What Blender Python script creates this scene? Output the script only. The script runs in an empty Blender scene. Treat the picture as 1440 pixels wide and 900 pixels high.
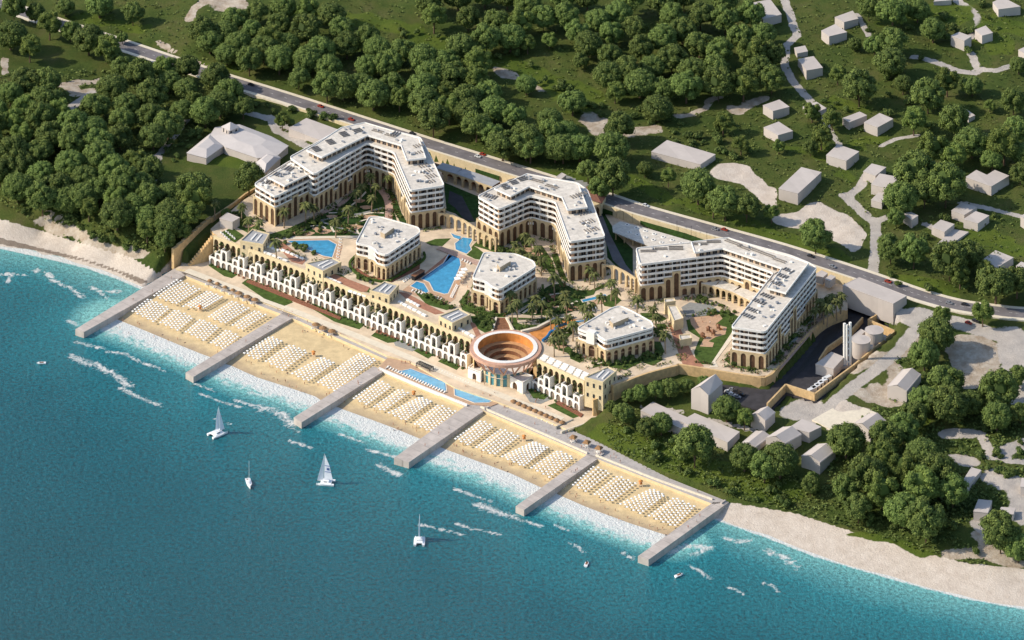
import bpy, bmesh, math, random
import numpy as np
from mathutils import Vector, Matrix
from mathutils.geometry import tessellate_polygon
rnd = random.Random(7)
# ------------------------------------------------------------------ camera, world, sun, exposure
S = bpy.context.scene
F, CH, YH, YC = 7000.0, 1540.0, -3010.0, -3000.0
cam = bpy.data.cameras.new('camera'); co = bpy.data.objects.new('camera', cam)
S.collection.objects.link(co); S.camera = co
co.location = (0, YC, CH); co.rotation_euler = (math.radians(90), 0, 0)
cam.lens = 36 * F / 1440; cam.sensor_width = 36; cam.sensor_fit = 'HORIZONTAL'
cam.shift_y = -(450 - YH) / 1440; cam.clip_end = 30000; cam.clip_start = 10
W = bpy.data.worlds.new('World'); S.world = W; W.use_nodes = True
SUN_EL, SUN_AZ = math.radians(33), math.radians(-93)   # azimuth from +Y, clockwise: sun stands in the west
nt = W.node_tree; sky = nt.nodes.new('ShaderNodeTexSky'); sky.sky_type = 'NISHITA'; sky.sun_disc = False
sky.sun_elevation = SUN_EL; sky.sun_rotation = SUN_AZ
nt.links.new(sky.outputs[0], nt.nodes['Background'].inputs[0]); nt.nodes['Background'].inputs[1].default_value = 0.15
sl = bpy.data.lights.new('sun', 'SUN'); sl.energy = 3.8; sl.angle = math.radians(0.5); sl.color = (1, 0.9, 0.76)
so = bpy.data.objects.new('sun', sl); S.collection.objects.link(so)
sd = Vector((math.sin(SUN_AZ) * math.cos(SUN_EL), math.cos(SUN_AZ) * math.cos(SUN_EL), math.sin(SUN_EL)))
so.rotation_euler = sd.to_track_quat('Z', 'Y').to_euler()
S.view_settings.view_transform = 'Standard'; S.view_settings.look = 'None'
S.view_settings.exposure = 0.36; S.view_settings.gamma = 1
# ------------------------------------------------------------------ helpers
def P(px, py, z=0.0):
    D = F * (CH - z) / (py - YH)
    return Vector(((px - 720) * D / F, D + YC, z))
def PX(v):
    D = v[1] - YC
    return (720 + v[0] * F / D, YH + F * (CH - v[2]) / D)
def PL(pts, z): return [P(a, b, z) for a, b in pts]
def pip(poly, x, y):
    x = np.asarray(x, float); y = np.asarray(y, float); ins = np.zeros(x.shape, bool); n = len(poly)
    for i in range(n):
        x1, y1 = poly[i][0], poly[i][1]; x2, y2 = poly[(i + 1) % n][0], poly[(i + 1) % n][1]
        if y1 == y2: continue
        c = ((y1 > y) != (y2 > y)) & (x < (x2 - x1) * (y - y1) / (y2 - y1) + x1)
        ins ^= c
    return ins
def dist(pl, x, y, closed=False):
    x = np.asarray(x, float); y = np.asarray(y, float); d = np.full(x.shape, 1e9)
    n = len(pl)
    for i in range(n if closed else n - 1):
        ax, ay = pl[i][0], pl[i][1]; bx, by = pl[(i + 1) % n][0], pl[(i + 1) % n][1]
        ux, uy = bx - ax, by - ay; L = ux * ux + uy * uy + 1e-9
        t = np.clip(((x - ax) * ux + (y - ay) * uy) / L, 0, 1)
        d = np.minimum(d, np.hypot(x - ax - t * ux, y - ay - t * uy))
    return d
def smooth(pts, k=4, closed=False):
    out = []; n = len(pts); V = [Vector(p) for p in pts]
    for i in range(n if closed else n - 1):
        g = (lambda j: V[j % n]) if closed else (lambda j: V[min(max(j, 0), n - 1)])
        p0, p1, p2, p3 = g(i - 1), g(i), g(i + 1), g(i + 2)
        for s in range(k):
            t = s / k
            out.append(0.5 * ((2 * p1) + (p2 - p0) * t + (2 * p0 - 5 * p1 + 4 * p2 - p3) * t * t + (3 * p1 - p0 - 3 * p2 + p3) * t ** 3))
    if not closed: out.append(V[-1])
    return out
def area(poly): return 0.5 * sum(poly[i][0] * poly[(i + 1) % len(poly)][1] - poly[(i + 1) % len(poly)][0] * poly[i][1] for i in range(len(poly)))
def ccw(poly):
    poly = [Vector((p[0], p[1])) for p in poly]
    return poly if area(poly) > 0 else poly[::-1]
def inset(poly, d):
    poly = ccw(poly); n = len(poly); out = []
    for i in range(n):
        a, b, c = poly[i - 1], poly[i], poly[(i + 1) % n]
        e1 = (b - a).normalized(); e2 = (c - b).normalized()
        n1 = Vector((-e1.y, e1.x)); n2 = Vector((-e2.y, e2.x)); m = n1 + n2
        if m.length < 1e-4: out.append(b + n1 * d); continue
        m.normalize(); out.append(b + m * (d / max(0.35, m.dot(n1))))
    return out
def rounded(poly, r):
    poly = ccw(poly); n = len(poly); out = []
    for i in range(n):
        a, b, c = poly[i - 1], poly[i], poly[(i + 1) % n]
        t = min(r, (a - b).length * .4, (c - b).length * .4)
        p = b + (a - b).normalized() * t; q = b + (c - b).normalized() * t
        for s in (0, .33, .67, 1): out.append((p * (1 - s) + b * s) * (1 - s) + (b * (1 - s) + q * s) * s)
    return out

class MB:
    def __init__(s): s.v = []; s.f = []; s.m = []; s.uv = []; s.col = []
    def face(s, pts, m=0, uv=None, col=None):
        i = len(s.v); s.v.extend(tuple(p) for p in pts); s.f.append(tuple(range(i, i + len(pts)))); s.m.append(m)
        s.uv.extend(uv if uv else [(0, 0)] * len(pts)); s.col.append(col)
    def prism(s, poly, z0, z1, m=0, mt=None, bottom=False):
        poly = ccw(poly); n = len(poly); mt = m if mt is None else mt
        p3 = [Vector((p.x, p.y, z1)) for p in poly]
        if n <= 4: s.face(p3, mt)
        else:
            for t in tessellate_polygon([p3]):
                a, b, c = [p3[k] for k in t]
                if (b - a).cross(c - a).z < 0: a, b, c = a, c, b
                s.face([a, b, c], mt)
        if bottom:
            q3 = [Vector((p.x, p.y, z0)) for p in poly]
            for t in tessellate_polygon([q3]):
                a, b, c = [q3[k] for k in t]
                if (b - a).cross(c - a).z > 0: a, b, c = a, c, b
                s.face([a, b, c], m)
        u = 0
        for i in range(n):
            a, b = poly[i], poly[(i + 1) % n]; L = (b - a).length
            s.face([(a.x, a.y, z0), (b.x, b.y, z0), (b.x, b.y, z1), (a.x, a.y, z1)], m, [(u, z0), (u + L, z0), (u + L, z1), (u, z1)]); u += L
    def box(s, c, size, rz=0, m=0, mt=None):
        hx, hy = size[0] / 2, size[1] / 2; ca, sa = math.cos(rz), math.sin(rz)
        q = [Vector((c[0] + x * ca - y * sa, c[1] + x * sa + y * ca)) for x, y in ((-hx, -hy), (hx, -hy), (hx, hy), (-hx, hy))]
        s.prism(q, c[2], c[2] + size[2], m, mt, True)
    def wall(s, a, b, z0, z1, th, m=0, mt=None, z1b=None):
        a = Vector((a[0], a[1])); b = Vector((b[0], b[1])); d = (b - a).normalized(); n = Vector((-d.y, d.x)) * th / 2
        if z1b is None: s.prism([a - n, b - n, b + n, a + n], z0, z1, m, mt, True); return
        A, B, C, E = a - n, b - n, b + n, a + n; zt = [z1, z1b, z1b, z1]; q = [A, B, C, E]
        top = [(p.x, p.y, z) for p, z in zip(q, zt)]; s.face(top, m if mt is None else mt)
        for i in range(4):
            p, r = q[i], q[(i + 1) % 4]
            s.face([(p.x, p.y, z0), (r.x, r.y, z0), (r.x, r.y, zt[(i + 1) % 4]), (p.x, p.y, zt[i])], m)
    def ring(s, poly, z0, z1, th, m=0):
        o = ccw(poly); i_ = inset(o, th); n = len(o)
        for k in range(n):
            a, b, c, d = o[k], o[(k + 1) % n], i_[(k + 1) % n], i_[k]
            s.face([(a.x, a.y, z0), (b.x, b.y, z0), (b.x, b.y, z1), (a.x, a.y, z1)], m)
            s.face([(a.x, a.y, z1), (b.x, b.y, z1), (c.x, c.y, z1), (d.x, d.y, z1)], m)
            s.face([(d.x, d.y, z1), (c.x, c.y, z1), (c.x, c.y, z0), (d.x, d.y, z0)], m)
    def tube(s, pts, r, n=6, m=0, cap=True):
        pts = [Vector(p) for p in pts]; rs = r if isinstance(r, (list, tuple)) else [r] * len(pts); R = []
        for i, p in enumerate(pts):
            d = (pts[min(i + 1, len(pts) - 1)] - pts[max(i - 1, 0)]).normalized()
            u = d.cross(Vector((0, 0, 1)))
            u = Vector((1, 0, 0)) if u.length < 1e-3 else u.normalized()
            w = u.cross(d).normalized()
            R.append([p + (u * math.cos(2 * math.pi * k / n) + w * math.sin(2 * math.pi * k / n)) * rs[i] for k in range(n)])
        for i in range(len(R) - 1):
            for k in range(n): s.face([R[i][k], R[i][(k + 1) % n], R[i + 1][(k + 1) % n], R[i + 1][k]], m)
        if cap: s.face(R[-1], m); s.face(R[0][::-1], m)
    def lathe(s, c, prof, n=16, m=0):
        for i in range(len(prof) - 1):
            (r0, z0), (r1, z1) = prof[i], prof[i + 1]
            for k in range(n):
                a, b = 2 * math.pi * k / n, 2 * math.pi * (k + 1) / n
                q = [(c[0] + r0 * math.cos(a), c[1] + r0 * math.sin(a), c[2] + z0), (c[0] + r0 * math.cos(b), c[1] + r0 * math.sin(b), c[2] + z0),
                     (c[0] + r1 * math.cos(b), c[1] + r1 * math.sin(b), c[2] + z1), (c[0] + r1 * math.cos(a), c[1] + r1 * math.sin(a), c[2] + z1)]
                if r1 < 1e-6: q = q[:3]
                elif r0 < 1e-6: q = [q[0], q[2], q[3]]
                s.face(q, m)
    def mesh(s, name, mats):
        me = bpy.data.meshes.new(name); me.from_pydata(s.v, [], s.f)
        for m in (mats if isinstance(mats, (list, tuple)) else [mats]): me.materials.append(m)
        me.polygons.foreach_set('material_index', s.m)
        uv = me.uv_layers.new(name='UVMap'); uv.data.foreach_set('uv', np.array(s.uv, 'f').ravel())
        if any(c is not None for c in s.col):
            ca = me.color_attributes.new('tint', 'FLOAT_COLOR', 'CORNER'); arr = []
            for f, c in zip(s.f, s.col): arr.extend((c if c is not None else (1, 1, 1, 1)) * len(f))
            ca.data.foreach_set('color', np.array(arr, 'f'))
        me.update(); return me
def link(name, me, parent=None, loc=(0, 0, 0)):
    o = bpy.data.objects.new(name, me); S.collection.objects.link(o)
    if parent: o.parent = parent
    else: o.location = loc
    return o
def tag(o, label, cat, group=None, kind=None):
    o['label'] = label
    if cat: o['category'] = cat
    if group: o['group'] = group
    if kind: o['kind'] = kind
    return o
def thing(name, label, cat, loc=(0, 0, 0), rz=0, group=None):
    o = bpy.data.objects.new(name, None); o.location = loc; o.rotation_euler = (0, 0, rz); o.empty_display_size = .1
    S.collection.objects.link(o); return tag(o, label, cat, group)
def part(name, mb, mats, parent, world=True):
    """mb in world coordinates (shifted to the parent) or already local"""
    if world:
        L = parent.location
        if parent.parent: L = L + parent.parent.location
        mb.v = [(v[0] - L[0], v[1] - L[1], v[2] - L[2]) for v in mb.v]
    return link(name, mb.mesh(name, mats), parent)
def struct(name, mb, mats):
    o = link(name, mb.mesh(name, mats)); o['kind'] = 'structure'; return o
def solo(name, mb, mats, label, cat, group=None):
    a = np.array(mb.v); c = (a[:, :2].min(0) + a[:, :2].max(0)) / 2; z = a[:, 2].min()
    mb.v = [(v[0] - c[0], v[1] - c[1], v[2] - z) for v in mb.v]
    return tag(link(name, mb.mesh(name, mats), None, (c[0], c[1], z)), label, cat, group)
def dup(o, loc, rz=0, sc=1, label=None, group=None, cat=None):
    r = o.copy(); S.collection.objects.link(r); r.location = loc; r.rotation_euler = (0, 0, rz)
    r.scale = sc if isinstance(sc, (tuple, list)) else (sc, sc, sc)
    for k, v in (('label', label), ('group', group), ('category', cat)):
        if v: r[k] = v
    for ch in o.children:
        c = ch.copy(); S.collection.objects.link(c); c.parent = r
        for g in ch.children:
            d = g.copy(); S.collection.objects.link(d); d.parent = c
    return r
ORD = ['first', 'second', 'third', 'fourth', 'fifth', 'sixth', 'seventh', 'eighth', 'ninth', 'tenth', 'eleventh', 'twelfth', 'thirteenth', 'fourteenth', 'fifteenth', 'sixteenth', 'seventeenth', 'eighteenth', 'nineteenth', 'twentieth']
# ------------------------------------------------------------------ materials
def mat(name, col, rough=.8, var=.12, scale=.5, bump=0, spec=.3, col2=None, streak=0, detail=4, metal=0):
    m = bpy.data.materials.new(name); m.use_nodes = True; n = m.node_tree; L = n.links; b = n.nodes['Principled BSDF']
    b.inputs['Roughness'].default_value = rough; b.inputs['Specular IOR Level'].default_value = spec; b.inputs['Metallic'].default_value = metal
    tc = n.nodes.new('ShaderNodeTexCoord'); no = n.nodes.new('ShaderNodeTexNoise'); no.inputs['Scale'].default_value = scale
    no.inputs['Detail'].default_value = detail; no.inputs['Roughness'].default_value = .6
    geo = n.nodes.new('ShaderNodeNewGeometry'); L.new(geo.outputs['Position'], no.inputs['Vector'])
    r = n.nodes.new('ShaderNodeValToRGB'); c2 = col2 or tuple(min(1, c * (1 + var)) for c in col)
    c1 = tuple(c * (1 - var) for c in col) if not col2 else col
    r.color_ramp.elements[0].position = .32; r.color_ramp.elements[1].position = .68
    r.color_ramp.elements[0].color = (*c1, 1); r.color_ramp.elements[1].color = (*c2, 1)
    L.new(no.outputs['Fac'], r.inputs['Fac']); L.new(r.outputs['Color'], b.inputs['Base Color'])
    if bump:
        bp = n.nodes.new('ShaderNodeBump'); bp.inputs['Strength'].default_value = bump; bp.inputs['Distance'].default_value = .3
        n2 = n.nodes.new('ShaderNodeTexNoise'); n2.inputs['Scale'].default_value = scale * 4; n2.inputs['Detail'].default_value = 4
        L.new(geo.outputs['Position'], n2.inputs['Vector']); L.new(n2.outputs['Fac'], bp.inputs['Height']); L.new(bp.outputs['Normal'], b.inputs['Normal'])
    return m
def foliage(name, dark, light, rand=.35):
    m = bpy.data.materials.new(name); m.use_nodes = True; n = m.node_tree; L = n.links; b = n.nodes['Principled BSDF']
    b.inputs['Roughness'].default_value = .75; b.inputs['Specular IOR Level'].default_value = .15
    at = n.nodes.new('ShaderNodeVertexColor'); at.layer_name = 'tint'
    oi = n.nodes.new('ShaderNodeObjectInfo'); sep = n.nodes.new('ShaderNodeSeparateColor'); L.new(at.outputs['Color'], sep.inputs[0])
    mx = n.nodes.new('ShaderNodeMix'); mx.data_type = 'RGBA'; mx.inputs['A'].default_value = (*dark, 1); mx.inputs['B'].default_value = (*light, 1)
    ad = n.nodes.new('ShaderNodeMath'); ad.operation = 'MULTIPLY_ADD'; L.new(oi.outputs['Random'], ad.inputs[0]); ad.inputs[1].default_value = rand
    L.new(sep.outputs[0], ad.inputs[2]); sb = n.nodes.new('ShaderNodeMath'); sb.operation = 'SUBTRACT'; sb.use_clamp = True
    L.new(ad.outputs[0], sb.inputs[0]); sb.inputs[1].default_value = rand * .5; L.new(sb.outputs[0], mx.inputs['Factor'])
    L.new(mx.outputs['Result'], b.inputs['Base Color'])
    hs = n.nodes.new('ShaderNodeHueSaturation'); ra = n.nodes.new('ShaderNodeMapRange'); ra.inputs['To Min'].default_value = .485; ra.inputs['To Max'].default_value = .515
    L.new(oi.outputs['Random'], ra.inputs['Value']); L.new(ra.outputs[0], hs.inputs['Hue']); L.new(mx.outputs['Result'], hs.inputs['Color']); L.new(hs.outputs[0], b.inputs['Base Color'])
    return m
M = {}
M['white'] = mat('white_render', (.80, .77, .71), .7, .05, .3)
M['roof'] = mat('roof_screed', (.68, .62, .53), .85, .16, .35, .1)
M['roofgrey'] = mat('roof_grey', (.36, .36, .36), .85, .1, .3)
M['stone'] = mat('ochre_stone', (.56, .43, .25), .85, .16, .35, .15)
M['creamstone'] = mat('cream_stone', (.66, .54, .33), .85, .1, .4, .1)
M['wallstone'] = mat('retaining_stone', (.60, .41, .20), .9, .18, .4, .2)
M['brown'] = mat('brown_wood', (.22, .10, .05), .7, .3, .8)
M['tanfloor'] = mat('terrace_floor', (.50, .32, .20), .8, .12, .6)
M['house'] = mat('house_render', (.54, .48, .43), .85, .05, .15)
M['concrete'] = mat('pier_concrete', (.50, .44, .39), .9, .16, .18, .1)
M['prom'] = mat('promenade_paving', (.46, .42, .385), .85, .1, .5)
M['paving'] = mat('plaza_paving', (.64, .51, .36), .85, .2, .12, 0, .3)
M['pinkpave'] = mat('pink_paving', (.46, .31, .24), .85, .14, .4)
M['redpave'] = mat('red_paving', (.38, .18, .11), .85, .18, .4)
M['cream'] = mat('cream_kerb', (.70, .62, .48), .85, .08, .5)
M['greypave'] = mat('grey_paving', (.27, .27, .25), .85, .12, .5)
M['asphalt'] = mat('asphalt', (.17, .155, .155), .85, .22, .15, .05)
M['darkasphalt'] = mat('dark_asphalt', (.045, .042, .045), .85, .25, .2, .05)
M['sand'] = mat('beach_sand', (.64, .49, .27), .95, .14, .22, .5)
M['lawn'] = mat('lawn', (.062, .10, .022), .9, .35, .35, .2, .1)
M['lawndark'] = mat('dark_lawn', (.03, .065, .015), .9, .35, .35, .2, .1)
M['poolrim'] = mat('pool_tile', (.05, .22, .45), .4, .1, 1)
M['black'] = mat('dark_metal', (.02, .02, .022), .5, .1, 1)
M['louvre'] = mat('roof_louvre', (.20, .18, .16), .6, .2, 1)
M['thatch'] = mat('straw_thatch', (.30, .17, .08), .95, .3, 2)
M['trunk'] = mat('bark', (.12, .08, .05), .95, .25, 2)
M['palmtrunk'] = mat('palm_bark', (.30, .22, .14), .95, .25, 2)
M['orange'] = mat('orange_plaster', (.60, .24, .06), .75, .22, .25)
M['slide'] = mat('blue_slide', (.02, .16, .36), .25, .1, 1, 0, .5)
M['canopy'] = mat('canvas', (.86, .84, .79), .85, .04, 1)
M['hull'] = mat('white_gelcoat', (.85, .85, .84), .25, .03, 1, 0, .5)
M['sail'] = mat('sailcloth', (.80, .82, .86), .6, .04, 1)
M['sailblue'] = mat('blue_sail_mark', (.05, .12, .35), .6, .04, 1)
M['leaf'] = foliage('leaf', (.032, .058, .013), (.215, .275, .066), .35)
M['leafy'] = foliage('leaf_yellow', (.045, .075, .015), (.22, .27, .06))
M['palm'] = foliage('palm_leaf', (.035, .055, .015), (.16, .16, .05))
M['shrub'] = foliage('shrub_leaf', (.03, .06, .014), (.16, .20, .05))
M['scrub'] = foliage('scrub_leaf', (.05, .08, .018), (.16, .19, .05))
M['creeper'] = mat('creeper', (.05, .045, .02), .9, .4, 1.2, .3)
M['flower'] = mat('flower_bed', (.22, .09, .05), .9, .4, 1.5, .3)
M['red'] = mat('red_paint', (.33, .04, .02), .3, .1, 1, 0, .5)
M['carwhite'] = mat('white_paint', (.7, .7, .68), .3, .05, 1, 0, .5)
M['cardark'] = mat('dark_paint', (.03, .03, .035), .25, .1, 1, 0, .5)
M['cargrey'] = mat('silver_paint', (.25, .26, .28), .3, .1, 1, 0, .5)
M['glass'] = mat('dark_glass', (.03, .035, .04), .12, .2, .5, 0, .6)
M['blueglass'] = mat('blue_glass', (.05, .25, .30), .12, .25, .4, 0, .6)
M['roofred'] = mat('red_roof', (.17, .075, .05), .85, .2, 1)
M['skin'] = mat('skin', (.42, .24, .15), .7, .1, 1)
M['cloth1'] = mat('red_swimwear', (.40, .08, .05), .8, .1, 1)
M['cloth2'] = mat('dark_clothes', (.06, .06, .09), .8, .1, 1)
def winmat():
    m = bpy.data.materials.new('window_wall'); m.use_nodes = True; n = m.node_tree; L = n.links; b = n.nodes['Principled BSDF']
    uv = n.nodes.new('ShaderNodeUVMap'); sx = n.nodes.new('ShaderNodeSeparateXYZ'); L.new(uv.outputs[0], sx.inputs[0])
    def mth(op, a, bb=None, clamp=False):
        k = n.nodes.new('ShaderNodeMath'); k.operation = op; k.use_clamp = clamp
        if hasattr(a, 'links'): L.new(a, k.inputs[0])
        else: k.inputs[0].default_value = a
        if bb is not None:
            if hasattr(bb, 'links'): L.new(bb, k.inputs[1])
            else: k.inputs[1].default_value = bb
        return k.outputs[0]
    fu = mth('FRACT', mth('DIVIDE', sx.outputs[0], 4.4)); g = mth('LESS_THAN', fu, .68)
    fl = n.nodes.new('ShaderNodeMath'); fl.operation = 'FLOOR'; L.new(mth('DIVIDE', sx.outputs[0], 4.4), fl.inputs[0])
    wn = n.nodes.new('ShaderNodeTexWhiteNoise'); wn.noise_dimensions = '2D'; cx = n.nodes.new('ShaderNodeCombineXYZ'); L.new(fl.outputs[0], cx.inputs[0])
    f2 = n.nodes.new('ShaderNodeMath'); f2.operation = 'FLOOR'; L.new(mth('DIVIDE', sx.outputs[1], 3.45), f2.inputs[0]); L.new(f2.outputs[0], cx.inputs[1]); L.new(cx.outputs[0], wn.inputs['Vector'])
    mull = mth('GREATER_THAN', mth('FRACT', mth('DIVIDE', sx.outputs[0], 1.47)), .09); gg = mth('MULTIPLY', g, mull)
    cr = n.nodes.new('ShaderNodeValToRGB'); cr.color_ramp.interpolation = 'CONSTANT'; e = cr.color_ramp.elements
    e[0].color = (.025, .025, .03, 1); e[1].position = .55; e[1].color = (.07, .05, .035, 1); k = e.new(.8); k.color = (.16, .13, .10, 1)
    L.new(wn.outputs['Value'], cr.inputs['Fac'])
    mx = n.nodes.new('ShaderNodeMix'); mx.data_type = 'RGBA'; mx.inputs['A'].default_value = (.50, .36, .24, 1); L.new(cr.outputs[0], mx.inputs['B']); L.new(gg, mx.inputs['Factor'])
    L.new(mx.outputs['Result'], b.inputs['Base Color']); ro = n.nodes.new('ShaderNodeMapRange'); ro.inputs['To Min'].default_value = .8; ro.inputs['To Max'].default_value = .2
    L.new(gg, ro.inputs['Value']); L.new(ro.outputs[0], b.inputs['Roughness']); return m
M['window'] = winmat()
def watermat():
    m = bpy.data.materials.new('sea_water'); m.use_nodes = True; n = m.node_tree; L = n.links; b = n.nodes['Principled BSDF']
    at = n.nodes.new('ShaderNodeVertexColor'); at.layer_name = 'foam'; sp = n.nodes.new('ShaderNodeSeparateColor'); L.new(at.outputs['Color'], sp.inputs[0])
    at2 = n.nodes.new('ShaderNodeVertexColor'); at2.layer_name = 'depth'; s2 = n.nodes.new('ShaderNodeSeparateColor'); L.new(at2.outputs['Color'], s2.inputs[0])
    g = n.nodes.new('ShaderNodeNewGeometry')
    def noise(sc, det=5, ro=.6, dist_=0):
        k = n.nodes.new('ShaderNodeTexNoise'); k.inputs['Scale'].default_value = sc; k.inputs['Detail'].default_value = det; k.inputs['Roughness'].default_value = ro
        k.inputs['Distortion'].default_value = dist_; L.new(g.outputs['Position'], k.inputs['Vector']); return k.outputs['Fac']
    def mth(op, a, bb, cl=False):
        k = n.nodes.new('ShaderNodeMath'); k.operation = op; k.use_clamp = cl
        for i, q in enumerate((a, bb)):
            if hasattr(q, 'links'): L.new(q, k.inputs[i])
            else: k.inputs[i].default_value = q
        return k.outputs[0]
    def step(v, a, c_):
        k = n.nodes.new('ShaderNodeMapRange'); k.interpolation_type = 'SMOOTHSTEP'; L.new(v, k.inputs['Value']); k.inputs['From Min'].default_value = a; k.inputs['From Max'].default_value = c_; return k.outputs[0]
    surfn = noise(.11, 4, .62, 1.6); big = noise(.012, 3); mid = noise(.2, 7, .72, 1.2); fine = noise(.9, 3, .7); chop = noise(.42, 3, .8)
    # colour
    r = n.nodes.new('ShaderNodeValToRGB'); e = r.color_ramp.elements; e[0].color = (.007, .058, .068, 1); e[1].color = (.20, .50, .47, 1)
    k = e.new(.35); k.color = (.007, .102, .126, 1); k = e.new(.62); k.color = (.020, .195, .225, 1)
    dv = mth('ADD', s2.outputs[0], mth('MULTIPLY', mth('SUBTRACT', big, .5), .22)); L.new(dv, r.inputs['Fac'])
    mot = n.nodes.new('ShaderNodeMix'); mot.data_type = 'RGBA'; mot.blend_type = 'MULTIPLY'; mot.inputs['Factor'].default_value = 1
    mr = n.nodes.new('ShaderNodeMapRange'); L.new(chop, mr.inputs['Value']); mr.inputs['From Min'].default_value = .32; mr.inputs['From Max'].default_value = .68; mr.inputs['To Min'].default_value = .5; mr.inputs['To Max'].default_value = 1.5
    cc = n.nodes.new('ShaderNodeCombineColor')
    for i in range(3): L.new(mr.outputs[0], cc.inputs[i])
    L.new(r.outputs[0], mot.inputs['A']); L.new(cc.outputs[0], mot.inputs['B'])
    # foam: surf, natural edge, streaks
    f1 = mth('MULTIPLY', step(sp.outputs[0], .02, .35), step(mth('ADD', mth('MULTIPLY', sp.outputs[0], 1.3), mth('MULTIPLY', mth('ADD', mth('SUBTRACT', surfn, .5), mth('MULTIPLY', mth('SUBTRACT', mid, .5), .45)), 1.9)), .22, 1.0))
    f2 = step(mth('ADD', sp.outputs[1], mth('SUBTRACT', mid, .5)), .45, .8)
    f3 = mth('MULTIPLY', step(sp.outputs[2], .02, .3), step(mth('ADD', sp.outputs[2], mth('MULTIPLY', mth('SUBTRACT', mid, .52), 3.4)), .45, 1.15))
    ff = mth('MAXIMUM', mth('MAXIMUM', f1, f2), f3); ff = mth('MULTIPLY', ff, .9, True)
    mx = n.nodes.new('ShaderNodeMix'); mx.data_type = 'RGBA'; L.new(ff, mx.inputs['Factor']); L.new(mot.outputs['Result'], mx.inputs['A']); mx.inputs['B'].default_value = (.72, .70, .66, 1)
    L.new(mx.outputs['Result'], b.inputs['Base Color'])
    rg = n.nodes.new('ShaderNodeMapRange'); L.new(ff, rg.inputs['Value']); rg.inputs['To Min'].default_value = .22; rg.inputs['To Max'].default_value = .9; L.new(rg.outputs[0], b.inputs['Roughness'])
    b.inputs['Specular IOR Level'].default_value = .4
    bp = n.nodes.new('ShaderNodeBump'); bp.inputs['Strength'].default_value = 1; bp.inputs['Distance'].default_value = 1.1
    L.new(mth('ADD', mth('MULTIPLY', chop, 1.0), mth('MULTIPLY', fine, .4)), bp.inputs['Height']); L.new(bp.outputs['Normal'], b.inputs['Normal'])
    return m
M['water'] = watermat()
def poolmat():
    m = mat('pool_water', (.055, .30, .50), .08, .22, .25, .25, .5); return m
M['pool'] = poolmat()
M['poolpale'] = mat('shallow_pool_water', (.20, .46, .62), .08, .15, .25, .25, .5)
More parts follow.
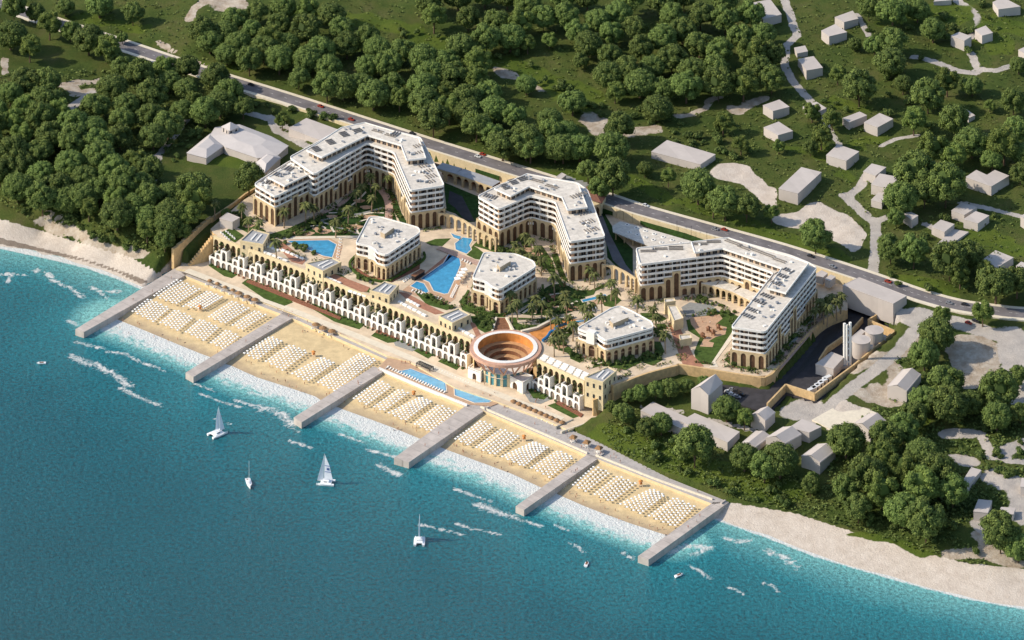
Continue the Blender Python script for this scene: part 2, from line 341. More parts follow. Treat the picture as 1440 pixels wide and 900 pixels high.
def terrainmat():
    m = bpy.data.materials.new('terrain'); m.use_nodes = True; n = m.node_tree; L = n.links; b = n.nodes['Principled BSDF']
    b.inputs['Roughness'].default_value = .95; b.inputs['Specular IOR Level'].default_value = .1
    at = n.nodes.new('ShaderNodeVertexColor'); at.layer_name = 'zone'; sp = n.nodes.new('ShaderNodeSeparateColor'); L.new(at.outputs['Color'], sp.inputs[0])
    g = n.nodes.new('ShaderNodeNewGeometry')
    def noise(sc, det=5, ro=.65):
        k = n.nodes.new('ShaderNodeTexNoise'); k.inputs['Scale'].default_value = sc; k.inputs['Detail'].default_value = det; k.inputs['Roughness'].default_value = ro
        L.new(g.outputs['Position'], k.inputs['Vector']); return k.outputs['Fac']
    def ramp(f, cs):
        r = n.nodes.new('ShaderNodeValToRGB'); e = r.color_ramp.elements
        e[0].position, e[0].color = cs[0][0], (*cs[0][1], 1); e[1].position, e[1].color = cs[-1][0], (*cs[-1][1], 1)
        for p, c in cs[1:-1]: k = e.new(p); k.color = (*c, 1)
        L.new(f, r.inputs['Fac']); return r.outputs[0]
    def mixc(f, a, c):
        k = n.nodes.new('ShaderNodeMix'); k.data_type = 'RGBA'; L.new(f, k.inputs['Factor']); L.new(a, k.inputs['A']); L.new(c, k.inputs['B']); return k.outputs['Result']
    def soft(ch, w=.5):
        a = n.nodes.new('ShaderNodeMath'); a.operation = 'MULTIPLY_ADD'; L.new(nm, a.inputs[0]); a.inputs[1].default_value = w; L.new(ch, a.inputs[2])
        s = n.nodes.new('ShaderNodeMapRange'); s.interpolation_type = 'SMOOTHSTEP'; L.new(a.outputs[0], s.inputs['Value']); s.inputs['From Min'].default_value = .42 + w * .5; s.inputs['From Max'].default_value = .58 + w * .5; return s.outputs[0]
    nb = noise(.045, 7, .7); nm = noise(.16, 6, .7); nf = noise(.8, 4, .75)
    grass = ramp(nb, [(.3, (.026, .048, .010)), (.42, (.055, .085, .017)), (.55, (.095, .105, .026)), (.70, (.15, .125, .055))])
    gf = ramp(nf, [(.3, (.028, .048, .01)), (.7, (.085, .11, .026))]); 
    hf = n.nodes.new('ShaderNodeMath'); hf.operation = 'MULTIPLY'; hf.inputs[0].default_value = .5; hf.inputs[1].default_value = 1
    grass = mixc(hf.outputs[0], grass, gf)
    dirt = ramp(nm, [(.3, (.28, .21, .14)), (.5, (.42, .35, .27)), (.7, (.55, .49, .40))])
    pave = ramp(nm, [(.3, (.38, .34, .30)), (.7, (.52, .47, .41))])
    sand = ramp(nm, [(.3, (.50, .42, .34)), (.7, (.66, .58, .49))])
    c = mixc(soft(sp.outputs[1], .9), grass, dirt); c = mixc(soft(sp.outputs[2], .9), c, pave); c = mixc(soft(sp.outputs[0], .5), c, sand)
    a2 = n.nodes.new('ShaderNodeVertexColor'); a2.layer_name = 'zone2'; s2 = n.nodes.new('ShaderNodeSeparateColor'); L.new(a2.outputs['Color'], s2.inputs[0])
    wet = ramp(nm, [(.3, (.20, .155, .12)), (.7, (.27, .22, .17))]); c = mixc(soft(s2.outputs[0], .3), c, wet)
    bright = ramp(nb, [(.35, (.060, .095, .014)), (.65, (.10, .13, .02))]); k = soft(s2.outputs[1], .3); c = mixc(k, c, bright)
    L.new(c, b.inputs['Base Color'])
    bp = n.nodes.new('ShaderNodeBump'); bp.inputs['Strength'].default_value = .7; bp.inputs['Distance'].default_value = .8; L.new(nf, bp.inputs['Height']); L.new(bp.outputs['Normal'], b.inputs['Normal'])
    return m
M['terrain'] = terrainmat()
# ------------------------------------------------------------------ terrain heights from surveyed points (px, py, height)
CP = [(-80,310,0),(0,346,0),(60,359,0),(120,373,0),(170,390,0),(200,403,0),(0,303,3),(60,322,3.2),(110,340,3.5),(160,362,3.5),(205,382,3.5),
 (0,283,13),(60,292,15),(120,312,15),(170,326,15),(225,352,12),(0,200,22),(100,200,23),(200,200,22),(250,300,19),(240,240,20),(285,300,20),(0,100,27),(-100,200,24),(-100,260,16),
 (340,200,21),(300,250,21),(420,190,22),(-100,-40,32),(0,0,32),(400,0,38),(720,0,40),(1000,0,40),(1440,0,42),(600,100,32),(300,60,30),(1000,150,31),(1200,150,33),(1400,200,32),(1300,330,27),(1100,250,28),
 (1560,100,38),(1560,430,26),(1560,330,30),(700,-100,46),(200,-100,42),(1200,-100,48),
 (1022,705,3.4),(960,680,5),(900,650,5),(850,620,5),(800,603,5),(870,560,12),(900,575,10),(1000,560,14),(1060,585,14),(1140,572,15),(1190,540,17),(1260,480,21),(1300,520,19),(1300,600,15),(1400,600,16),(1440,700,12),(1200,650,12),
 (1100,650,11),(1000,620,9),(1200,710,7.5),(1350,750,8.5),(1040,714,2.6),(1100,722,3),(1180,750,3),(1300,787,3),(1400,815,3),(1440,800,4),(1560,850,3),
 (1010,728,0),(1080,752,0),(1150,780,0),(1250,809,0),(1350,836,0),(1440,853,0),(1560,885,0),(1440,500,22),(1560,600,18),
 (0,420,-4),(150,470,-4),(300,560,-4),(600,690,-4),(900,820,-4),(1100,850,-4),(1440,920,-4),(-100,380,-4),(500,900,-8),(0,900,-8),(1000,950,-8),
 (420,480,-2),(600,570,-2),(800,680,-2),(250,440,-2)]
ROADPX = [(-60,-15),(50,23),(175,64),(300,106),(400,137),(500,169),(600,201),(700,232),(800,263),(855,280),(900,295),(1000,323),(1100,351),(1200,383),(1250,400),(1300,417),(1350,430),(1400,437),(1440,441),(1560,446)]
for a in ROADPX: CP.append((a[0], a[1], 25)); CP.append((a[0] + 6, a[1] - 16, 25.3))
cps = np.array([[P(a, b, z).x, P(a, b, z).y, z] for a, b, z in CP])
_d = np.hypot(cps[:, None, 0] - cps[None, :, 0], cps[:, None, 1] - cps[None, :, 1])
_w = np.linalg.solve(_d + np.eye(len(cps)) * 1e-3, cps[:, 2] - 12)
def tz(x, y):
    x = np.atleast_1d(np.asarray(x, float)); y = np.atleast_1d(np.asarray(y, float)); sh = x.shape; x = x.ravel(); y = y.ravel()
    out = np.zeros(len(x))
    for i in range(0, len(x), 20000):
        out[i:i + 20000] = np.hypot(x[i:i + 20000, None] - cps[None, :, 0], y[i:i + 20000, None] - cps[None, :, 1]) @ _w
    z = out + 12; far = np.maximum(np.maximum(np.abs(x) - 420, np.abs(y) - 620), 0)
    z = np.where(y > 0, z + (60 - z) * np.clip(far / 900, 0, 1), z)
    return np.clip(z, -12, 75).reshape(sh)
def tz1(x, y): return float(tz(x, y)[0])
def G(px, py, dz=0.0):
    z = 15.0
    for _ in range(12):
        p = P(px, py, z + dz); z = .5 * z + .5 * tz1(p.x, p.y)
    p = P(px, py, z + dz); return Vector((p.x, p.y, z))
PZ, FZ, RZ, SZ = 20.0, 5.0, 3.8, 14.5
PLAZA = [(296,322),(340,283),(372,262),(420,252),(470,226),(500,203),(520,200),(620,229),(740,262),(860,299),(960,326),(1060,356),(1150,384),(1192,400),(1192,436),
 (1160,447),(1130,475),(1100,508),(1092,520),(1078,528),(1060,529),(960,513),(950,514),(905,525),(862,541),(840,538),(821,533),(750,502),(722,520),(700,520),(664,476),(595,447),(520,415),(430,378),(365,353),(301,329)]
FRONT = [(247,377),(297,352),(320,360),(470,430),(620,495),(700,520),(860,560),(868,572),(838,590),(800,605),(760,587),(700,565),(640,545),(575,508),(545,500),(420,443),(330,408),(262,380)]
PROM = [(247,378),(330,408),(420,443),(545,500),(640,545),(700,565),(760,587),(800,604),(830,616),(940,672),(1025,706),(1003,709),(826,640),(680,577),(655,572),(531,519),(548,508),(415,449),(360,428),(262,388)]
YARD = [(1150,420),(1192,408),(1232,440),(1262,468),(1262,480),(1150,566),(1106,556),(1082,582),(1000,556),(1010,540),(1080,548),(1110,520),(1145,480)]
SAND = [(245,372),(330,412),(440,455),(540,505),(660,565),(760,606),(880,658),(1010,704),(915,790),(760,720),(590,650),(430,590),(270,525),(112,465)]
RINGC = P(711, 488.5, PZ + 1.0)
_arc = [PX((RINGC.x + 19.8 * math.cos(math.radians(t)), RINGC.y + 19.8 * math.sin(math.radians(t)), PZ)) for t in range(-14, 195, 13)]
_i = PLAZA.index((750,502)); PLAZA = PLAZA[:_i + 1] + _arc + PLAZA[_i + 3:]
carves = [([(RINGC.x + 21 * math.cos(t * .3), RINGC.y + 21 * math.sin(t * .3)) for t in range(21)], 3.0), (PL(PLAZA, PZ), 16.0), (PL(FRONT, FZ), 2.0), (PL(PROM, RZ), 1.0), (PL(YARD, SZ), 12.0), (PL(SAND, 1), -2.5)]
roadw = smooth([P(a, b, 25) for a, b in ROADPX], 5)
def ribbon(mb, pts, w0, w1, dz=0.0, m=0, skirt=0.0, follow=None):
    """strip between offsets w0 and w1 (left of travel positive)"""
    L = []
    for i, p in enumerate(pts):
        d = (pts[min(i + 1, len(pts) - 1)] - pts[max(i - 1, 0)]); d.z = 0; d.normalize(); nn = Vector((-d.y, d.x, 0))
        a, b = p + nn * w0, p + nn * w1
        if follow: a.z = tz1(a.x, a.y) + follow; b.z = tz1(b.x, b.y) + follow
        else: a.z += dz; b.z += dz
        L.append((a, b))
    u = 0
    for (a, b), (c, d) in zip(L, L[1:]):
        l = (c - a).length
        q = [a, c, d, b]
        if (c - a).cross(b - a).z < 0: q = q[::-1]
        mb.face(q, m, [(u, 0), (u + l, 0), (u + l, abs(w1 - w0)), (u, abs(w1 - w0))]); u += l
        if skirt:
            for s, t in ((a, c), (d, b)):
                mb.face([s - Vector((0, 0, skirt)), t - Vector((0, 0, skirt)), t, s], m)

def joints(m, ang, w, h, dark=.72):
    n = m.node_tree; L = n.links; b = n.nodes['Principled BSDF']; src = b.inputs['Base Color'].links[0].from_socket
    g = n.nodes.new('ShaderNodeNewGeometry'); mp = n.nodes.new('ShaderNodeMapping'); mp.inputs['Rotation'].default_value = (0, 0, math.radians(-ang)); L.new(g.outputs['Position'], mp.inputs['Vector'])
    br = n.nodes.new('ShaderNodeTexBrick'); br.inputs['Scale'].default_value = 1; br.inputs['Brick Width'].default_value = w; br.inputs['Row Height'].default_value = h; br.inputs['Mortar Size'].default_value = .12
    br.inputs['Color1'].default_value = (1, 1, 1, 1); br.inputs['Color2'].default_value = (.9, .9, .9, 1); br.inputs['Mortar'].default_value = (dark, dark, dark, 1); L.new(mp.outputs[0], br.inputs['Vector'])
    mx = n.nodes.new('ShaderNodeMix'); mx.data_type = 'RGBA'; mx.blend_type = 'MULTIPLY'; mx.inputs['Factor'].default_value = 1; L.new(src, mx.inputs['A']); L.new(br.outputs['Color'], mx.inputs['B']); L.new(mx.outputs['Result'], b.inputs['Base Color'])
joints(M['concrete'], 49.6, 7, 40, .6); joints(M['prom'], -37, 5, 5, .8); joints(M['house'], 20, 9, 400, .93); joints(M['roof'], 25, 9, 7, .8)
def wetsand(m):
    n = m.node_tree; L = n.links; b = n.nodes['Principled BSDF']; src = b.inputs['Base Color'].links[0].from_socket; g = n.nodes.new('ShaderNodeNewGeometry'); s_ = n.nodes.new('ShaderNodeSeparateXYZ'); L.new(g.outputs['Position'], s_.inputs[0])
    no = n.nodes.new('ShaderNodeTexNoise'); no.inputs['Scale'].default_value = .12; no.inputs['Detail'].default_value = 5; L.new(g.outputs['Position'], no.inputs['Vector']); ad = n.nodes.new('ShaderNodeMath'); ad.operation = 'MULTIPLY_ADD'; L.new(no.outputs['Fac'], ad.inputs[0]); ad.inputs[1].default_value = -.9; L.new(s_.outputs['Z'], ad.inputs[2])
    mr = n.nodes.new('ShaderNodeMapRange'); L.new(ad.outputs[0], mr.inputs['Value']); mr.inputs['From Min'].default_value = -.45; mr.inputs['From Max'].default_value = .1
    mx = n.nodes.new('ShaderNodeMix'); mx.data_type = 'RGBA'; mx.inputs['A'].default_value = (.40, .30, .19, 1); L.new(src, mx.inputs['B']); L.new(mr.outputs[0], mx.inputs['Factor']); L.new(mx.outputs['Result'], b.inputs['Base Color'])
wetsand(M['sand'])
# ------------------------------------------------------------------ terrain mesh with painted ground zones
def axis(lo, hi, st, far, k=1.35):
    a = list(np.arange(lo, hi + st, st)); s = st
    while a[-1] < far: s *= k; a.append(a[-1] + s)
    s = st
    while a[0] > -far: s *= k; a.insert(0, a[0] - s)
    return np.array(a)
def grid(name, ax, ay, z, m, cols, keep=None):
    nx, ny = len(ax), len(ay); X, Y = np.meshgrid(ax, ay); v = np.stack([X.ravel(), Y.ravel(), z.ravel()], 1)
    i = np.arange(nx * ny).reshape(ny, nx); f = np.stack([i[:-1, :-1], i[:-1, 1:], i[1:, 1:], i[1:, :-1]], -1).reshape(-1, 4)
    if keep is not None: f = f[keep.ravel()]
    me = bpy.data.meshes.new(name); me.vertices.add(len(v)); me.vertices.foreach_set('co', v.ravel())
    me.loops.add(len(f) * 4); me.loops.foreach_set('vertex_index', f.ravel()); me.polygons.add(len(f))
    me.polygons.foreach_set('loop_start', np.arange(0, len(f) * 4, 4)); me.polygons.foreach_set('loop_total', np.full(len(f), 4))
    me.update(); me.validate(); me.shade_smooth()
    for cn, c in cols.items():
        ca = me.color_attributes.new(cn, 'FLOAT_COLOR', 'POINT'); ca.data.foreach_set('color', np.concatenate([c, np.ones((len(v), 1))], 1).astype('f').ravel())
    me.materials.append(m); o = link(name, me); o['kind'] = 'structure'; return o
ax = axis(-400, 400, 2.5, 9000); ay = axis(-260, 640, 2.5, 9000)
X, Y = np.meshgrid(ax, ay); Z = tz(X, Y)
rs = np.random.RandomState(3)
def vnoise(x, y, s):
    n = 64; t = rs.rand(n, n); u = (x / s) % n; v = (y / s) % n; i = u.astype(int); j = v.astype(int); fu = u - i; fv = v - j; fu = fu * fu * (3 - 2 * fu); fv = fv * fv * (3 - 2 * fv)
    return (t[j % n, i % n] * (1 - fu) + t[j % n, (i + 1) % n] * fu) * (1 - fv) + (t[(j + 1) % n, i % n] * (1 - fu) + t[(j + 1) % n, (i + 1) % n] * fu) * fv
Zn = (vnoise(X, Y, 22) - .5) * 2.2 + (vnoise(X, Y, 7) - .5) * .8
land = np.clip((Z - 4) / 6, 0, 1); Z = Z + Zn * land
for poly, zc in carves:
    ins = pip(poly, X, Y) & (dist(poly, X, Y, True) > .1)
    Z = np.where(ins, np.minimum(Z, zc), Z)
dr = dist(roadw, X, Y); Z = np.where(dr < 11, np.minimum(Z, 24.7), Z)
# sample of the finished ground
def ground(x, y): 
    return tz1(x, y)
def zone(v): return np.clip(v, 0, 1)
PXX = 720 + X * F / (Y - YC); PYY = YH + F * (CH - Z) / (Y - YC)      # where each ground point was surveyed from
WXX = (vnoise(X, Y, 9) - .5) * 12 + (vnoise(X, Y, 26) - .5) * 18; WYY = (vnoise(X, Y, 9) - .5) * 6 + (vnoise(X, Y, 26) - .5) * 9; PX0, PY0 = PXX, PYY
def inpx(poly):
    q = [(p[0], p[1]) for p in poly]; s_ = np.where(pip(q, PXX, PYY), 1, -1); return np.clip(.5 + s_ * dist([(a, 2 * b) for a, b in q], PXX, 2 * PYY, True) / 9, 0, 1)
def dpx(pl, r): return np.clip(1.35 - .85 * dist(pl, PXX * 1.0, PYY * 2.0) / r, 0, 1)
def path(pl, r): return dpx([(a, b * 2) for a, b in pl], r)
sandz = np.zeros(X.shape); dirt = np.zeros(X.shape); pave = np.zeros(X.shape); wet = np.zeros(X.shape); bright = np.zeros(X.shape)
LB = [(-80,300),(0,308),(60,325),(100,338),(150,352),(185,362),(225,385),(245,380),(200,410),(0,360),(-80,330)]
RB = [(1022,706),(1060,712),(1120,722),(1190,745),(1240,760),(1300,778),(1360,792),(1440,800),(1560,830),(1560,900),(1440,870),(1250,830),(1000,740)]
sandz = np.maximum(np.maximum(inpx(LB), inpx(RB)), (Z < 1.2) * 1.)
sl1 = [(-80,330),(0,346),(60,359),(120,373),(170,390),(200,403)]; sl2 = [(1010,728),(1080,752),(1150,780),(1250,809),(1350,836),(1440,853),(1560,885)]
wetl = [(a, b - 7) for a, b in sl1]; wet = path(wetl, 7) * (PXX < 260) * (.6 + .6 * vnoise(X, Y, 30))
pass
PXX = PX0 + WXX; PYY = PY0 + WYY
# eroded bank above the left beach, dirt patches, tracks
for pl, r in (([(60,318),(85,328),(105,325),(125,335),(150,348),(185,356)], 15), ([(65,302),(100,312)], 6), ([(1340,778),(1380,775),(1420,795)], 18), ([(1380,750),(1400,765)], 12),
        ([(80,117),(145,110)], 7), ([(95,120),(105,130),(130,128)], 9), ([(262,25),(275,8),(300,-5)], 8), ([(300,0),(330,10)], 20), ([(0,85),(8,105)], 5),
        ([(765,117),(785,120)], 22), ([(835,165),(850,180)], 14), ([(895,190),(925,185)], 12), ([(830,155),(860,168)], 5), ([(960,165),(990,155),(1010,140)], 6), ([(1035,155),(1070,140)], 10),
        ([(700,97),(720,110)], 10), ([(300,110),(340,125)], 7), ([(225,58),(265,80),(300,100)], 6), ([(355,118),(380,125)], 8),
        ([(1200,520),(1240,500),(1260,530),(1230,560)], 14), ([(1200,545),(1250,570)], 10), ([(1180,560),(1210,535)], 8), ([(1270,500),(1290,480)], 8), ([(1340,490),(1380,520),(1350,540)], 14)):
    dirt = np.maximum(dirt, path(pl, r))
GRAVEL1 = [(1085,305),(1120,298),(1150,285),(1165,290),(1200,308),(1217,325),(1219,340),(1205,357),(1190,350),(1170,340),(1120,325),(1090,318)]
GRAVEL2 = [(1000,235),(1040,228),(1060,240),(1080,262),(1095,270),(1088,300),(1060,285),(1040,262),(1005,252)]
GRAVEL3 = [(1335,478),(1370,470),(1400,478),(1412,490),(1410,515),(1385,545),(1345,545),(1335,520)]
SANDLOT = [(1142,590),(1190,563),(1232,580),(1192,607),(1170,605)]
for g in (GRAVEL1, GRAVEL2): sandz = np.maximum(sandz, inpx(smooth([(a, b, 0) for a, b in g], 4, True)))
for g in (GRAVEL3,): dirt = np.maximum(dirt, inpx(smooth([(a, b, 0) for a, b in g], 4, True)) * 1.3)
sandz = np.maximum(sandz, inpx(SANDLOT) * 1.0)
PXX = PX0 + WXX * .15; PYY = PY0 + WYY * .15
for pl, r in (([(1100,-5),(1112,20),(1120,50),(1105,65),(1103,92),(1115,115),(1140,142),(1150,155)], 7), ([(1160,165),(1165,180),(1180,205)], 5), ([(1240,205),(1260,195),(1290,190)], 5),
        ([(1345,0),(1370,18),(1378,35),(1365,52)], 7), ([(1365,75),(1375,97),(1400,99),(1440,85)], 7), ([(1285,80),(1310,85),(1345,100),(1372,103)], 7),
        ([(1220,245),(1210,262),(1195,275)], 8), ([(1188,275),(1215,300),(1232,315),(1232,345),(1228,385)], 9), ([(1232,312),(1250,305)], 8), ([(1300,315),(1330,330)], 6), ([(1350,285),(1400,295),(1440,305)], 6),
        ([(1205,20),(1222,50)], 5), ([(190,260),(225,215),(265,165),(283,150)], 6), ([(60,165),(100,150),(130,130)], 8), ([(335,155),(395,172),(430,195)], 8), ([(380,165),(390,185),(430,205)], 8),
        ([(215,225),(212,250)], 12), ([(1285,465),(1262,495),(1225,525),(1180,560),(1130,600),(1090,620)], 11), ([(1240,430),(1290,455)], 14), ([(1290,440),(1340,452),(1400,470),(1440,480)], 16), ([(1420,470),(1440,560)], 22),
        ([(1120,580),(1135,570)], 22), ([(1335,610),(1365,610)], 14), ([(1380,610),(1390,630),(1420,648),(1450,650)], 9), ([(1400,640),(1450,620)], 14), ([(1340,645),(1365,650)], 14), ([(1400,670),(1440,690)], 22), ([(1430,680),(1440,730)], 16), ([(1375,735),(1390,750)], 12),
        ([(900,572),(960,580)], 6), ([(1000,590),(1060,605)], 6)):
    pave = np.maximum(pave, path(pl, r * (.85 if r < 10 else 1.0)))
PXX = PX0 + WXX * 1.6; PYY = PY0 + WYY * 1.6
for pl, r in (([(430,20),(560,40),(640,65),(720,85),(770,110),(830,145)], 26), ([(1180,140),(1230,150)], 14), ([(1260,20),(1340,20)], 30), ([(1105,205),(1150,215)], 14), ([(1390,30),(1440,40)], 20), ([(1180,240),(1195,250)], 12),
        ([(760,240),(880,255),(1000,300),(1120,345),(1210,375)], 14), ([(1260,395),(1330,410)], 20), ([(1370,330),(1440,350)], 22), ([(300,232),(350,240)], 16), ([(850,610),(950,640),(1040,680),(1100,690)], 34), ([(1210,205),(1240,190)], 18), ([(1390,55),(1400,65)], 22),
        ([(130,30),(200,40)], 16), ([(290,85),(330,95)], 8), ([(1200,750),(1300,775)], 14), ([(1275,560),(1300,610)], 10)):
    bright = np.maximum(bright, path(pl, r) * .85)
n_ = X.size; Z_final = Z
terrain = grid('terrain', ax, ay, Z, M['terrain'], {'zone': np.stack([sandz.ravel(), dirt.ravel(), pave.ravel()], 1), 'zone2': np.stack([wet.ravel(), bright.ravel(), np.zeros(n_)], 1)})
# ------------------------------------------------------------------ sea
wx = axis(-345, 345, 1.6, 9000, 1.5); wy = np.array([-12000, -6000, -3000, -1500, -900, -600, -400, -320, -290] + list(np.arange(-275, 240, 1.6)) + [260, 320])
X, Y = np.meshgrid(wx, wy)
SL = [[(160,446),(200,462),(262,488),(300,503)], [(315,508),(360,529),(410,545),(460,562)], [(465,568),(520,588),(560,603),(596,618)], [(612,625),(660,643),(720,665),(760,684)], [(778,691),(830,714),(890,736),(942,753)]]
seg = [[P(a, b, 0) for a, b in s] for s in SL]
sn = [PL(sl1 + [(215,410)], 0), PL([(1000,722)] + sl2, 0)]
PIERS = [((106,463),(118,467),(264,385),(246,377)), ((261,524),(272,530),(418,443),(402,437)), ((413,587),(424,594),(541,521),(525,515)), ((554,644),(575,650),(680,578),(657,569)), ((725,712),(737,717),(842,644),(827,638)), ((897,782),(912,787),(1025,706),(1003,706))]
d1 = np.min([dist(s, X, Y) for s in seg], 0); d2 = np.min([dist(s, X, Y) for s in sn], 0)
pierseg = [[(P(*p[0], 0) + P(*p[1], 0)) / 2, (P(*p[2], 0) + P(*p[3], 0)) / 2] for p in PIERS]
# each surf band stays between its two piers
PQ = 720 + X * F / (Y - YC); PR = YH + F * CH / (Y - YC)
BAND = [(118,463),(900,787),(1003,706),(246,377)]
surf = np.clip(1.22 - d1 / 20, 0, 1) * pip([(112,470),(262,530),(415,592),(560,650),(730,716),(897,790),(1010,712),(250,380)], PQ, PR)
shallow = np.clip(1 - np.minimum(d1, 60) / 30, 0, 1)
nat = np.clip(1.3 - d2 / 4.5, 0, 1)
ST = [([(0,386),(15,388),(12,396)],2),([(10,384),(38,388)],1.4),([(50,380),(65,384),(75,394),(95,403),(118,418)],2.3),([(128,405),(145,410),(167,410)],2.2),([(138,408),(150,420)],1.6),
 ([(107,481),(125,485),(145,490)],1.8),([(150,495),(175,497),(195,508),(232,522)],2),([(100,500),(112,507),(130,512),(155,523),(182,542)],3.4),([(135,510),(158,524)],2.2),([(170,546),(190,556),(224,570)],2.1),
 ([(275,540),(303,551)],1.2),([(282,553),(310,565),(338,572)],1.6),([(360,572),(380,576),(398,584),(412,595)],4.2),([(330,562),(355,570)],1.6),([(401,598),(420,607)],1.5),([(408,620),(437,630)],1.6),([(478,611),(512,622)],1.4),([(517,632),(553,642)],2),([(533,653),(545,660),(562,668)],2.8),
 ([(640,687),(665,697),(690,705)],1.8),([(670,710),(700,720),(722,728)],3.4),([(592,738),(615,744),(650,752)],1.6),([(642,737),(665,744),(705,752)],1.6),([(720,728),(745,735),(760,741)],1.9),([(780,738),(800,746)],1.4),([(800,763),(812,768),(820,777)],1.6),
 ([(877,778),(890,786)],2),([(940,778),(965,768),(1000,770),(975,779)],2.6),([(1020,757),(1035,762),(1055,760)],2.2),([(970,796),(985,803),(998,813)],1.7),([(1023,826),(1035,829),(1045,836)],1.4),([(1080,775),(1100,782),(1120,797)],3),([(1075,820),(1088,825),(1098,836)],1.5),([(1120,765),(1160,782)],1.6),([(96,450),(108,457)],2.2),([(300,588),(325,597)],.8)]
stk = np.zeros(X.shape)
for pl, r in ST:
    w = PL(pl, 0); stk = np.maximum(stk, np.clip(1.15 - dist(w, X, Y) / (r * 1.6), 0, 1))
sh = [(-400,250)] + [(p.x, p.y) for p in sn[0]] + [(p.x, p.y) for s in seg for p in s] + [(p.x, p.y) for p in sn[1]]
ds = dist(sh, X, Y); dep = .75 * np.exp(-ds / 28) * .35 + .58 * np.exp(-ds / 230) + .75 * shallow * (d1 < d2) + .12 * np.clip(1 - d2 / 45, 0, 1)
water = grid('sea_water', wx, wy, np.zeros(X.shape), M['water'], {'foam': np.stack([surf.ravel(), nat.ravel(), stk.ravel()], 1), 'depth': np.stack([dep.ravel()] * 3, 1)})
# ------------------------------------------------------------------ resort sand, piers, promenade, plaza
mb = MB(); 
back = [(245,381),(330,420),(415,450),(545,508),(540,520),(660,573),(760,613),(826,643),(920,680),(1003,713)]
BK = [P(a, b, 2.2) for a, b in back]
FR = [P(a, b, -.8) for a, b in [(118,478),(262,540),(300,552),(424,605),(500,632),(575,665),(650,690),(737,730),(820,758),(912,798)]]
n = 40
def along(pl, t):
    L = [0]
    for a, b in zip(pl, pl[1:]): L.append(L[-1] + (b - a).length)
    s = t * L[-1]
    for i in range(len(pl) - 1):
        if s <= L[i + 1] + 1e-9: return pl[i].lerp(pl[i + 1], (s - L[i]) / (L[i + 1] - L[i]))
    return pl[-1]
rows = []
for i in range(n + 1):
    a, b = along(BK, i / n), along(FR, i / n); wl = None
    rows.append([a.lerp(b, j / 8) for j in range(9)])
# the sand meets the water along the surveyed shoreline
for r in rows:
    for j, p in enumerate(r):
        dmin = min(float(dist(s, p.x, p.y)) for s in seg); a = seg[0][0]; 
        px, py = PX(p); 
        # signed: landward positive
        yl = np.interp(px, [q[0] for s in SL for q in s], [q[1] for s in SL for q in s]); sgn = 1 if py < yl else -1
        p.z = max(-.9, min(2.2, .05 + sgn * dmin * .06))
for i in range(n):
    for j in range(8): mb.face([rows[i][j], rows[i][j + 1], rows[i + 1][j + 1], rows[i + 1][j]])
o = struct('sand', mb, M['sand'])
names = ['leftmost', 'second from the left', 'third from the left', 'wide fourth from the left', 'fifth from the left', 'rightmost']
for i, p in enumerate(PIERS):
    mb = MB(); q = PL(p, RZ); mb.prism(q, -3, RZ, 0, 0)
    t = solo('pier', mb, M['concrete'], ('%s concrete pier reaching from the promenade into the sea' % names[i]), 'pier', 'concrete piers between the beach sections')
    if i > 0 and i < 6:
        # small white stair block where the pier meets the promenade
        m2 = MB(); c = P(p[2][0] + (4 if i < 5 else -8), p[2][1] - 3 + (0 if i < 5 else 4), RZ)
        for k in range(4): m2.box((c.x + k * .9, c.y - k * .5, RZ - 3), (1.0, 4.2, 3.9 - k * .7), math.radians(-38))
        solo('beach_steps', m2, M['concrete'], 'pale concrete steps down to the sand at the %s pier' % names[i], 'steps', 'steps from the piers to the sand')
def flat(name, poly, z, m, dep=.3, kind='structure', sm=0, mside=None):
    q = [Vector((a, b, 0)) for a, b in poly]
    if sm: q = smooth(q, sm, True)
    w = [P(a.x, a.y, z) for a in q]; mb = MB(); mb.prism(w, z - dep, z, 0 if mside is None else 1, 0)
    return struct(name, mb, [M[m]] + ([M[mside]] if mside else []))
flat('promenade', PROM, RZ, 'prom', 4, mside='creamstone')
flat('front_pavement', FRONT, FZ, 'paving', 3, mside='creamstone')
flat('plaza', PLAZA, PZ, 'paving', 15, mside='wallstone')
flat('service_yard', YARD, SZ, 'darkasphalt', 6)
# paths and edging on the front level
def strip(name, pts, z, w, m, dz=.06, sm=3):
    mb = MB(); ribbon(mb, smooth([P(a, b, z) for a, b in pts], sm), -w / 2, w / 2, dz); return struct(name, mb, M[m])
def curb(name, pts, z, w, h, m, sm=1, label=None, cat=None):
    mb = MB(); q = smooth([P(a, b, z) for a, b in pts], sm)
    for a, b in zip(q, q[1:]): mb.wall(a, b, z - .5, z + h, w)
    if label: return solo(name, mb, M[m], label, cat)
    return struct(name, mb, M[m])
curb('parapet_wall', [(533,519),(600,548),(657,571)], RZ, 1.2, 1.0, 'white', label='low white parapet wall between the pool deck and the sand', cat='wall')
curb('parapet_wall', [(676,573),(760,609),(826,638)], RZ, .8, .9, 'cream', label='low cream parapet above the fourth beach section', cat='wall')
curb('parapet_wall', [(838,641),(920,674),(1002,703)], RZ, .8, .9, 'cream', label='low cream parapet above the rightmost beach section', cat='wall')
DECK = [(545,503),(575,509),(600,512),(640,537),(690,556),(704,566),(690,571),(660,568),(533,516)]
mb = MB(); mb.prism(PL(DECK, RZ + .4), RZ - .5, RZ + .4); struct('pool_deck', mb, mat('deck_tiles', (.50, .33, .21), .8, .1, .4))
strip('path', [(262,380),(330,406),(420,440),(545,490),(640,530),(705,556),(790,590)], FZ, 5.5, 'cream')
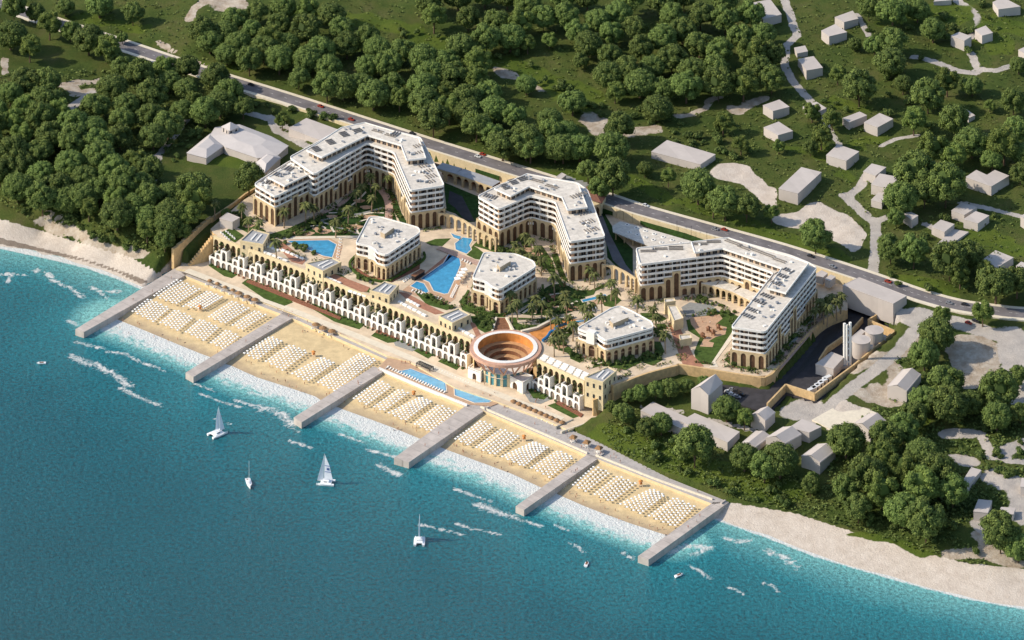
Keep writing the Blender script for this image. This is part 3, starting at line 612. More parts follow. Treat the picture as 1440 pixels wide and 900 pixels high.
for pl in ([(293,373),(302,369),(334,386),(326,391),(315,388)], [(340,398),(348,392),(402,415),(412,425),(400,430),(372,420)], [(432,430),(442,427),(515,455),(505,463),(470,452)], [(522,472),(530,465),(562,475),(556,481),(545,482)],
           [(582,493),(592,487),(612,497),(602,504)], [(616,508),(625,502),(650,512),(642,520)], [(742,548),(755,543),(775,553),(765,562),(750,560)], [(770,570),(782,566),(815,585),(806,588)]):
    flat('lawn', pl, FZ + .12, 'lawn', .3)
for pl in ([(552,478),(575,480),(590,488),(580,494),(556,486)], [(738,554),(756,550),(778,560),(760,568),(745,565)]): flat('grey_paving', pl, FZ + .1, 'greypave', .3)
for pl in ([(350,392),(405,414),(480,446),(478,449),(400,418),(346,396)], [(530,463),(562,474),(560,477),(528,467)], [(598,485),(620,493),(618,497),(595,489)], [(628,499),(655,511),(652,514),(626,503)], [(785,563),(820,582),(817,586),(782,567)]):
    flat('flower_bed', pl, FZ + .5, 'flower', .5)
# road
mb = MB(); ribbon(mb, roadw, -5.6, 5.6, 0, 0, 1.0); struct('road', mb, M['asphalt'])
for a, b, nm in ((5.6, 8.2, 'far_sidewalk'), (-8.6, -5.6, 'near_sidewalk')):
    mb = MB(); ribbon(mb, roadw, a, b, .14, 0, 2.0); struct(nm, mb, M['cream'])
mb = MB(); ribbon(mb, roadw, -.08, .08, .012)
for k in range(0, len(roadw) - 1, 1):
    a, b = roadw[k], roadw[k + 1]
mark = MB(); L = 0
for a, b in zip(roadw, roadw[1:]):
    d = (b - a).normalized(); s = 0
    while s < (b - a).length - 3: ribbon(mark, [a + d * s, a + d * (s + 2.2)], -.09, .09, .015); s += 9
struct('road_markings', mark, M['white'])
mb = MB()
for a, b in zip(roadw, roadw[1:]):
    d = (b - a).normalized(); nn = Vector((-d.y, d.x, 0)); 
    if -150 < a.x < 230: mb.wall(a - nn * 8.9, b - nn * 8.9, 19, 25.9, .5)
solo('retaining_wall', mb, M['creamstone'], 'long cream retaining wall along the near side of the road', 'wall')

z_ = tz1(P(1190,588,14).x, P(1190,588,14).y) + .4
flat('sand_lot', [(1142,590),(1190,563),(1232,580),(1215,592),(1192,607),(1170,605)], z_, 'cream', 4)
# ------------------------------------------------------------------ building kit
def arch_panel(mb, a, b, z0, z1, th, open_w=.68, m=0, top_gap=.7, sill=0.0, ms=None, back=None):
    """one wall bay from a to b with a round-headed opening; outward side is to the right of a->b"""
    a = Vector((a[0], a[1], 0)); b = Vector((b[0], b[1], 0)); d = b - a; L = d.length; d.normalize(); nrm = Vector((d.y, -d.x, 0)); ms = m if ms is None else ms
    w = L * open_w; x0 = (L - w) / 2; r = w / 2; spring = max(z0 + sill + .3, z1 - top_gap - r); K = 6
    def q(x, z, o=0): return (a.x + d.x * x - nrm.x * o, a.y + d.y * x - nrm.y * o, z)
    U = lambda *p: [(x, z) for x, z in p]
    mb.face([q(0, z0), q(x0, z0), q(x0, z1), q(0, z1)], m, U((0, z0), (x0, z0), (x0, z1), (0, z1)))
    mb.face([q(L - x0, z0), q(L, z0), q(L, z1), q(L - x0, z1)], m)
    if sill: mb.face([q(x0, z0), q(L - x0, z0), q(L - x0, z0 + sill), q(x0, z0 + sill)], m)
    arc = [(x0 + r - r * math.cos(math.pi * k / K), spring + (min(r, z1 - top_gap - spring) if z1 - top_gap - spring > .2 else .2) * math.sin(math.pi * k / K)) for k in range(K + 1)]
    for (xa, za), (xb, zb) in zip(arc, arc[1:]):
        mb.face([q(xa, za), q(xb, zb), q(xb, z1), q(xa, z1)], m); mb.face([q(xa, za), q(xa, za, th), q(xb, zb, th), q(xb, zb)], ms)
    zb_ = z0 + sill
    mb.face([q(x0, zb_), q(x0, zb_, th), q(x0, spring, th), q(x0, spring)], ms); mb.face([q(L - x0, zb_, th), q(L - x0, zb_), q(L - x0, spring), q(L - x0, spring, th)], ms)
    mb.face([q(0, z1), q(L, z1), q(L, z1, th), q(0, z1, th)], ms)
    mb.face([q(0, z0, th), q(0, z0), q(0, z1), q(0, z1, th)], ms); mb.face([q(L, z0), q(L, z0, th), q(L, z1, th), q(L, z1)], ms)
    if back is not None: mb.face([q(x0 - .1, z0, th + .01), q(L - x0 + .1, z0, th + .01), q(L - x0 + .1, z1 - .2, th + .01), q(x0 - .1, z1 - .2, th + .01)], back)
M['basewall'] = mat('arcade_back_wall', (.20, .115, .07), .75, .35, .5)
def edges(poly):
    poly = ccw(poly); n = len(poly)
    return [(poly[i], poly[(i + 1) % n]) for i in range(n)]
def hotel(name, label, cat, outline_px, zr, zbase, levels, ground, bay=5.2, pattern=(0, 0, 1, 2, 0, 1, 0, 0), group=None, tall_edges=None, penthouse=None, hpx=None, st=3.45, louv=(), loc=None, body_in=2.2, low=0):
    """levels = heights of balcony slabs above the plaza (highest is the roof)"""
    out = ccw([P(a, b, zr) for a, b in outline_px]); c = sum(out, Vector((0, 0))) / len(out)
    T = thing(name, label, cat, (c.x, c.y, ground), 0, group)
    zlow = zbase; levels = list(levels)
    if low: zlow = zbase - st * .97; levels = [zlow] + levels
    body = inset(out, body_in); g = inset(out, 1.1)
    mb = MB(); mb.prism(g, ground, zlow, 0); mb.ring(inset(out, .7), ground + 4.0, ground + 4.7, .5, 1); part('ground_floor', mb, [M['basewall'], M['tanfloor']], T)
    mb = MB(); mb.prism(body, zlow, zr - .3, 0); part('window_wall', mb, M['window'], T)
    r_ = rounded(out, 2.5)
    fr = random.Random(len(name) * 7 + int(zr))
    for k, z in enumerate(levels[:-1]):
        mb = MB(); mb.prism(r_, z - .25, z + .12, 0, 1, True); mb.ring(r_, z + .12, z + 1.15, .22, 0); zt = levels[k + 1] - .25
        for a, b in edges(out):
            L = (b - a).length; d = (b - a) / max(L, .1); nn = Vector((-d.y, d.x))
            if L > 7:
                n = max(1, int(L / bay))
                for j in range(1, n):
                    p = a + d * (L * j / n); mb.wall(p + nn * .5, p + nn * (body_in + .2), z + .1, zt, .35)
            for j in range(int(L / 3.2)):      # chairs, tables and plants on the balconies
                if fr.random() < .55:
                    p = a + d * (3.2 * j + 1.6 + fr.uniform(-.5, .5)) + nn * 1.1; mb.box((p.x, p.y, z + .1), (fr.uniform(.5, 1.1), fr.uniform(.4, .7), fr.uniform(.4, .9)), fr.uniform(0, 3), fr.choice((0, 0, 2, 3)))
        part('balcony', mb, [M['white'], M['tanfloor'], M['brown'], M['leafy_plain']], T)
    mb = MB(); mb.prism(inset(r_, .25), zr - .5, zr + .25, 0, 1, True); mb.ring(inset(r_, -.2), zr - .5, zr + .75, .5, 0); part('roof', mb, [M['white'], M['roof']], T)
    # arcade: one arch per bay, some rising through several storeys; the end bays always reach the end terraces
    mb = MB(); ar = inset(out, -.45); i0 = 0
    for (a, b), (oa, ob) in zip(edges(ar), edges(out)):
        L = (b - a).length; n = max(1, round(L / bay)); short = L < 34
        for j in range(n):
            h = pattern[(i0 + j) % len(pattern)]
            if low and (short or j < 3 or j >= n - 3): h = max(1, min(h, 1))
            zt = min(zlow + .25 + h * st, levels[-2] - 1)
            p, q = a.lerp(b, j / n), a.lerp(b, (j + 1) / n)
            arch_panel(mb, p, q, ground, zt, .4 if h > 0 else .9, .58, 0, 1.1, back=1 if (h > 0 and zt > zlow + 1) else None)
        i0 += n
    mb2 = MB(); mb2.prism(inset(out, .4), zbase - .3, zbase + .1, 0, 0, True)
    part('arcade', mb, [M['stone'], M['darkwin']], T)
    if not low: part('terrace_floor', mb2, M['tanfloor'], T)
    for ph, zp in (penthouse or []):
        q = ccw([P(a, b, zp) for a, b in ph]); mb = MB(); mb.prism(inset(q, 1.3), zr + .25, zp - .3, 0); pb = part('penthouse', mb, M['window'], T)
        m2 = MB(); m2.prism(q, zp - .4, zp + .2, 0, 1, True); m2.ring(inset(q, -.15), zp - .4, zp + .6, .45, 0)
        m2.v = [(v[0] - T.location.x, v[1] - T.location.y, v[2] - T.location.z) for v in m2.v]; link('penthouse_roof', m2.mesh('penthouse_roof', [M['white'], M['roof']]), pb)
    for (px, py, z, n, ang, L) in louv:
        p = P(px, py, z); mb = MB(); a = math.radians(ang)
        for k in range(n):
            mb.box((p.x + math.cos(a + 1.57) * k * 2.0, p.y + math.sin(a + 1.57) * k * 2.0, z + .22), (L, .6, .55), a, 0)
        part('roof_unit', mb, M['louvre'], T)
    tops = [(inset(out, 2.5), zr + .25, penthouse)] + [(inset(ccw([P(a, b, zp) for a, b in ph]), 2), zp + .2, None) for ph, zp in (penthouse or [])]
    for q, zz, ph in tops:
        xs = [p.x for p in q]; ys = [p.y for p in q]; k = 0; tries = 0
        block = [inset(ccw([P(a, b, zp) for a, b in h_]), -1.5) for h_, zp in (ph or [])]
        while k < 16 and tries < 600:
            tries += 1; x, y = fr.uniform(min(xs), max(xs)), fr.uniform(min(ys), max(ys))
            if not bool(pip(q, x, y)) or any(bool(pip(bq, x, y)) for bq in block): continue
            mb = MB(); w_ = fr.uniform(.9, 2.4); mb.box((x, y, zz), (w_, fr.uniform(.8, 1.6), fr.uniform(.5, 1.3)), fr.choice((.5, -.6)), 0); part('roof_unit', mb, M[fr.choice(('white', 'roofgrey', 'cargrey'))], T); k += 1
    return T
M['leafy_plain'] = mat('balcony_plant', (.06, .09, .025), .9, .4, 2)
M['darkwin'] = mat('dark_arch_backing', (.10, .055, .03), .6, .35, .6)  # dark brown face set just behind the arch openings
lv = lambda zb, n, st: [zb + st * k for k in range(n + 1)]
def unit_rows(poly_pts):
    return [(x, y, z, n, a, L) for x, y, z, n, a, L in poly_pts]
# north-west building: low left end, tall bend and right wing
ZB1 = PZ + 10.5
z1 = lv(ZB1, 4, 3.6); zr1 = z1[-1]
B1 = hotel('hotel_building', 'tall white balconied hotel block bending beside the road, behind the palm courtyard', 'building',
    [(407,222),(442,246),(516,202),(554,215),(577,269),(625,262),(607,224),(591,194),(512,175),(480,182)], zr1, ZB1, z1, PZ, group='curved white hotel blocks', pattern=(0, 1, 2, 1, 0, 0, 1, 3, 2, 1, 0, 1, 1), st=3.6, low=1,
    penthouse=[([(431,212),(452,222),(517,191),(564,205),(572,226),(599,223),(589,195),(513,173),(480,180)], zr1 + 3.6)],
    louv=[(590,235,zr1,4,-60,5),(594,243,zr1,4,-60,4),(600,250,zr1,4,-60,5),(602,257,zr1,3,-60,4),(448,213,zr1+3.6,4,30,5),(468,203,zr1+3.6,4,30,5),(487,192,zr1+3.6,4,30,5),(505,186,zr1+3.6,3,30,6),(530,186,zr1+3.6,2,-30,8),(548,192,zr1+3.6,2,-30,8),(560,190,zr1+3.6,3,60,7),(583,207,zr1+3.6,4,-60,4),(585,216,zr1+3.6,3,-60,3)])
zl = lv(ZB1 + .8, 2, 3.6)
B1b = hotel('hotel_building', 'low stepped left end wing of the road-side white hotel block, nearest the woods', 'building',
    [(357,260),(387,277.5),(443,250),(410,226),(400,232)], zl[-1], ZB1 + .8, zl, PZ, pattern=(1, 1, 2, 1, 0), group='curved white hotel blocks', st=3.6, low=1,
    penthouse=[([(377,250),(400,262),(440,243),(414,229)], zl[-1] + 3.4)], louv=[(380,258,zl[-1],5,60,5),(394,247,zl[-1]+3.4,5,60,5),(410,239,zl[-1]+3.4,4,60,6)])
for ch in list(B1b.children):      # the low end wing belongs to the same block
    ch.parent = B1; ch.location = B1b.location - B1.location
bpy.data.objects.remove(B1b)
ZB2 = PZ + 10.2; z2 = lv(ZB2, 4, 3.5); zr2 = z2[-1]
B2 = hotel('hotel_building', 'middle white balconied hotel block, between the two pool-side villas and the road', 'building',
    [(671,277),(702,295),(746,276),(781,285),(801,341),(851,334),(834,289),(826,268),(812,258),(741,246),(700,262)], zr2, ZB2, z2, PZ, pattern=(1, 0, 2, 1, 3, 1, 0, 0, 1, 2), group='curved white hotel blocks', st=3.5, low=1,
    penthouse=[([(695,266),(718,276.5),(744,263),(790,278),(798,296),(826,292),(813,259),(741,245)], zr2 + 3.5)],
    louv=[(697,279,zr2,5,60,5),(714,266,zr2+3.5,4,30,5),(725,259,zr2+3.5,4,30,5),(737,254,zr2+3.5,3,30,6),(755,256,zr2+3.5,2,-30,9),(775,264,zr2+3.5,2,-30,9),(804,278,zr2+3.5,5,-60,4),(812,275,zr2+3.5,4,-60,4),(814,302,zr2,5,-60,5),(818,315,zr2,5,-60,5),(824,326,zr2,5,-60,5)])
ZB3 = PZ + 9; z3 = lv(ZB3, 4, 3.35); zr3 = z3[-1]
B3 = hotel('hotel_building', 'right white balconied hotel block with long diagonal right wing beside the dark service ramp', 'building',
    [(894,350),(900,373),(1015,359),(1088,385),(1028,461),(1076,468),(1149,378),(1139,371),(1112,360),(1075,350),(1024,336),(972,342)], zr3, ZB3, z3, PZ, pattern=(0, 0, 1, 3, 1, 0, 0, 2, 3, 0), group='curved white hotel blocks', st=3.35, low=1,
    penthouse=[([(972,341),(977,356),(1016,350),(1099,378),(1079,406),(1105,413),(1137,371),(1110,361),(1073,351),(1024,335)], zr3 + 3.3)],
    louv=[(912,355,zr3,2,2,10),(930,352,zr3,2,2,8),(951,352,zr3,3,2,9),(985,345,zr3+3.3,2,2,9),(1004,342,zr3+3.3,2,2,9),(1030,343,zr3+3.3,2,-38,12),(1045,350,zr3+3.3,2,-38,9),(1062,354,zr3+3.3,2,-38,8),(1078,360,zr3+3.3,2,-38,10),(1095,368,zr3+3.3,2,-38,9),(1114,383,zr3+3.3,4,50,4),(1106,391,zr3+3.3,5,50,4),(1097,401,zr3+3.3,5,50,4),(1086,420,zr3,5,50,4),(1075,428,zr3,5,50,4),(1066,440,zr3,5,50,4),(1059,448,zr3,5,50,4)])
# villas
def villa(label, poly, core, h=15.4):
    zr = PZ + h; z = [PZ + 8.4, PZ + 11.9, zr]
    T = hotel('villa', label, 'villa', poly, zr, PZ + 8.2, z, PZ, bay=4.6, pattern=(0, 0, -.0), group='white roofed pool-side villas', st=3.3)
    q = ccw([P(a, b, zr + 3.2) for a, b in core]); mb = MB(); mb.prism(q, zr + .2, zr + 3.2, 0, 1); part('roof_stair_box', mb, [M['creambox'], M['roof']], T)
    c = sum(q, Vector((0, 0))) / 4; fr = random.Random(int(c.x))
    for k in range(14):
        mb = MB(); a = fr.uniform(0, 6.28); rr = fr.uniform(4.5, 8.5); mb.box((c.x + rr * math.cos(a), c.y + rr * math.sin(a) * .8, zr + .25), (1.2, .9, .9), fr.uniform(0, 1.5), 0); part('roof_unit', mb, M['cargrey'] if k % 2 else M['white'], T)
    return T
M['creambox'] = mat('cream_box', (.42, .33, .22), .85, .08, .5)
V1 = villa('villa with white roof left of the large pool, nearest the triangular pool', [(500,343),(520,347),(528,352),(530,356),(543,360),(591,328),(589,321),(535,306),(519,306)], [(535,326),(551,316),(554,320),(541,329)])
V2 = villa('villa with white roof right of the large pool, above the round amphitheatre', [(664,392),(684,397),(692,404),(703,408),(754,376),(750,368),(725,358),(680,356)], [(699,371),(715,362),(718,367),(703,376)])
V3 = villa('wider villa with white roof right of the round amphitheatre, nearest the right retaining wall', [(811,463),(825,468),(840,471),(843,474),(852,480),(919,462),(917,454),(888,438),(872,431),(860,434)], [(857,450),(873,443),(884,446),(862,455)], 14.2)
# glazed stair core on each villa front
for (px, py), T in (((525,352), V1), ((689,402), V2), ((832,470), V3)):
    p = P(px, py, PZ + 14); mb = MB(); mb.box((p.x, p.y + 1, PZ + 8.4), (5.5, 4, 7.1), math.radians(-30), 0); part('stair_core', mb, M['white'], T)
    mb = MB(); mb.box((p.x + .3, p.y - 1.1, PZ + 9), (1.6, .5, 5), math.radians(-30), 0); part('core_window', mb, M['glass'], T)
# ------------------------------------------------------------------ terrace building along the front
TL = [(300,333),(365,357),(430,382),(520,419),(595,451),(662,479)]
TR = [(755,507),(787,522),(821,538)]
def terrace(name, label, line, towers, depth=11.0, grp=None):
    pts = [P(a, b, PZ + .6) for a, b in line]; c = pts[len(pts) // 2]
    T = thing(name, label, 'terrace building', (c.x, c.y, FZ)); 
    yl = MB(); wh = MB(); pl = MB(); rf = MB(); i = 0; W = []
    for a, b in zip(pts, pts[1:]):
        L = (b - a).length; n = max(1, round(L / 4.7)); d = (b - a).normalized(); out = Vector((d.y, -d.x, 0))
        for j in range(n):
            p, q = a.lerp(b, j / n), a.lerp(b, (j + 1) / n); p.z = q.z = 0
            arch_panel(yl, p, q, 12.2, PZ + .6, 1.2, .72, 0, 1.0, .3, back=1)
            p2, q2 = p + out * 2.0, q + out * 2.0
            yl.wall(p - out * 1.25, q - out * 1.25, FZ, 12.2, 2.5, 0)
            # hanging plants in the upper arch
            m_ = (p + q) / 2 + out * .35
            for k in range(14):
                pl.box((m_.x + rnd.uniform(-1.3, 1.3), m_.y + rnd.uniform(-.9, .9), rnd.uniform(9.5, 18.2)), (rnd.uniform(.5, 1.4), rnd.uniform(.4, 1.0), rnd.uniform(.4, 1.3)), rnd.uniform(0, 3), rnd.choice((0, 0, 1)))
            # white stepped arcade in front: low, middle, tall
            k = i % 3; proj = 4.0; top = (FZ + 5.0, FZ + 8.4, FZ + 11.4)[k]
            fa, fb = p + out * proj, q + out * proj
            if top > FZ + 7:
                arch_panel(wh, fa, fb, FZ, FZ + 4.4, .6, .70, 0, .6, back=1); arch_panel(wh, fa, fb, FZ + 4.4, top, .6, .62, 0, .7, .6, back=1 if k == 1 else None)
            else: arch_panel(wh, fa, fb, FZ, top, .6, .70, 0, .9, back=1)
            for e in (fa, fb):
                wh.wall(e - out * .02, e - out * proj, FZ, top, .45, 0)
            wh.wall((fa + fb) / 2 - out * (proj / 2), (fa + fb) / 2 - out * (proj / 2) + d * .01, FZ, FZ, .1)
            sq = [fa - out * .6, fb - out * .6, q, p]; wh.prism([Vector((v.x, v.y)) for v in sq], FZ + 4.1, FZ + 4.4, 0, 1)
            if k == 1: wh.prism([Vector((v.x, v.y)) for v in sq], top - .9, top - .6, 0)
            for r in range(8):
                z = FZ + (4.4, 7.6, 4.5)[k] if r < 5 else FZ + .1; o_ = out * rnd.uniform(.6, 3.2) if r < 5 else out * (proj + rnd.uniform(.6, 2))
                c_ = p.lerp(q, rnd.uniform(.2, .8)) + o_; pl.box((c_.x, c_.y, z), (rnd.uniform(.6, 1.3), rnd.uniform(.6, 1.2), rnd.uniform(.4, 1.0)), rnd.uniform(0, 3), rnd.choice((0, 1, 1, 2)))
            i += 1
        yl.wall(a - out * .6, b - out * .6, PZ + .6, PZ + 1.3, 1.2, 0)
        yl.prism([Vector((v.x, v.y)) for v in (a - out * 1.15, b - out * 1.15, b - out * 7, a - out * 7)], PZ - 1, PZ + .04, 0, 2)
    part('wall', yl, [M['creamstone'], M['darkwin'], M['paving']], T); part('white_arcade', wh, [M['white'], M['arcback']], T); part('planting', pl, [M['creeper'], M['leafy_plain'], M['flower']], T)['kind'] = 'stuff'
    for tw in towers:
        q = ccw([P(a, b, PZ + 5.2) for a, b in tw]); mb = MB()
        mb.prism(q, 8, PZ + 5.0, 0, 1); mb.ring(inset(q, -.1), PZ + 4.4, PZ + 5.6, .6, 0)
        cc = sum(q, Vector((0, 0))) / len(q)
        for s in (-1, 1):   # raised light strips on the roof
            p = q[0].lerp(q[1], .5)
            dd = (q[1] - q[0]).normalized(); mb.box((cc.x + s * 1.8 * dd.x, cc.y + s * 1.8 * dd.y, PZ + 5.0), (1.0, 9, .5), math.atan2(dd.y, dd.x), 2)
        tp = part('tower', mb, [M['creamstone'], M['roofgrey'], M['white']], T)
        m2 = MB()
        for a, b in edges(q):
            L = (b - a).length; d = (b - a) / L; nn = Vector((d.y, -d.x))
            if nn.y > .3: continue
            n = 3 if L > 9 else 2
            for j in range(n):
                c_ = a + d * L * (j + .5) / n + nn * .02
                m2.box((c_.x, c_.y, PZ + .6), (1.3, .3, 2.4), math.atan2(d.y, d.x), 0)
                m2.box((c_.x, c_.y, PZ - 5.6), (1.3, .3, 2.2), math.atan2(d.y, d.x), 0)
        m2.v = [(v[0] - T.location.x, v[1] - T.location.y, v[2] - T.location.z) for v in m2.v]
        link('window', m2.mesh('window', M['glass']), tp)
    return T
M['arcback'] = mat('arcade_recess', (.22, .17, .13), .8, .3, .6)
terrace('terrace_building', 'long cream and white arched terrace building left of the round amphitheatre', TL,
  [[(337.5,339),(370,344.5),(379,329),(355,322.5)],[(430,371),(454,382),(480,369),(467,362.5)],[(520,409),(547.5,416),(561,401),(541,396)],[(617,445),(636,455),(662,443),(645,434)]])
T2 = terrace('terrace_building', 'short cream and white arched terrace building right of the round amphitheatre', TR, [[(822,531),(848,538),(867,522),(855,516)]])
# ------------------------------------------------------------------ pools
def pool(label, poly, z, inner='pool', deck=None):
    w = ccw(PL(poly, z)); c = sum(w, Vector((0, 0))) / len(w); T = thing('swimming_pool', label, 'swimming pool', (c.x, c.y, z - .5), 0, 'blue swimming pools')
    mb = MB(); mb.ring(inset(w, -.6), z - .5, z + .16, .62, 0); part('coping', mb, M['cream'], T)
    mb = MB(); mb.ring(w, z - .5, z + .14, .45, 0); part('tile_band', mb, M['poolrim'], T)
    mb = MB(); mb.prism(inset(w, .2), z - .5, z + .09, 0); part('water', mb, M[inner], T)
def pflat(nm, poly, m, dz=.05, sm=0, h=.3): return flat(nm, poly, PZ + dz, m, h, sm=sm)
pflat('pool_deck', [(395,337),(463,334),(482,345),(476,366),(468,372),(455,362)], 'tanfloor', .06)
pflat('pool_deck', [(566,408),(582,396),(622,366),(632,354),(650,360),(655,372),(649,392),(640,420),(630,428),(600,420),(570,412)], 'tanfloor', .06)
pflat('pool_deck', [(588,392),(622,364),(632,355),(638,358),(625,370),(592,394)], 'redpave', .09)
pool('large triangular pool behind the terrace building, nearest the left courtyard', [(404,339),(462,338),(473,344),(467,362),(455,360),(428,349)], PZ)
pool('largest pool, angular and deep blue, between the two white roofed villas', [(631,358),(646,363),(647.5,372.5),(640,391),(630,412.5),(625,413.5),(610,409),(604,397),(592.5,392),(624,370)], PZ)
pool('small children pool beside the lower left corner of the largest pool', [(577.5,402.5),(586,396),(596,399),(602.5,410),(599,412)], PZ)
pool('irregular blue pool above the footbridge, beside the arched link wall', [(640,342.5),(651,334),(665,336),(660,345),(662.5,351),(656,357),(648,354),(641,351)], PZ)
pool('small pool strip under the arched link wall', [(634,328),(641,331),(649,333),(646,337),(638,334)], PZ)
pool('long beachfront pool on the brown deck behind the white parapet', [(558,523),(577.5,519),(626,538),(627.5,550),(620,549)], RZ + .4, 'poolpale')
pool('short wedge shaped beachfront pool on the brown deck', [(639,545),(644,545),(691,564),(687,566),(667.5,566.5),(640,556)], RZ + .4, 'poolpale')
for i, pl in enumerate([[(818,422),(835,418),(851,414),(853,416),(838,421),(820,425)], [(807,452),(822,450),(826,452),(810,454)], [(832,430),(838,432),(836,435),(831,433)]]):
    pool(('winding blue play stream right of the palm garden', 'narrow blue play stream above the wider villa', 'tiny round splash pool in the play garden')[i], pl, PZ)
# footbridge
mb = MB(); a, b = P(617, 348, PZ + .5), P(675, 371, PZ + .5); mb.wall(a, b, PZ + .2, PZ + .55, 4.5, 0); mb.wall(a, b, PZ + .55, PZ + .56, .1)
solo('footbridge', mb, M['pinkpave'], 'brown footbridge crossing between the irregular pool and the largest pool', 'bridge')
# ------------------------------------------------------------------ lawns, paths and beds on the plaza
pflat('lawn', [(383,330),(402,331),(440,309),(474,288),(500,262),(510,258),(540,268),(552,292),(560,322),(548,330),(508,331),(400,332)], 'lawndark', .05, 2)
pflat('lawn', [(545,262),(556,275),(565,300),(575,315),(566,318),(556,300),(548,285),(538,265)], 'lawndark', .06)
for pts, w, m in (([(402,326),(430,312),(452,300),(480,287),(497,268)], 3.6, 'pinkpave'), ([(545,320),(547,290),(540,272),(522,256)], 5, 'pinkpave'), ([(449,311),(475,305),(505,301),(540,292)], 2.2, 'greypave'), ([(450,311),(470,318),(508,330)], 1.8, 'greypave'), ([(472,290),(478,300),(475,310)], 2.2, 'pinkpave'), ([(390,336),(450,334),(515,333)], 3, 'cream')):
    mb = MB(); ribbon(mb, smooth([P(a, b, PZ) for a, b in pts], 4), -w / 2, w / 2, .12); struct('path', mb, M[m])
pflat('lawn', [(381,335),(404,330),(440,309),(442,305),(403,322),(380,329),(366,324),(358,318),(352,320),(364,331)], 'lawn', .3, 1, .4)
pflat('lawn', [(320,300),(340,295),(352,312),(370,322),(378,330),(350,328),(318,312)], 'lawn', .1, 1)
pflat('lawn', [(598,341),(612,336),(634,335),(622,346),(606,345)], 'lawn', .1, 1)
pflat('lawn', [(656,358),(665,345),(672,349),(682,357),(676,365),(668,364)], 'lawn', .1, 1)
pflat('lawn', [(665,345),(675,335),(705,352),(702,357),(688,352)], 'lawn', .1, 1)
for cxp, cyp, r in ((455,326,3.2),(433,329,2.6),(498,320,3.4),(467,305,2.2),(520,306,3.2),(515,292,2.4),(446,322,2),(742,352,3),(728,358,2.2),(755,358,2.4),(420,328,2.4),(481,326,2.2),(505,283,2.2),(735,340,2),(690,452,1.6),(775,432,2.6),(812,434,2.4),(842,425,2.6),(888,444,2.4),(925,478,2.6),(776,484,2.4),(790,488,2),(350,318,2.4),(328,304,2)):
    q = P(cxp, cyp, PZ); pts = [(q.x + r * 1.6 * math.cos(t) * (1 + .25 * math.sin(3 * t)), q.y + r * math.sin(t)) for t in [k * .5236 for k in range(12)]]
    mb = MB(); mb.prism(pts, PZ, PZ + .34); struct('terracotta_patch', mb, M['tanfloor'])
for pts, w, m in (([(470,327),(466,318),(478,308),(500,305),(520,300),(540,300)], 1.5, 'cream'), ([(425,330),(432,320),(450,318),(458,322)], 1.4, 'cream'), ([(505,330),(500,318),(512,310),(540,306)], 1.3, 'cream'), ([(462,300),(480,298),(500,285),(515,270)], 1.3, 'cream'), ([(735,441),(750,432),(768,428),(790,432),(812,424)], 1.5, 'cream'), ([(752,442),(760,425),(775,415),(800,412)], 1.3, 'cream'), ([(768,480),(785,470),(800,468)], 1.4, 'cream'), ([(840,512),(870,506),(903,498)], 1.6, 'cream'), ([(722,356),(740,350),(752,356)], 1.4, 'cream')):
    mb = MB(); ribbon(mb, smooth([P(a, b, PZ) for a, b in pts], 5), -w / 2, w / 2, .3); struct('garden_path', mb, M[m])
# hedge rings round the villas
def hedge(pts, w=1.4, h=1.1, label=None, sm=3):
    mb = MB(); q = smooth([P(a, b, PZ) for a, b in pts], sm)
    for a, b in zip(q, q[1:]): mb.wall(a, b, PZ, PZ + h, w)
    return solo('hedge', mb, M['lawn'], label, 'hedge')
hedge([(506,357),(495,366),(492,375),(505,388),(530,396),(548,395),(585,374),(597,364),(596,356)], label='clipped hedge curving round the villa nearest the triangular pool')
hedge([(659,410),(652,424),(655,431),(680,440),(710,443),(745,425),(762,412),(763,402)], label='clipped hedge curving round the villa above the amphitheatre')
for pl in ([(500,362),(498,374),(520,388),(545,392),(580,372),(592,362),(590,378),(548,398),(520,394),(495,380)],): pflat('planting_bed', pl, 'flower', .2)
pflat('lawn', [(655,412),(650,428),(680,440),(705,441),(712,446),(680,446),(650,436),(646,424)], 'lawn', .1, 1)
# gardens between villas and amphitheatre
pflat('lawn', [(463,384),(480,386),(505,404),(520,405),(526,412),(505,410),(480,398)], 'lawn', .1, 1)
pflat('lawn', [(583,410),(605,416),(640,432),(628,436),(600,428)], 'lawn', .1, 1)
pflat('lawn', [(662,444),(690,446),(700,452),(696,464),(682,468),(672,462),(664,452)], 'lawn', .1, 1)
pflat('lawn', [(716,446),(760,448),(790,444),(792,450),(770,458),(735,466),(722,462)], 'lawn', .1, 1)
pflat('sand_bed', [(727,449),(758,450),(760,456),(738,457),(728,454)], 'paving', .16, 1)
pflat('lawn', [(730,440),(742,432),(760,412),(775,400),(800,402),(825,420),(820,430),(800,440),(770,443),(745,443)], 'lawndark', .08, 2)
pflat('lawn', [(753,372),(768,378),(776,388),(790,402),(800,404),(790,396),(782,385),(776,365),(762,345),(750,345)], 'lawn', .1, 1)
pflat('lawn', [(720,352),(745,345),(752,352),(745,362),(728,360)], 'lawn', .1, 1)
pflat('lawn', [(775,358),(784,356),(792,380),(800,398),(788,390)], 'lawn', .12)
pflat('lawn', [(800,408),(830,408),(848,400),(860,396),(850,404),(830,412),(806,414)], 'lawn', .12, 1)
pflat('lawn', [(843,420),(862,412),(874,422),(862,432),(850,430)], 'lawn', .12, 1)
pflat('lawn', [(812,412),(825,408),(838,408),(835,414),(820,418)], 'lawn', .13, 1)
for pl in ([(770,412),(782,414),(780,426),(770,424)], [(792,430),(806,428),(805,437),(795,438)]): pflat('play_patch', pl, 'redpave', .14, 1)
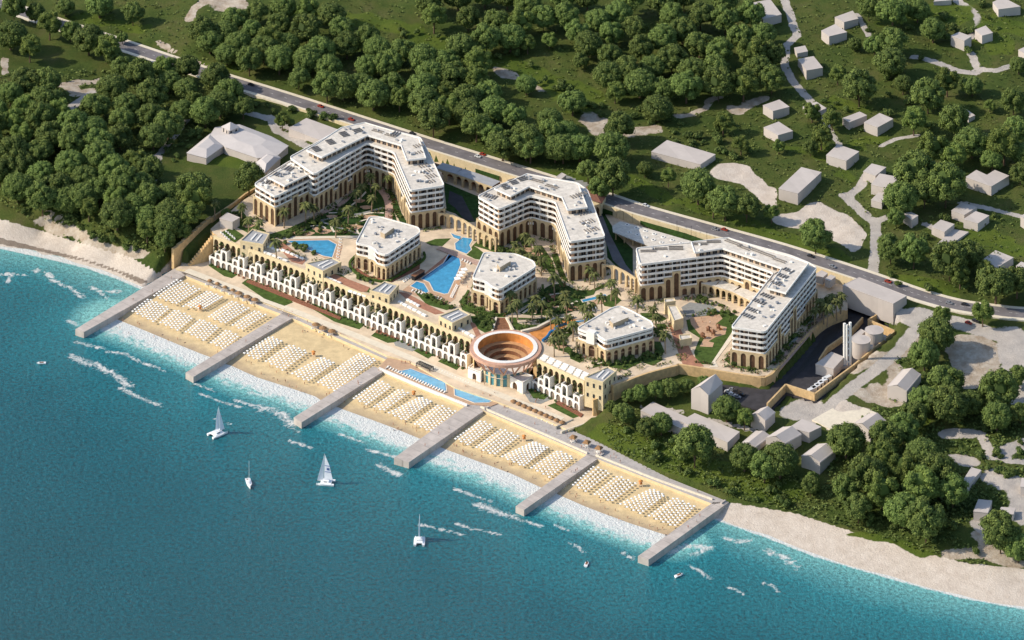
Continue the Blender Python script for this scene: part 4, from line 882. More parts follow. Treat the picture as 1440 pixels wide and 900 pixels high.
for pl in ([(768,476),(800,458),(808,466),(792,480),(806,492),(800,497),(780,490)], [(800,494),(812,496),(822,506),(815,510),(802,504)], [(832,518),(845,514),(880,520),(905,508),(904,503),(870,510),(840,508)], [(900,500),(925,496),(932,506),(918,514),(905,510)], [(912,480),(925,472),(935,495),(925,500),(915,492)], [(920,455),(935,455),(940,462),(925,464)], [(900,440),(925,440),(938,448),(930,452),(905,448)]): pflat('lawn', pl, 'lawn', .12, 1)
pflat('ramp_road', [(940,455),(950,448),(975,500),(990,515),(975,516),(960,512),(952,490)], 'redpave', .12)
for a, b in (((925,440),(950,505)), ((938,452),(960,510))):
    pass
pflat('sports_court', [(958,432),(970,425),(1000,429),(1012,438),(990,444),(965,446)], 'greypave', .12)
pflat('lawn', [(965,450),(1000,440),(1022,436),(1044,448),(1030,470),(1020,490),(1002,512),(980,512),(976,495),(984,475),(968,465)], 'lawn', .1, 1)
pflat('play_surface', [(970,447),(985,445),(1012,442),(1016,448),(1006,456),(1022,460),(1020,470),(1006,474),(996,480),(1004,482),(1002,488),(984,487),(990,476),(982,468),(972,456)], 'tanfloor', .16, 1)
pflat('path', [(1030,466),(1036,468),(1006,508),(1010,516),(998,516),(1002,508)], 'cream', .2)
pflat('path', [(1100,500),(1150,446),(1158,436),(1166,428),(1172,430),(1160,446),(1108,508),(1096,520)], 'pinkpave', .14)
for pl in ([(1085,492),(1100,490),(1096,505),(1082,514),(1072,512)], [(1102,470),(1118,468),(1124,470),(1112,484),(1100,488)], [(1125,445),(1142,444),(1140,452),(1132,458),(1124,455)], [(1150,424),(1170,420),(1176,424),(1160,430)], [(1044,505),(1075,508),(1078,520),(1050,518)], [(1018,505),(1040,492),(1050,505),(1060,520),(1030,516)]): pflat('lawn', pl, 'lawn', .12)
for pl in ([(1118,474),(1124,472),(1112,488),(1106,488)], [(1140,450),(1146,442),(1150,442),(1140,456),(1134,458)], [(1086,505),(1098,494),(1100,496),(1090,510)]): pflat('green_paving', pl, 'greypave', .18)
# sunken green courts between the blocks
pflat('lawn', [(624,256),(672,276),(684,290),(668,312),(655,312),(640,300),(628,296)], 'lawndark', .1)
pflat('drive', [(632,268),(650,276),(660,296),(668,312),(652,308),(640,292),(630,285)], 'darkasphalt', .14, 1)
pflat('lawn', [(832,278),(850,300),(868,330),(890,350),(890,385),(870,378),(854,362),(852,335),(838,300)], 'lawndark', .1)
pflat('drive', [(838,292),(846,300),(858,330),(880,372),(892,386),(880,384),(862,366),(850,335)], 'asphalt', .14, 1)
pflat('drive', [(602,226),(640,238),(706,262),(712,266),(706,270),(640,248),(606,236)], 'darkasphalt', .1)
pflat('drive', [(850,290),(960,325),(1060,362),(1055,368),(950,334),(850,300)], 'darkasphalt', .1)
# green verges between road wall and lower drive
for pts in ([(600,212),(650,228),(705,247)], [(845,292),(880,300),(940,322),(990,340)], [(336,134),(380,146),(440,166)]):
    mb = MB(); ribbon(mb, smooth([P(a, b, 23.2) for a, b in pts], 4), -2.2, 2.2, 0, 0, 2.5); struct('verge', mb, M['lawndark'])
# ------------------------------------------------------------------ arched walls, portico, canopy, podium
def arcwall(name, label, line, z0, z1, bay, mname='stone', th=1.2, gap=.9, ow=.68, depth=0, roof='roofgrey'):
    pts = [P(a, b, z1) for a, b in line]; mid = pts[len(pts) // 2]; T = thing(name, label, 'arcade', (mid.x, mid.y, z0)); mb = MB()
    for a, b in zip(pts, pts[1:]):
        L = (b - a).length; n = max(1, round(L / bay))
        for j in range(n): arch_panel(mb, a.lerp(b, j / n), a.lerp(b, (j + 1) / n), z0, z1, th, ow, 0, gap)
    part('arches', mb, M[mname], T)
    if depth:
        mb = MB()
        for a, b in zip(pts, pts[1:]):
            d = (b - a).normalized(); nn = Vector((-d.y, d.x, 0)); q = [a + nn * .3, b + nn * .3, b + nn * depth, a + nn * depth]
            mb.prism([Vector((v.x, v.y)) for v in q], z1 + .01, z1 + .35, 0)
        part('roof', mb, M[roof], T); mb = MB()
        for a, b in zip(pts, pts[1:]):
            d = (b - a).normalized(); nn = Vector((-d.y, d.x, 0)); mb.wall(a + nn * (depth - .5), b + nn * (depth - .5), z0, z1, .5)
        part('back_wall', mb, M['brown'], T)
    return T
arcwall('portico', 'long grey roofed ochre portico below the road between the left and middle hotel blocks', [(612,237),(640,245),(692,263)], PZ, PZ + 7, 6.5, 'stone', 1, .8, .72, 9)
arcwall('link_wall', 'curved ochre arched link wall between the left and middle hotel blocks', [(616,300),(630,301),(650,309),(672,323),(697,335)], PZ, PZ + 9, 5.6, 'stone')
arcwall('link_wall', 'ochre arched link wall between the middle and right hotel blocks', [(846,372),(862,374),(880,383),(893,392)], PZ, PZ + 9, 6, 'stone')
arcwall('podium', 'long flat roofed podium with ochre arches in the right hotel courtyard', [(986,399),(1005,403),(1030,411),(1056,424)], PZ, PZ + 6.5, 4.6, 'stone', .8, .8, .66, 17, 'roof')
def box_building(name, label, cat, poly, z0, zt, wallm, roofm='roof', par=.5):
    q = ccw(PL(poly, zt)); c = sum(q, Vector((0, 0))) / len(q); T = thing(name, label, cat, (c.x, c.y, z0)); mb = MB(); mb.prism(q, z0, zt - .3, 0); part('wall', mb, M[wallm], T)
    mb = MB(); mb.prism(inset(q, -.1), zt - .3, zt, 0, 1, True); mb.ring(inset(q, -.15), zt - .3, zt + par, .4, 0); part('roof', mb, [M[wallm], M[roofm]], T); return T
T = thing('parking_canopy', 'long pale parking canopy with two rows of round skylights beside the road', 'canopy', (*P(915, 330, 25).xy, PZ))
cp = [(872,311),(861,318),(862,326),(918,348),(930,352),(958,350),(972,339),(920,324)]
mb = MB(); mb.prism(PL(cp, 25.4), 24.9, 25.4, 0, 0, True); part('roof', mb, M['roof'], T)
for r, (x0, y0, x1, y1) in enumerate(((882,316.5,958,342), (885,327,930,341))):
    for k in range(7 if r == 0 else 5):
        t = k / (6 if r == 0 else 4); p = P(x0 + (x1 - x0) * t, y0 + (y1 - y0) * t, 25.4); mb = MB(); mb.lathe((p.x, p.y, 25.4), [(1.5, 0), (1.5, .3), (.7, .35), (.7, .1), (0, .1)], 12, 0); s_ = part('skylight', mb, M['white'], T)
        m2 = MB(); m2.lathe((p.x - T.location.x, p.y - T.location.y, 25.52 - PZ), [(.68, 0), (.68, .02), (0, .02)], 10); link('lens', m2.mesh('lens', M['black']), s_)
for k in range(5):
    p = P(866 + k * 12, 326 + k * 4.6, 25); mb = MB(); mb.box((p.x, p.y, PZ), (.8, .8, 4.95)); part('column', mb, M['stone'], T)
box_building('stair_building', 'narrow cream stair building with pale roof left of the play garden', 'building', [(939,431),(951,430),(961,448),(948,452)], PZ, PZ + 6, 'creamstone')
box_building('lift_house', 'small square cream lift house at the top of the stair building', 'building', [(934,421),(948,420),(950,424),(935,426)], PZ, PZ + 7.5, 'creamstone')
box_building('garden_kiosk', 'small cream kiosk with pale roof below the stair building', 'kiosk', [(955,472),(971,471),(973,476),(957,479)], PZ, PZ + 4, 'creamstone')
box_building('service_hut', 'small white hut beside the left end of the terrace building', 'hut', [(309,307),(320,299),(337,306),(327,312)], PZ - 1, PZ + 5.5, 'house', 'house', .1)
# gatehouse and kiosk by the road
T = thing('gatehouse', 'yellow gatehouse with red brown roof and arches beside the road', 'gatehouse', (*P(842, 280, 24).xy, PZ + 1))
g = ccw(PL([(818,274),(826,262),(852,272),(845,284)], 30)); mb = MB(); e = edges(g)
for a, b in e:
    n = 3 if (b - a).length > 10 else 2
    for j in range(n): arch_panel(mb, a.lerp(b, j / n), a.lerp(b, (j + 1) / n), PZ + 1, 29.5, .6, .5, 0, 3.6, back=1)
part('wall', mb, [M['creamstone'], M['darkwin']], T); mb = MB(); rq = inset(g, -.9); cx = sum(rq, Vector((0, 0))) / 4
for a, b in edges(rq):
    r0, r1 = cx.lerp(a, .35), cx.lerp(b, .35); mb.face([(a.x, a.y, 29.5), (b.x, b.y, 29.5), (r1.x, r1.y, 31.8), (r0.x, r0.y, 31.8)])
mb.face([(*cx.lerp(a, .35), 31.8) for a, b in edges(rq)]); part('roof', mb, M['roofred'], T)
box_building('road_kiosk', 'small white kiosk on the roadside forecourt above the middle hotel block', 'kiosk', [(782,249),(790,243),(796,246),(789,252)], 25, 29, 'house', 'house', .1)
flat('forecourt', [(795,246),(832,258),(826,268),(786,256)], 25.2, 'greypave', 5)
# ------------------------------------------------------------------ service yard
def rwall(label, pts, z0, z1, th=1.0, m='wallstone', sm=1):
    mb = MB(); q = smooth([P(a, b, z1) for a, b in pts], sm)
    for a, b in zip(q, q[1:]): mb.wall(a, b, z0, z1, th)
    mb2 = None; return solo('retaining_wall', mb, M[m], label, 'wall')
rwall('ochre outer wall around the service yard with the tanks', [(1243,436),(1221,449),(1258,464.5)] , SZ, SZ + 5)
rwall('long ochre outer wall in front of the tanks, facing the village road', [(1258,465),(1200,513),(1146,553),(1105,540),(1079,567)], SZ - 2, SZ + 4.6)
rwall('inner ochre wall beside the dark ramp behind the chimneys', [(1213,446),(1195,466),(1163,488),(1152,505)], SZ, SZ + 3.5)
rwall('long curving ochre retaining wall below the right hotel block', [(862,543),(905,526),(950,514),(962,513),(1060,529),(1080,528),(1094,516),(1130,476),(1160,448),(1188,436)], 8, PZ + .6, 1.4, 'wallstone', 4)
pr = flat('ramp_strip', [(1188,448),(1196,450),(1162,486),(1120,530),(1100,552),(1092,550),(1128,512),(1160,472)], SZ + .05, 'black', .1)
def tank(label, px, py, zt, r):
    p = P(px, py, zt); T = thing('storage_tank', label, 'tank', (p.x, p.y, SZ), 0, 'white storage tanks in the service yard')
    mb = MB(); mb.lathe((p.x, p.y, 0), [(r, SZ), (r, zt)], 32); part('shell', mb, M['house'], T)
    mb = MB(); mb.lathe((p.x, p.y, 0), [(r, zt - .05), (r + .25, zt), (r + .25, zt + .35), (r - .3, zt + .3), (0, zt + .7)], 32); part('lid', mb, M['house'], T)
    mb = MB(); mb.box((p.x + r + .6, p.y - .5, SZ + 4), (1.8, 2.2, 2.4)); part('hatch', mb, M['house'], T)
tank('rear white cylindrical storage tank in the service yard', 1229.5, 464.5, SZ + 9.5, 5.6)
tank('front white cylindrical storage tank beside the chimneys', 1211, 478, SZ + 9.5, 5.6)
T = thing('chimney_stack', 'tall cluster of three white chimneys in the service yard', 'chimney', (*P(1191, 516, SZ).xy, SZ))
c = T.location
for k, (dx, dy, h) in enumerate(((-1.5, 0, 26.5), (.0, -.6, 26), (2.0, .2, 27))):
    mb = MB(); mb.tube([(c.x + dx, c.y + dy, SZ), (c.x + dx, c.y + dy, SZ + h)], .85 if k != 1 else .65, 12); part('flue', mb, M['white'], T)
for k in range(6):
    mb = MB(); mb.box((c.x + .2, c.y, SZ + 3 + k * 4), (4.6, 1.5, .25)); part('bracket', mb, M['white'], T)
mb = MB(); mb.box((c.x - 1.5, c.y - .5, SZ), (7.5, 3.5, 1.6), .35); part('base', mb, M['roofgrey'], T)
box_building('plant_room', 'white flat roofed plant room left of the chimneys', 'building', [(1147,512),(1169,495),(1187,502),(1172,518.5)], SZ, SZ + 6, 'house', 'house', .1)
box_building('plant_room', 'small white plant room behind the storage tanks', 'building', [(1196,475),(1211,463),(1217,466),(1202,478)], SZ, SZ + 6, 'house', 'house', .1)
box_building('storage_hall', 'large plain white storage hall beside the road, above the service yard', 'building', [(1185,401),(1208,390),(1275,416),(1256,427)], 17, 30, 'house', 'house', .1)
for i, (x, y) in enumerate(((1144,556),(1149,553),(1154,549),(1159,545),(1165,540))):
    p = P(x - 2, y - 4, SZ); m_ = MB(); m_.box((p.x, p.y, SZ), (2.6, 6.0, 2.8), math.radians(-50)); m_.box((p.x + 2.6, p.y + 2.3, SZ + .3), (2.3, 1.5, 1.9), math.radians(-50), 1)
    solo('delivery_van', m_, [M['carwhite'], M['glass']], ['leftmost', 'second from the left', 'third from the left', 'fourth from the left', 'rightmost'][i] + ' white van parked at the yard wall', 'van', 'white vans parked in the service yard')
# ------------------------------------------------------------------ amphitheatre
cA = P(711, 488.5, PZ + 1.0); R1, R0 = 22.0, 17.0
T = thing('amphitheatre', 'round open amphitheatre with white rim, orange walls and curved brown seating steps', 'amphitheatre', (cA.x, cA.y, FZ))
M['fascia'] = mat('terracotta_fascia', (.56, .33, .23), .8, .12, .4)
mb = MB(); z0, z1 = PZ - 1.2, PZ + 1.0
mb.lathe((cA.x, cA.y, 0), [(R0, z0), (R1 - 1, z0), (R1, z0 + .4), (R1, z1)], 64, 1); mb.lathe((cA.x, cA.y, 0), [(R1, z1), (R1 - 2.4, z1 + .02)], 64, 1); mb.lathe((cA.x, cA.y, 0), [(R1 - 2.4, z1 + .4), (R0, z1 + .4)], 64, 0); mb.lathe((cA.x, cA.y, 0), [(R0, z1 + .4), (R0, z0)], 64, 2)
mb.lathe((cA.x, cA.y, 0), [(R1 - 2.4, z1), (R1 - 2.4, z1 + .4)], 64, 0); part('rim', mb, [M['white'], M['fascia'], M['orange']], T)
def arcseg(mb, r0, r1, za, zb, a0, a1, m=0, n=24, rise=False):
    for k in range(n):
        a, b = math.radians(a0 + (a1 - a0) * k / n), math.radians(a0 + (a1 - a0) * (k + 1) / n)
        def q(r, t, z): return (cA.x + r * math.cos(t), cA.y + r * math.sin(t), z)
        mb.face([q(r0, a, zb), q(r1, a, zb), q(r1, b, zb), q(r0, b, zb)], m); mb.face([q(r0, b, za), q(r0, a, za), q(r0, a, zb), q(r0, b, zb)], m + (1 if rise else 0)); mb.face([q(r1, a, za), q(r1, b, za), q(r1, b, zb), q(r1, a, zb)], m)
mb = MB(); arcseg(mb, R0, R0 + .8, FZ, z0 + .1, -15, 195, 0, 40); part('back_wall', mb, M['orange'], T)
M['seat'] = mat('wood_steps', (.52, .30, .14), .75, .15, .5)
for k, (ra, rb, z) in enumerate(((13.6, 17.0, FZ + 11.4), (10.2, 13.6, FZ + 9.0), (6.6, 10.2, FZ + 6.8))):
    mb = MB(); arcseg(mb, ra, rb, FZ - .5, z, 8 if k else -5, 172 if k else 185, 0, 30, True); part('seating_step', mb, [M['seat'], M['brown']], T)
mb = MB(); mb.lathe((cA.x, cA.y, 0), [(16.9, FZ + 5.0), (0, FZ + 5.02)], 40); part('stage', mb, M['roof'], T)
for a in (200, 222, 244, 266, 288, 310, 332):     # raking props under the front of the rim
    t = math.radians(a); mb = MB(); p = Vector((cA.x + 16.8 * math.cos(t), cA.y + 16.8 * math.sin(t), FZ + 7.5))
    for da in (-7, 7):
        t2 = math.radians(a + da); mb.tube([p, (cA.x + 21 * math.cos(t2), cA.y + 21 * math.sin(t2), z0)], .5, 6)
    part('prop', mb, M['fascia'], T)
mb = MB()
for k in range(9):
    a = math.radians(205 + k * 14.5); b = math.radians(205 + (k + .86) * 14.5); r = 15.6
    mb.wall((cA.x + r * math.cos(a), cA.y + r * math.sin(a)), (cA.x + r * math.cos(b), cA.y + r * math.sin(b)), FZ, FZ + 7.5, .4)
part('glazing', mb, M['blueglass'], T)
mb = MB(); arcseg(mb, 0.01, 16.4, FZ + 7.5, FZ + 7.9, 195, 345); part('canopy_roof', mb, M['roof'], T)
for k in range(10):
    a = math.radians(203.5 + k * 14.5); mb = MB(); mb.box((cA.x + 15.8 * math.cos(a), cA.y + 15.8 * math.sin(a), FZ), (1.2, 1.6, 7.6), a); part('column', mb, M['creamstone'], T)
# gully ramps leading to the ring
pflat('ramp_road', [(699,447),(712,447),(717,463),(694,464)], 'brown', .12)
for a, b, l in (((698,446),(692,466), 'left'), ((712,446),(722,464), 'right')):
    mb = MB(); mb.wall(P(*a, PZ + 1), P(*b, PZ + 1), PZ - .3, PZ + 1.2, 1.2); solo('ramp_wall', mb, M['cream'], l + ' pale side wall of the brown ramp above the amphitheatre', 'wall')
flat('slide_gully', [(742,465),(775,452),(795,446),(812,450),(790,462),(765,476),(758,482)], PZ + .06, 'orange', .3)
mb = MB()
for a, b in zip([(733,466),(755,461),(780,448),(796,447)], [(755,461),(780,448),(796,447),(806,444)]): mb.wall(P(*a, PZ + 1), P(*b, PZ + 1), PZ, PZ + 1.5, 1.8)
solo('gully_wall', mb, M['cream'], 'curving pale wall on the far side of the water slide gully', 'wall')
def slide(label, pts, r=.9):
    mb = MB(); mb.tube(smooth([P(a, b, z) for a, b, z in pts], 5), r, 8); solo('water_slide', mb, M['slide'], label, 'water slide', 'blue water slides')
slide('blue water slide in the orange gully right of the amphitheatre', [(763,479,PZ+1),(770,473,PZ+2),(774,467,PZ+3),(779,465,PZ+3.5)])
slide('blue water slide upper run beside the palms right of the gully', [(780,462,PZ+3),(787,458,PZ+3.4),(797,455,PZ+4)])
slide('blue water slide dropping into the amphitheatre bowl', [(729,502,FZ+1),(737,495,FZ+4),(743,492,FZ+7),(751,486,FZ+10)])
slide('blue water slide bending through the play garden', [(824,436,PZ+1),(828,441,PZ+2),(833,446,PZ+2),(822,451,PZ+2)], .7)
# white cubes beside the amphitheatre
for lab, poly, zt in (('white cube pavilion left of the amphitheatre glazing', [(658,517),(670,508),(686,513),(676,524)], FZ + 6), ('white cube pavilion right of the amphitheatre glazing', [(713,527),(724,519),(750,529),(735,539)], FZ + 6.5)):
    q = ccw(PL(poly, zt)); c = sum(q, Vector((0, 0))) / 4; T = thing('pavilion', lab, 'pavilion', (c.x, c.y, FZ)); mb = MB()
    for a, b in edges(q):
        mid = (a + b) / 2; arch_panel(mb, a, b, FZ, zt, .8, .3, 0, 2, back=1)
    part('wall', mb, [M['white'], M['darkwin']], T); mb = MB(); mb.prism(q, zt - .5, zt - .2, 0, 1, True); mb.ring(q, zt - .5, zt + .4, .4); part('roof', mb, [M['white'], M['roof']], T)
# stepped wall at the resort's left end
mb = MB(); a, b = P(243, 373, FZ), P(294, 338, FZ); b = P(297, 306, PZ + .5); a = P(243, 350, FZ + 11); n = 8
for k in range(n):
    p, q = a.lerp(b, k / n), a.lerp(b, (k + 1) / n); zt = FZ + 10.5 + (k + 1) / n * 5.8; mb.wall(p, q, 2, zt, 2.0)
solo('stepped_wall', mb, M['wallstone'], 'tall ochre wall with stepped top at the left end of the resort, beside the woods', 'wall')
mb = MB(); q = [P(a, b, PZ + 1.3) for a, b in [(297,306),(330,284),(345,272),(370,258)]]
for a, b in zip(q, q[1:]): mb.wall(a, b, 15, PZ + 1.3, 1.2)
solo('boundary_wall', mb, M['wallstone'], 'low ochre boundary wall between the woods and the left hotel wing', 'wall')
mb = MB(); n = 12; p0, p1 = P(296, 330, PZ), P(262, 372, FZ)
for k in range(n):
    t = k / n; p = p0.lerp(p1, t); mb.box((p.x + 3, p.y, FZ - 1), (6, 2.6, (PZ - FZ) * (1 - t) + .6), math.radians(35))
solo('garden_stairs', mb, M['wallstone'], 'broad ochre stairs stepping down beside the stepped wall', 'stairs')
# end wall and ramp at the right end of the terrace building
mb = MB(); q = [P(a, b, FZ + 4.5) for a, b in [(834,562),(845,553),(862,548),(880,545)]]
q = [P(834,562,14.5), P(880,546,16)]
mb.wall(q[0], q[1], 2, 14.5, 1.4, 0, 0, 16.5); q2 = P(840, 585, 4.6); mb.wall(q[0], q2, 2, 14.5, 1.4, 0, 0, 5.5); solo('end_wall', mb, M['wallstone'], 'tall ochre wall closing the right end of the terrace building above the ramp', 'wall')
mb = MB(); mb.wall(P(782,600,RZ+1.5), P(806,589,RZ+1.8), 1, RZ + 1.6, .8); solo('ramp_wall', mb, M['greypave'], 'short dark wall beside the ramp at the promenade end', 'wall')
mb = MB(); mb.wall(P(789,607,RZ+1.2), P(836,588,FZ+1.2), 1, RZ + 1.4, .8); solo('ramp_wall', mb, M['cream'], 'long cream wall beside the ramp, bordering the green slope', 'wall')
# pergola on the pool deck, bar by the main pool
T = thing('pergola', 'long dark slatted pergola behind the long beachfront pool', 'pergola', (*P(597, 512, RZ + 3).xy, RZ))
a, b = P(588, 508.5, RZ + 3.4), P(607, 516.5, RZ + 3.4); mb = MB(); d = (b - a).normalized(); nn = Vector((-d.y, d.x, 0))
for k in range(12): p = a.lerp(b, k / 11); mb.wall(p - nn * 1.8, p + nn * 1.8, RZ + 3.1, RZ + 3.4, .35)
mb.wall(a + nn * 1.7, b + nn * 1.7, RZ + 2.8, RZ + 3.1, .3); mb.wall(a - nn * 1.7, b - nn * 1.7, RZ + 2.8, RZ + 3.1, .3); part('slats', mb, M['black'], T)
for s in (-1.7, 1.7):
    for t in (0, 1): p = a.lerp(b, t) + nn * s; mb = MB(); mb.box((p.x, p.y, RZ), (.4, .4, 2.8)); part('post', mb, M['black'], T)
T = thing('pool_bar', 'dark screened poolside bar left of the largest pool', 'bar', (*P(587, 382, PZ).xy, PZ))
a, b = P(581, 387.5, PZ + 3), P(595, 379, PZ + 3); mb = MB(); mb.wall(a, b, PZ, PZ + 2.6, 2.4); part('screen', mb, M['black'], T); mb = MB(); mb.wall(a, b, PZ + 2.6, PZ + 2.9, 3.4); part('roof', mb, M['brown'], T)
T = thing('cabana_row', 'row of joined white canvas cabanas on the right side of the largest pool', 'cabana', (*P(649, 384, PZ).xy, PZ))
for k in range(4):
    p = P(643.5 + k * 3.1, 391.5 - k * 4.2 , PZ + 2.6); mb = MB(); mb.box((p.x, p.y, PZ + 2.4), (3.6, 3.6, .35), math.radians(20)); part('canopy', mb, M['canopy'], T)
    for sx in (-1.5, 1.5): mb = MB(); mb.box((p.x + sx, p.y - 1.4, PZ), (.2, .2, 2.4)); part('post', mb, M['white'], T)
# ------------------------------------------------------------------ houses of the village: roof corners in the photo, wall height
def house(label, poly, h, kind='flat', name='house', cat='house', sl=None):
    n = len(poly); cx = sum(p[0] for p in poly) / n; cy = sum(p[1] for p in poly) / n
    g = G(cx, cy, h); zt = g.z + h; w = ccw(PL(poly, zt)); c = sum(w, Vector((0, 0))) / n; zb = min(tz1(p.x, p.y) for p in w) - 1.5
    T = thing(name, label, cat, (c.x, c.y, g.z))
    if kind == 'gable' and n == 4:
        # ridge along the longer side, eaves below
        rise = min(3.2, h * .3); ze = zt - rise * .2; zr = ze + rise
        L1 = (w[1] - w[0]).length; L2 = (w[2] - w[1]).length
        if L1 < L2: w = w[1:] + w[:1]
        a, b, c_, d = w; m1, m2 = (b + c_) / 2, (a + d) / 2; mb = MB(); mb.prism(w, zb, ze, 0)
        mb.face([(b.x, b.y, ze), (c_.x, c_.y, ze), (m1.x, m1.y, zr)]); mb.face([(d.x, d.y, ze), (a.x, a.y, ze), (m2.x, m2.y, zr)]); part('wall', mb, M['house'], T)
        mb = MB(); th = .35
        for p, q, r_, s in ((a, b, m1, m2), (c_, d, m2, m1)):
            o = ((p + q) / 2 - (r_ + s) / 2).normalized() * .4
            mb.face([(p.x + o.x, p.y + o.y, ze - .3), (q.x + o.x, q.y + o.y, ze - .3), (r_.x, r_.y, zr + th), (s.x, s.y, zr + th)])
        part('roof', mb, M['house'], T)
    else:
        mb = MB(); mb.prism(w, zb, zt - .25, 0); part('wall', mb, M['house'], T)
        mb = MB(); mb.prism(inset(w, -.12), zt - .25, zt, 0); part('roof', mb, M['house'], T)
    return T
HS = [
 ('large plain grey block at the top edge beside the winding track', [(1057,4),(1083,-1),(1099,20),(1073,27)], 5),
 ('boxy pale house right of the winding track, behind its neighbour', [(1174,24),(1199,15),(1207,26),(1187,31)], 5),
 ('boxy pale house right of the winding track, in front of its neighbour', [(1155,43),(1174,34),(1191,45),(1166,51)], 5.2),
 ('tiny grey hut at the bend of the winding track', [(1117,67),(1132,64),(1136,72),(1121,75)], 3),
 ('solitary grey block just below the tiny hut at the track bend', [(1122,83),(1144,79),(1157,95),(1134,99)], 5.5),
 ('pale cube house in the meadow left of the tree cluster, the upper one', [(1073,148),(1096,140),(1110,150),(1087,156)], 5),
 ('pale house in the meadow left of the tree cluster, the lower one', [(1074,179),(1095,171),(1115,184),(1094,190)], 6),
 ('pale house half hidden behind a cluster of small trees', [(1129,150),(1148,143),(1162,152),(1140,161)], 4),
 ('low pale house left of a bigger cube on the dark meadow', [(1185,166),(1209,157),(1219,162),(1194,172)], 5),
 ('big pale cube on the dark meadow below the dense trees', [(1215,172),(1237,159),(1256,167),(1234,179)], 6),
 ('broad pale house at the head of the forked path', [(1162,218),(1178,203),(1208,213),(1190,226)], 5.5),
 ('tall cube house left of the cream track near the upper right corner', [(1337,50),(1349,45),(1366,51),(1356,57)], 7),
 ('tall cube house touching the cream track near the upper right corner', [(1371,42),(1386,36),(1396,46),(1381,50)], 6.2),
 ('grey block cut by the top edge at the right corner', [(1396,3),(1410,-4),(1435,9),(1404,13)], 5),
 ('long low block at the top edge above the round tree', [(1313,2),(1318,-4),(1338,-6),(1338,0)], 2.5),
 ('small house cut by the right edge below the cream track', [(1432,70),(1441,66),(1452,70),(1441,75)], 4.5),
 ('long plain pale barn at the edge of the gravel yard', [(1095,265),(1127,235),(1155,242),(1122,272)], 7),
 ('pale cube house at the path fork, behind the taller one', [(1214,241),(1226,230),(1246,235),(1231,247)], 6),
 ('tall pale house right of the path fork', [(1225,259),(1237,244),(1265,249),(1248,265)], 6.3),
 ('low annex in front of the tall house right of the path fork', [(1225,281),(1236,270),(1247,272),(1240,285)], 4),
 ('pale cube house above its twin at the right, left of the lawn', [(1338,296),(1352,285),(1374,291),(1356,302)], 5),
 ('pale cube house below its twin at the right, left of the lawn', [(1355,308),(1372,297),(1391,303),(1375,314)], 5.6),
 ('pale house left of the wedge shaped roof on the right', [(1310,319),(1323,309),(1342,315),(1328,326)], 5),
 ('low wedge shaped pale building beside the big round tree', [(1312,349),(1340,322),(1362,326),(1332,347)], 2.2),
 ('narrow pale house half hidden by the big tree at the lane', [(1270,300),(1281,298),(1291,303),(1282,309)], 6),
 ('pale flat roofed house behind trees near the right road', [(1378,368),(1400,352),(1425,362),(1402,376)], 4.5),
 ('small pale house cut by the right edge near the road', [(1429,374),(1436,368),(1448,372),(1441,380)], 4),
 ('pale house cut by the right edge beside the lawn', [(1435,304),(1442,300),(1455,304),(1445,310)], 6),
 ('long pale warehouse behind the road at the gravel yard', [(916,213),(938,197),(1006,217),(985,231)], 4.5),
 ('small pale shed between the right hotel block and the storage hall, left one', [(1146,386),(1155,380),(1164,384),(1157,390)], 3),
 ('small pale shed between the right hotel block and the storage hall, right one', [(1160,392),(1168,386),(1175,389),(1167,395)], 3),
 ('tiny white hut among trees at the upper right', [(1352,155),(1358,153),(1371,162),(1362,166)], 2.2),
 ('long low pale building on the green slope, left half', [(901,577),(918,565),(978,592),(962,604)], 4),
 ('long low pale building on the green slope, right half', [(957,592),(977,581),(1040,607),(1023,622)], 5),
 ('flat white yard roof at the bottom right beside the paved lots', [(1369,719),(1376,702),(1395,704),(1389,721)], 4.2),
 ('small pale hut right of the flat white roof at the bottom right', [(1404,722),(1408,713),(1428,714),(1425,723)], 3),
 ('narrow grey roofed building beside the big tree at the bottom right', [(1354,676),(1366,657),(1380,661),(1360,684)], 3.2),
 ('pale building cut by the right edge at the bottom', [(1435,684),(1437,672),(1452,672),(1450,686)], 5)]
for l, p, h in HS: house(l, p, h)
GS = [
 ('tall white house with pitched roof, the tallest on the green slope', [(972,546),(997,529),(1016,536),(996,554)], 11.5),
 ('white pitched roof house beside the end of the yard wall', [(1056,582),(1070,573),(1090,578),(1076,590)], 6.6),
 ('small pitched roof house at the right end of the long low building', [(1043,622),(1063,605),(1084,612),(1062,628)], 3.6),
 ('broad white pitched roof house between the low long building and its neighbour', [(1077,614),(1101,599),(1127,609),(1104,622)], 7.5),
 ('pale cube house with small annex left of the sandy lot', [(1110,601),(1128,589),(1155,600),(1138,608)], 6),
 ('separate pitched roof house with pale walls, lowest in the village', [(1127,640),(1150,623),(1175,632),(1153,649)], 6.2),
 ('white pitched roof house at the corner of the sandy lot', [(1201,594),(1222,580),(1246,590),(1224,606)], 6.8),
 ('white pitched roof house at the edge of the trees, right of the yard wall', [(1248,542),(1270,518),(1295,525),(1275,549)], 6.2)]
for i, (l, p, h) in enumerate(GS): house(l, p, h, 'flat' if 'cube' in l else 'gable')
house('L shaped pale house on the dark meadow at the right', [(1358,249),(1373,239),(1388,246),(1399,239),(1419,247),(1394,262)], 6)
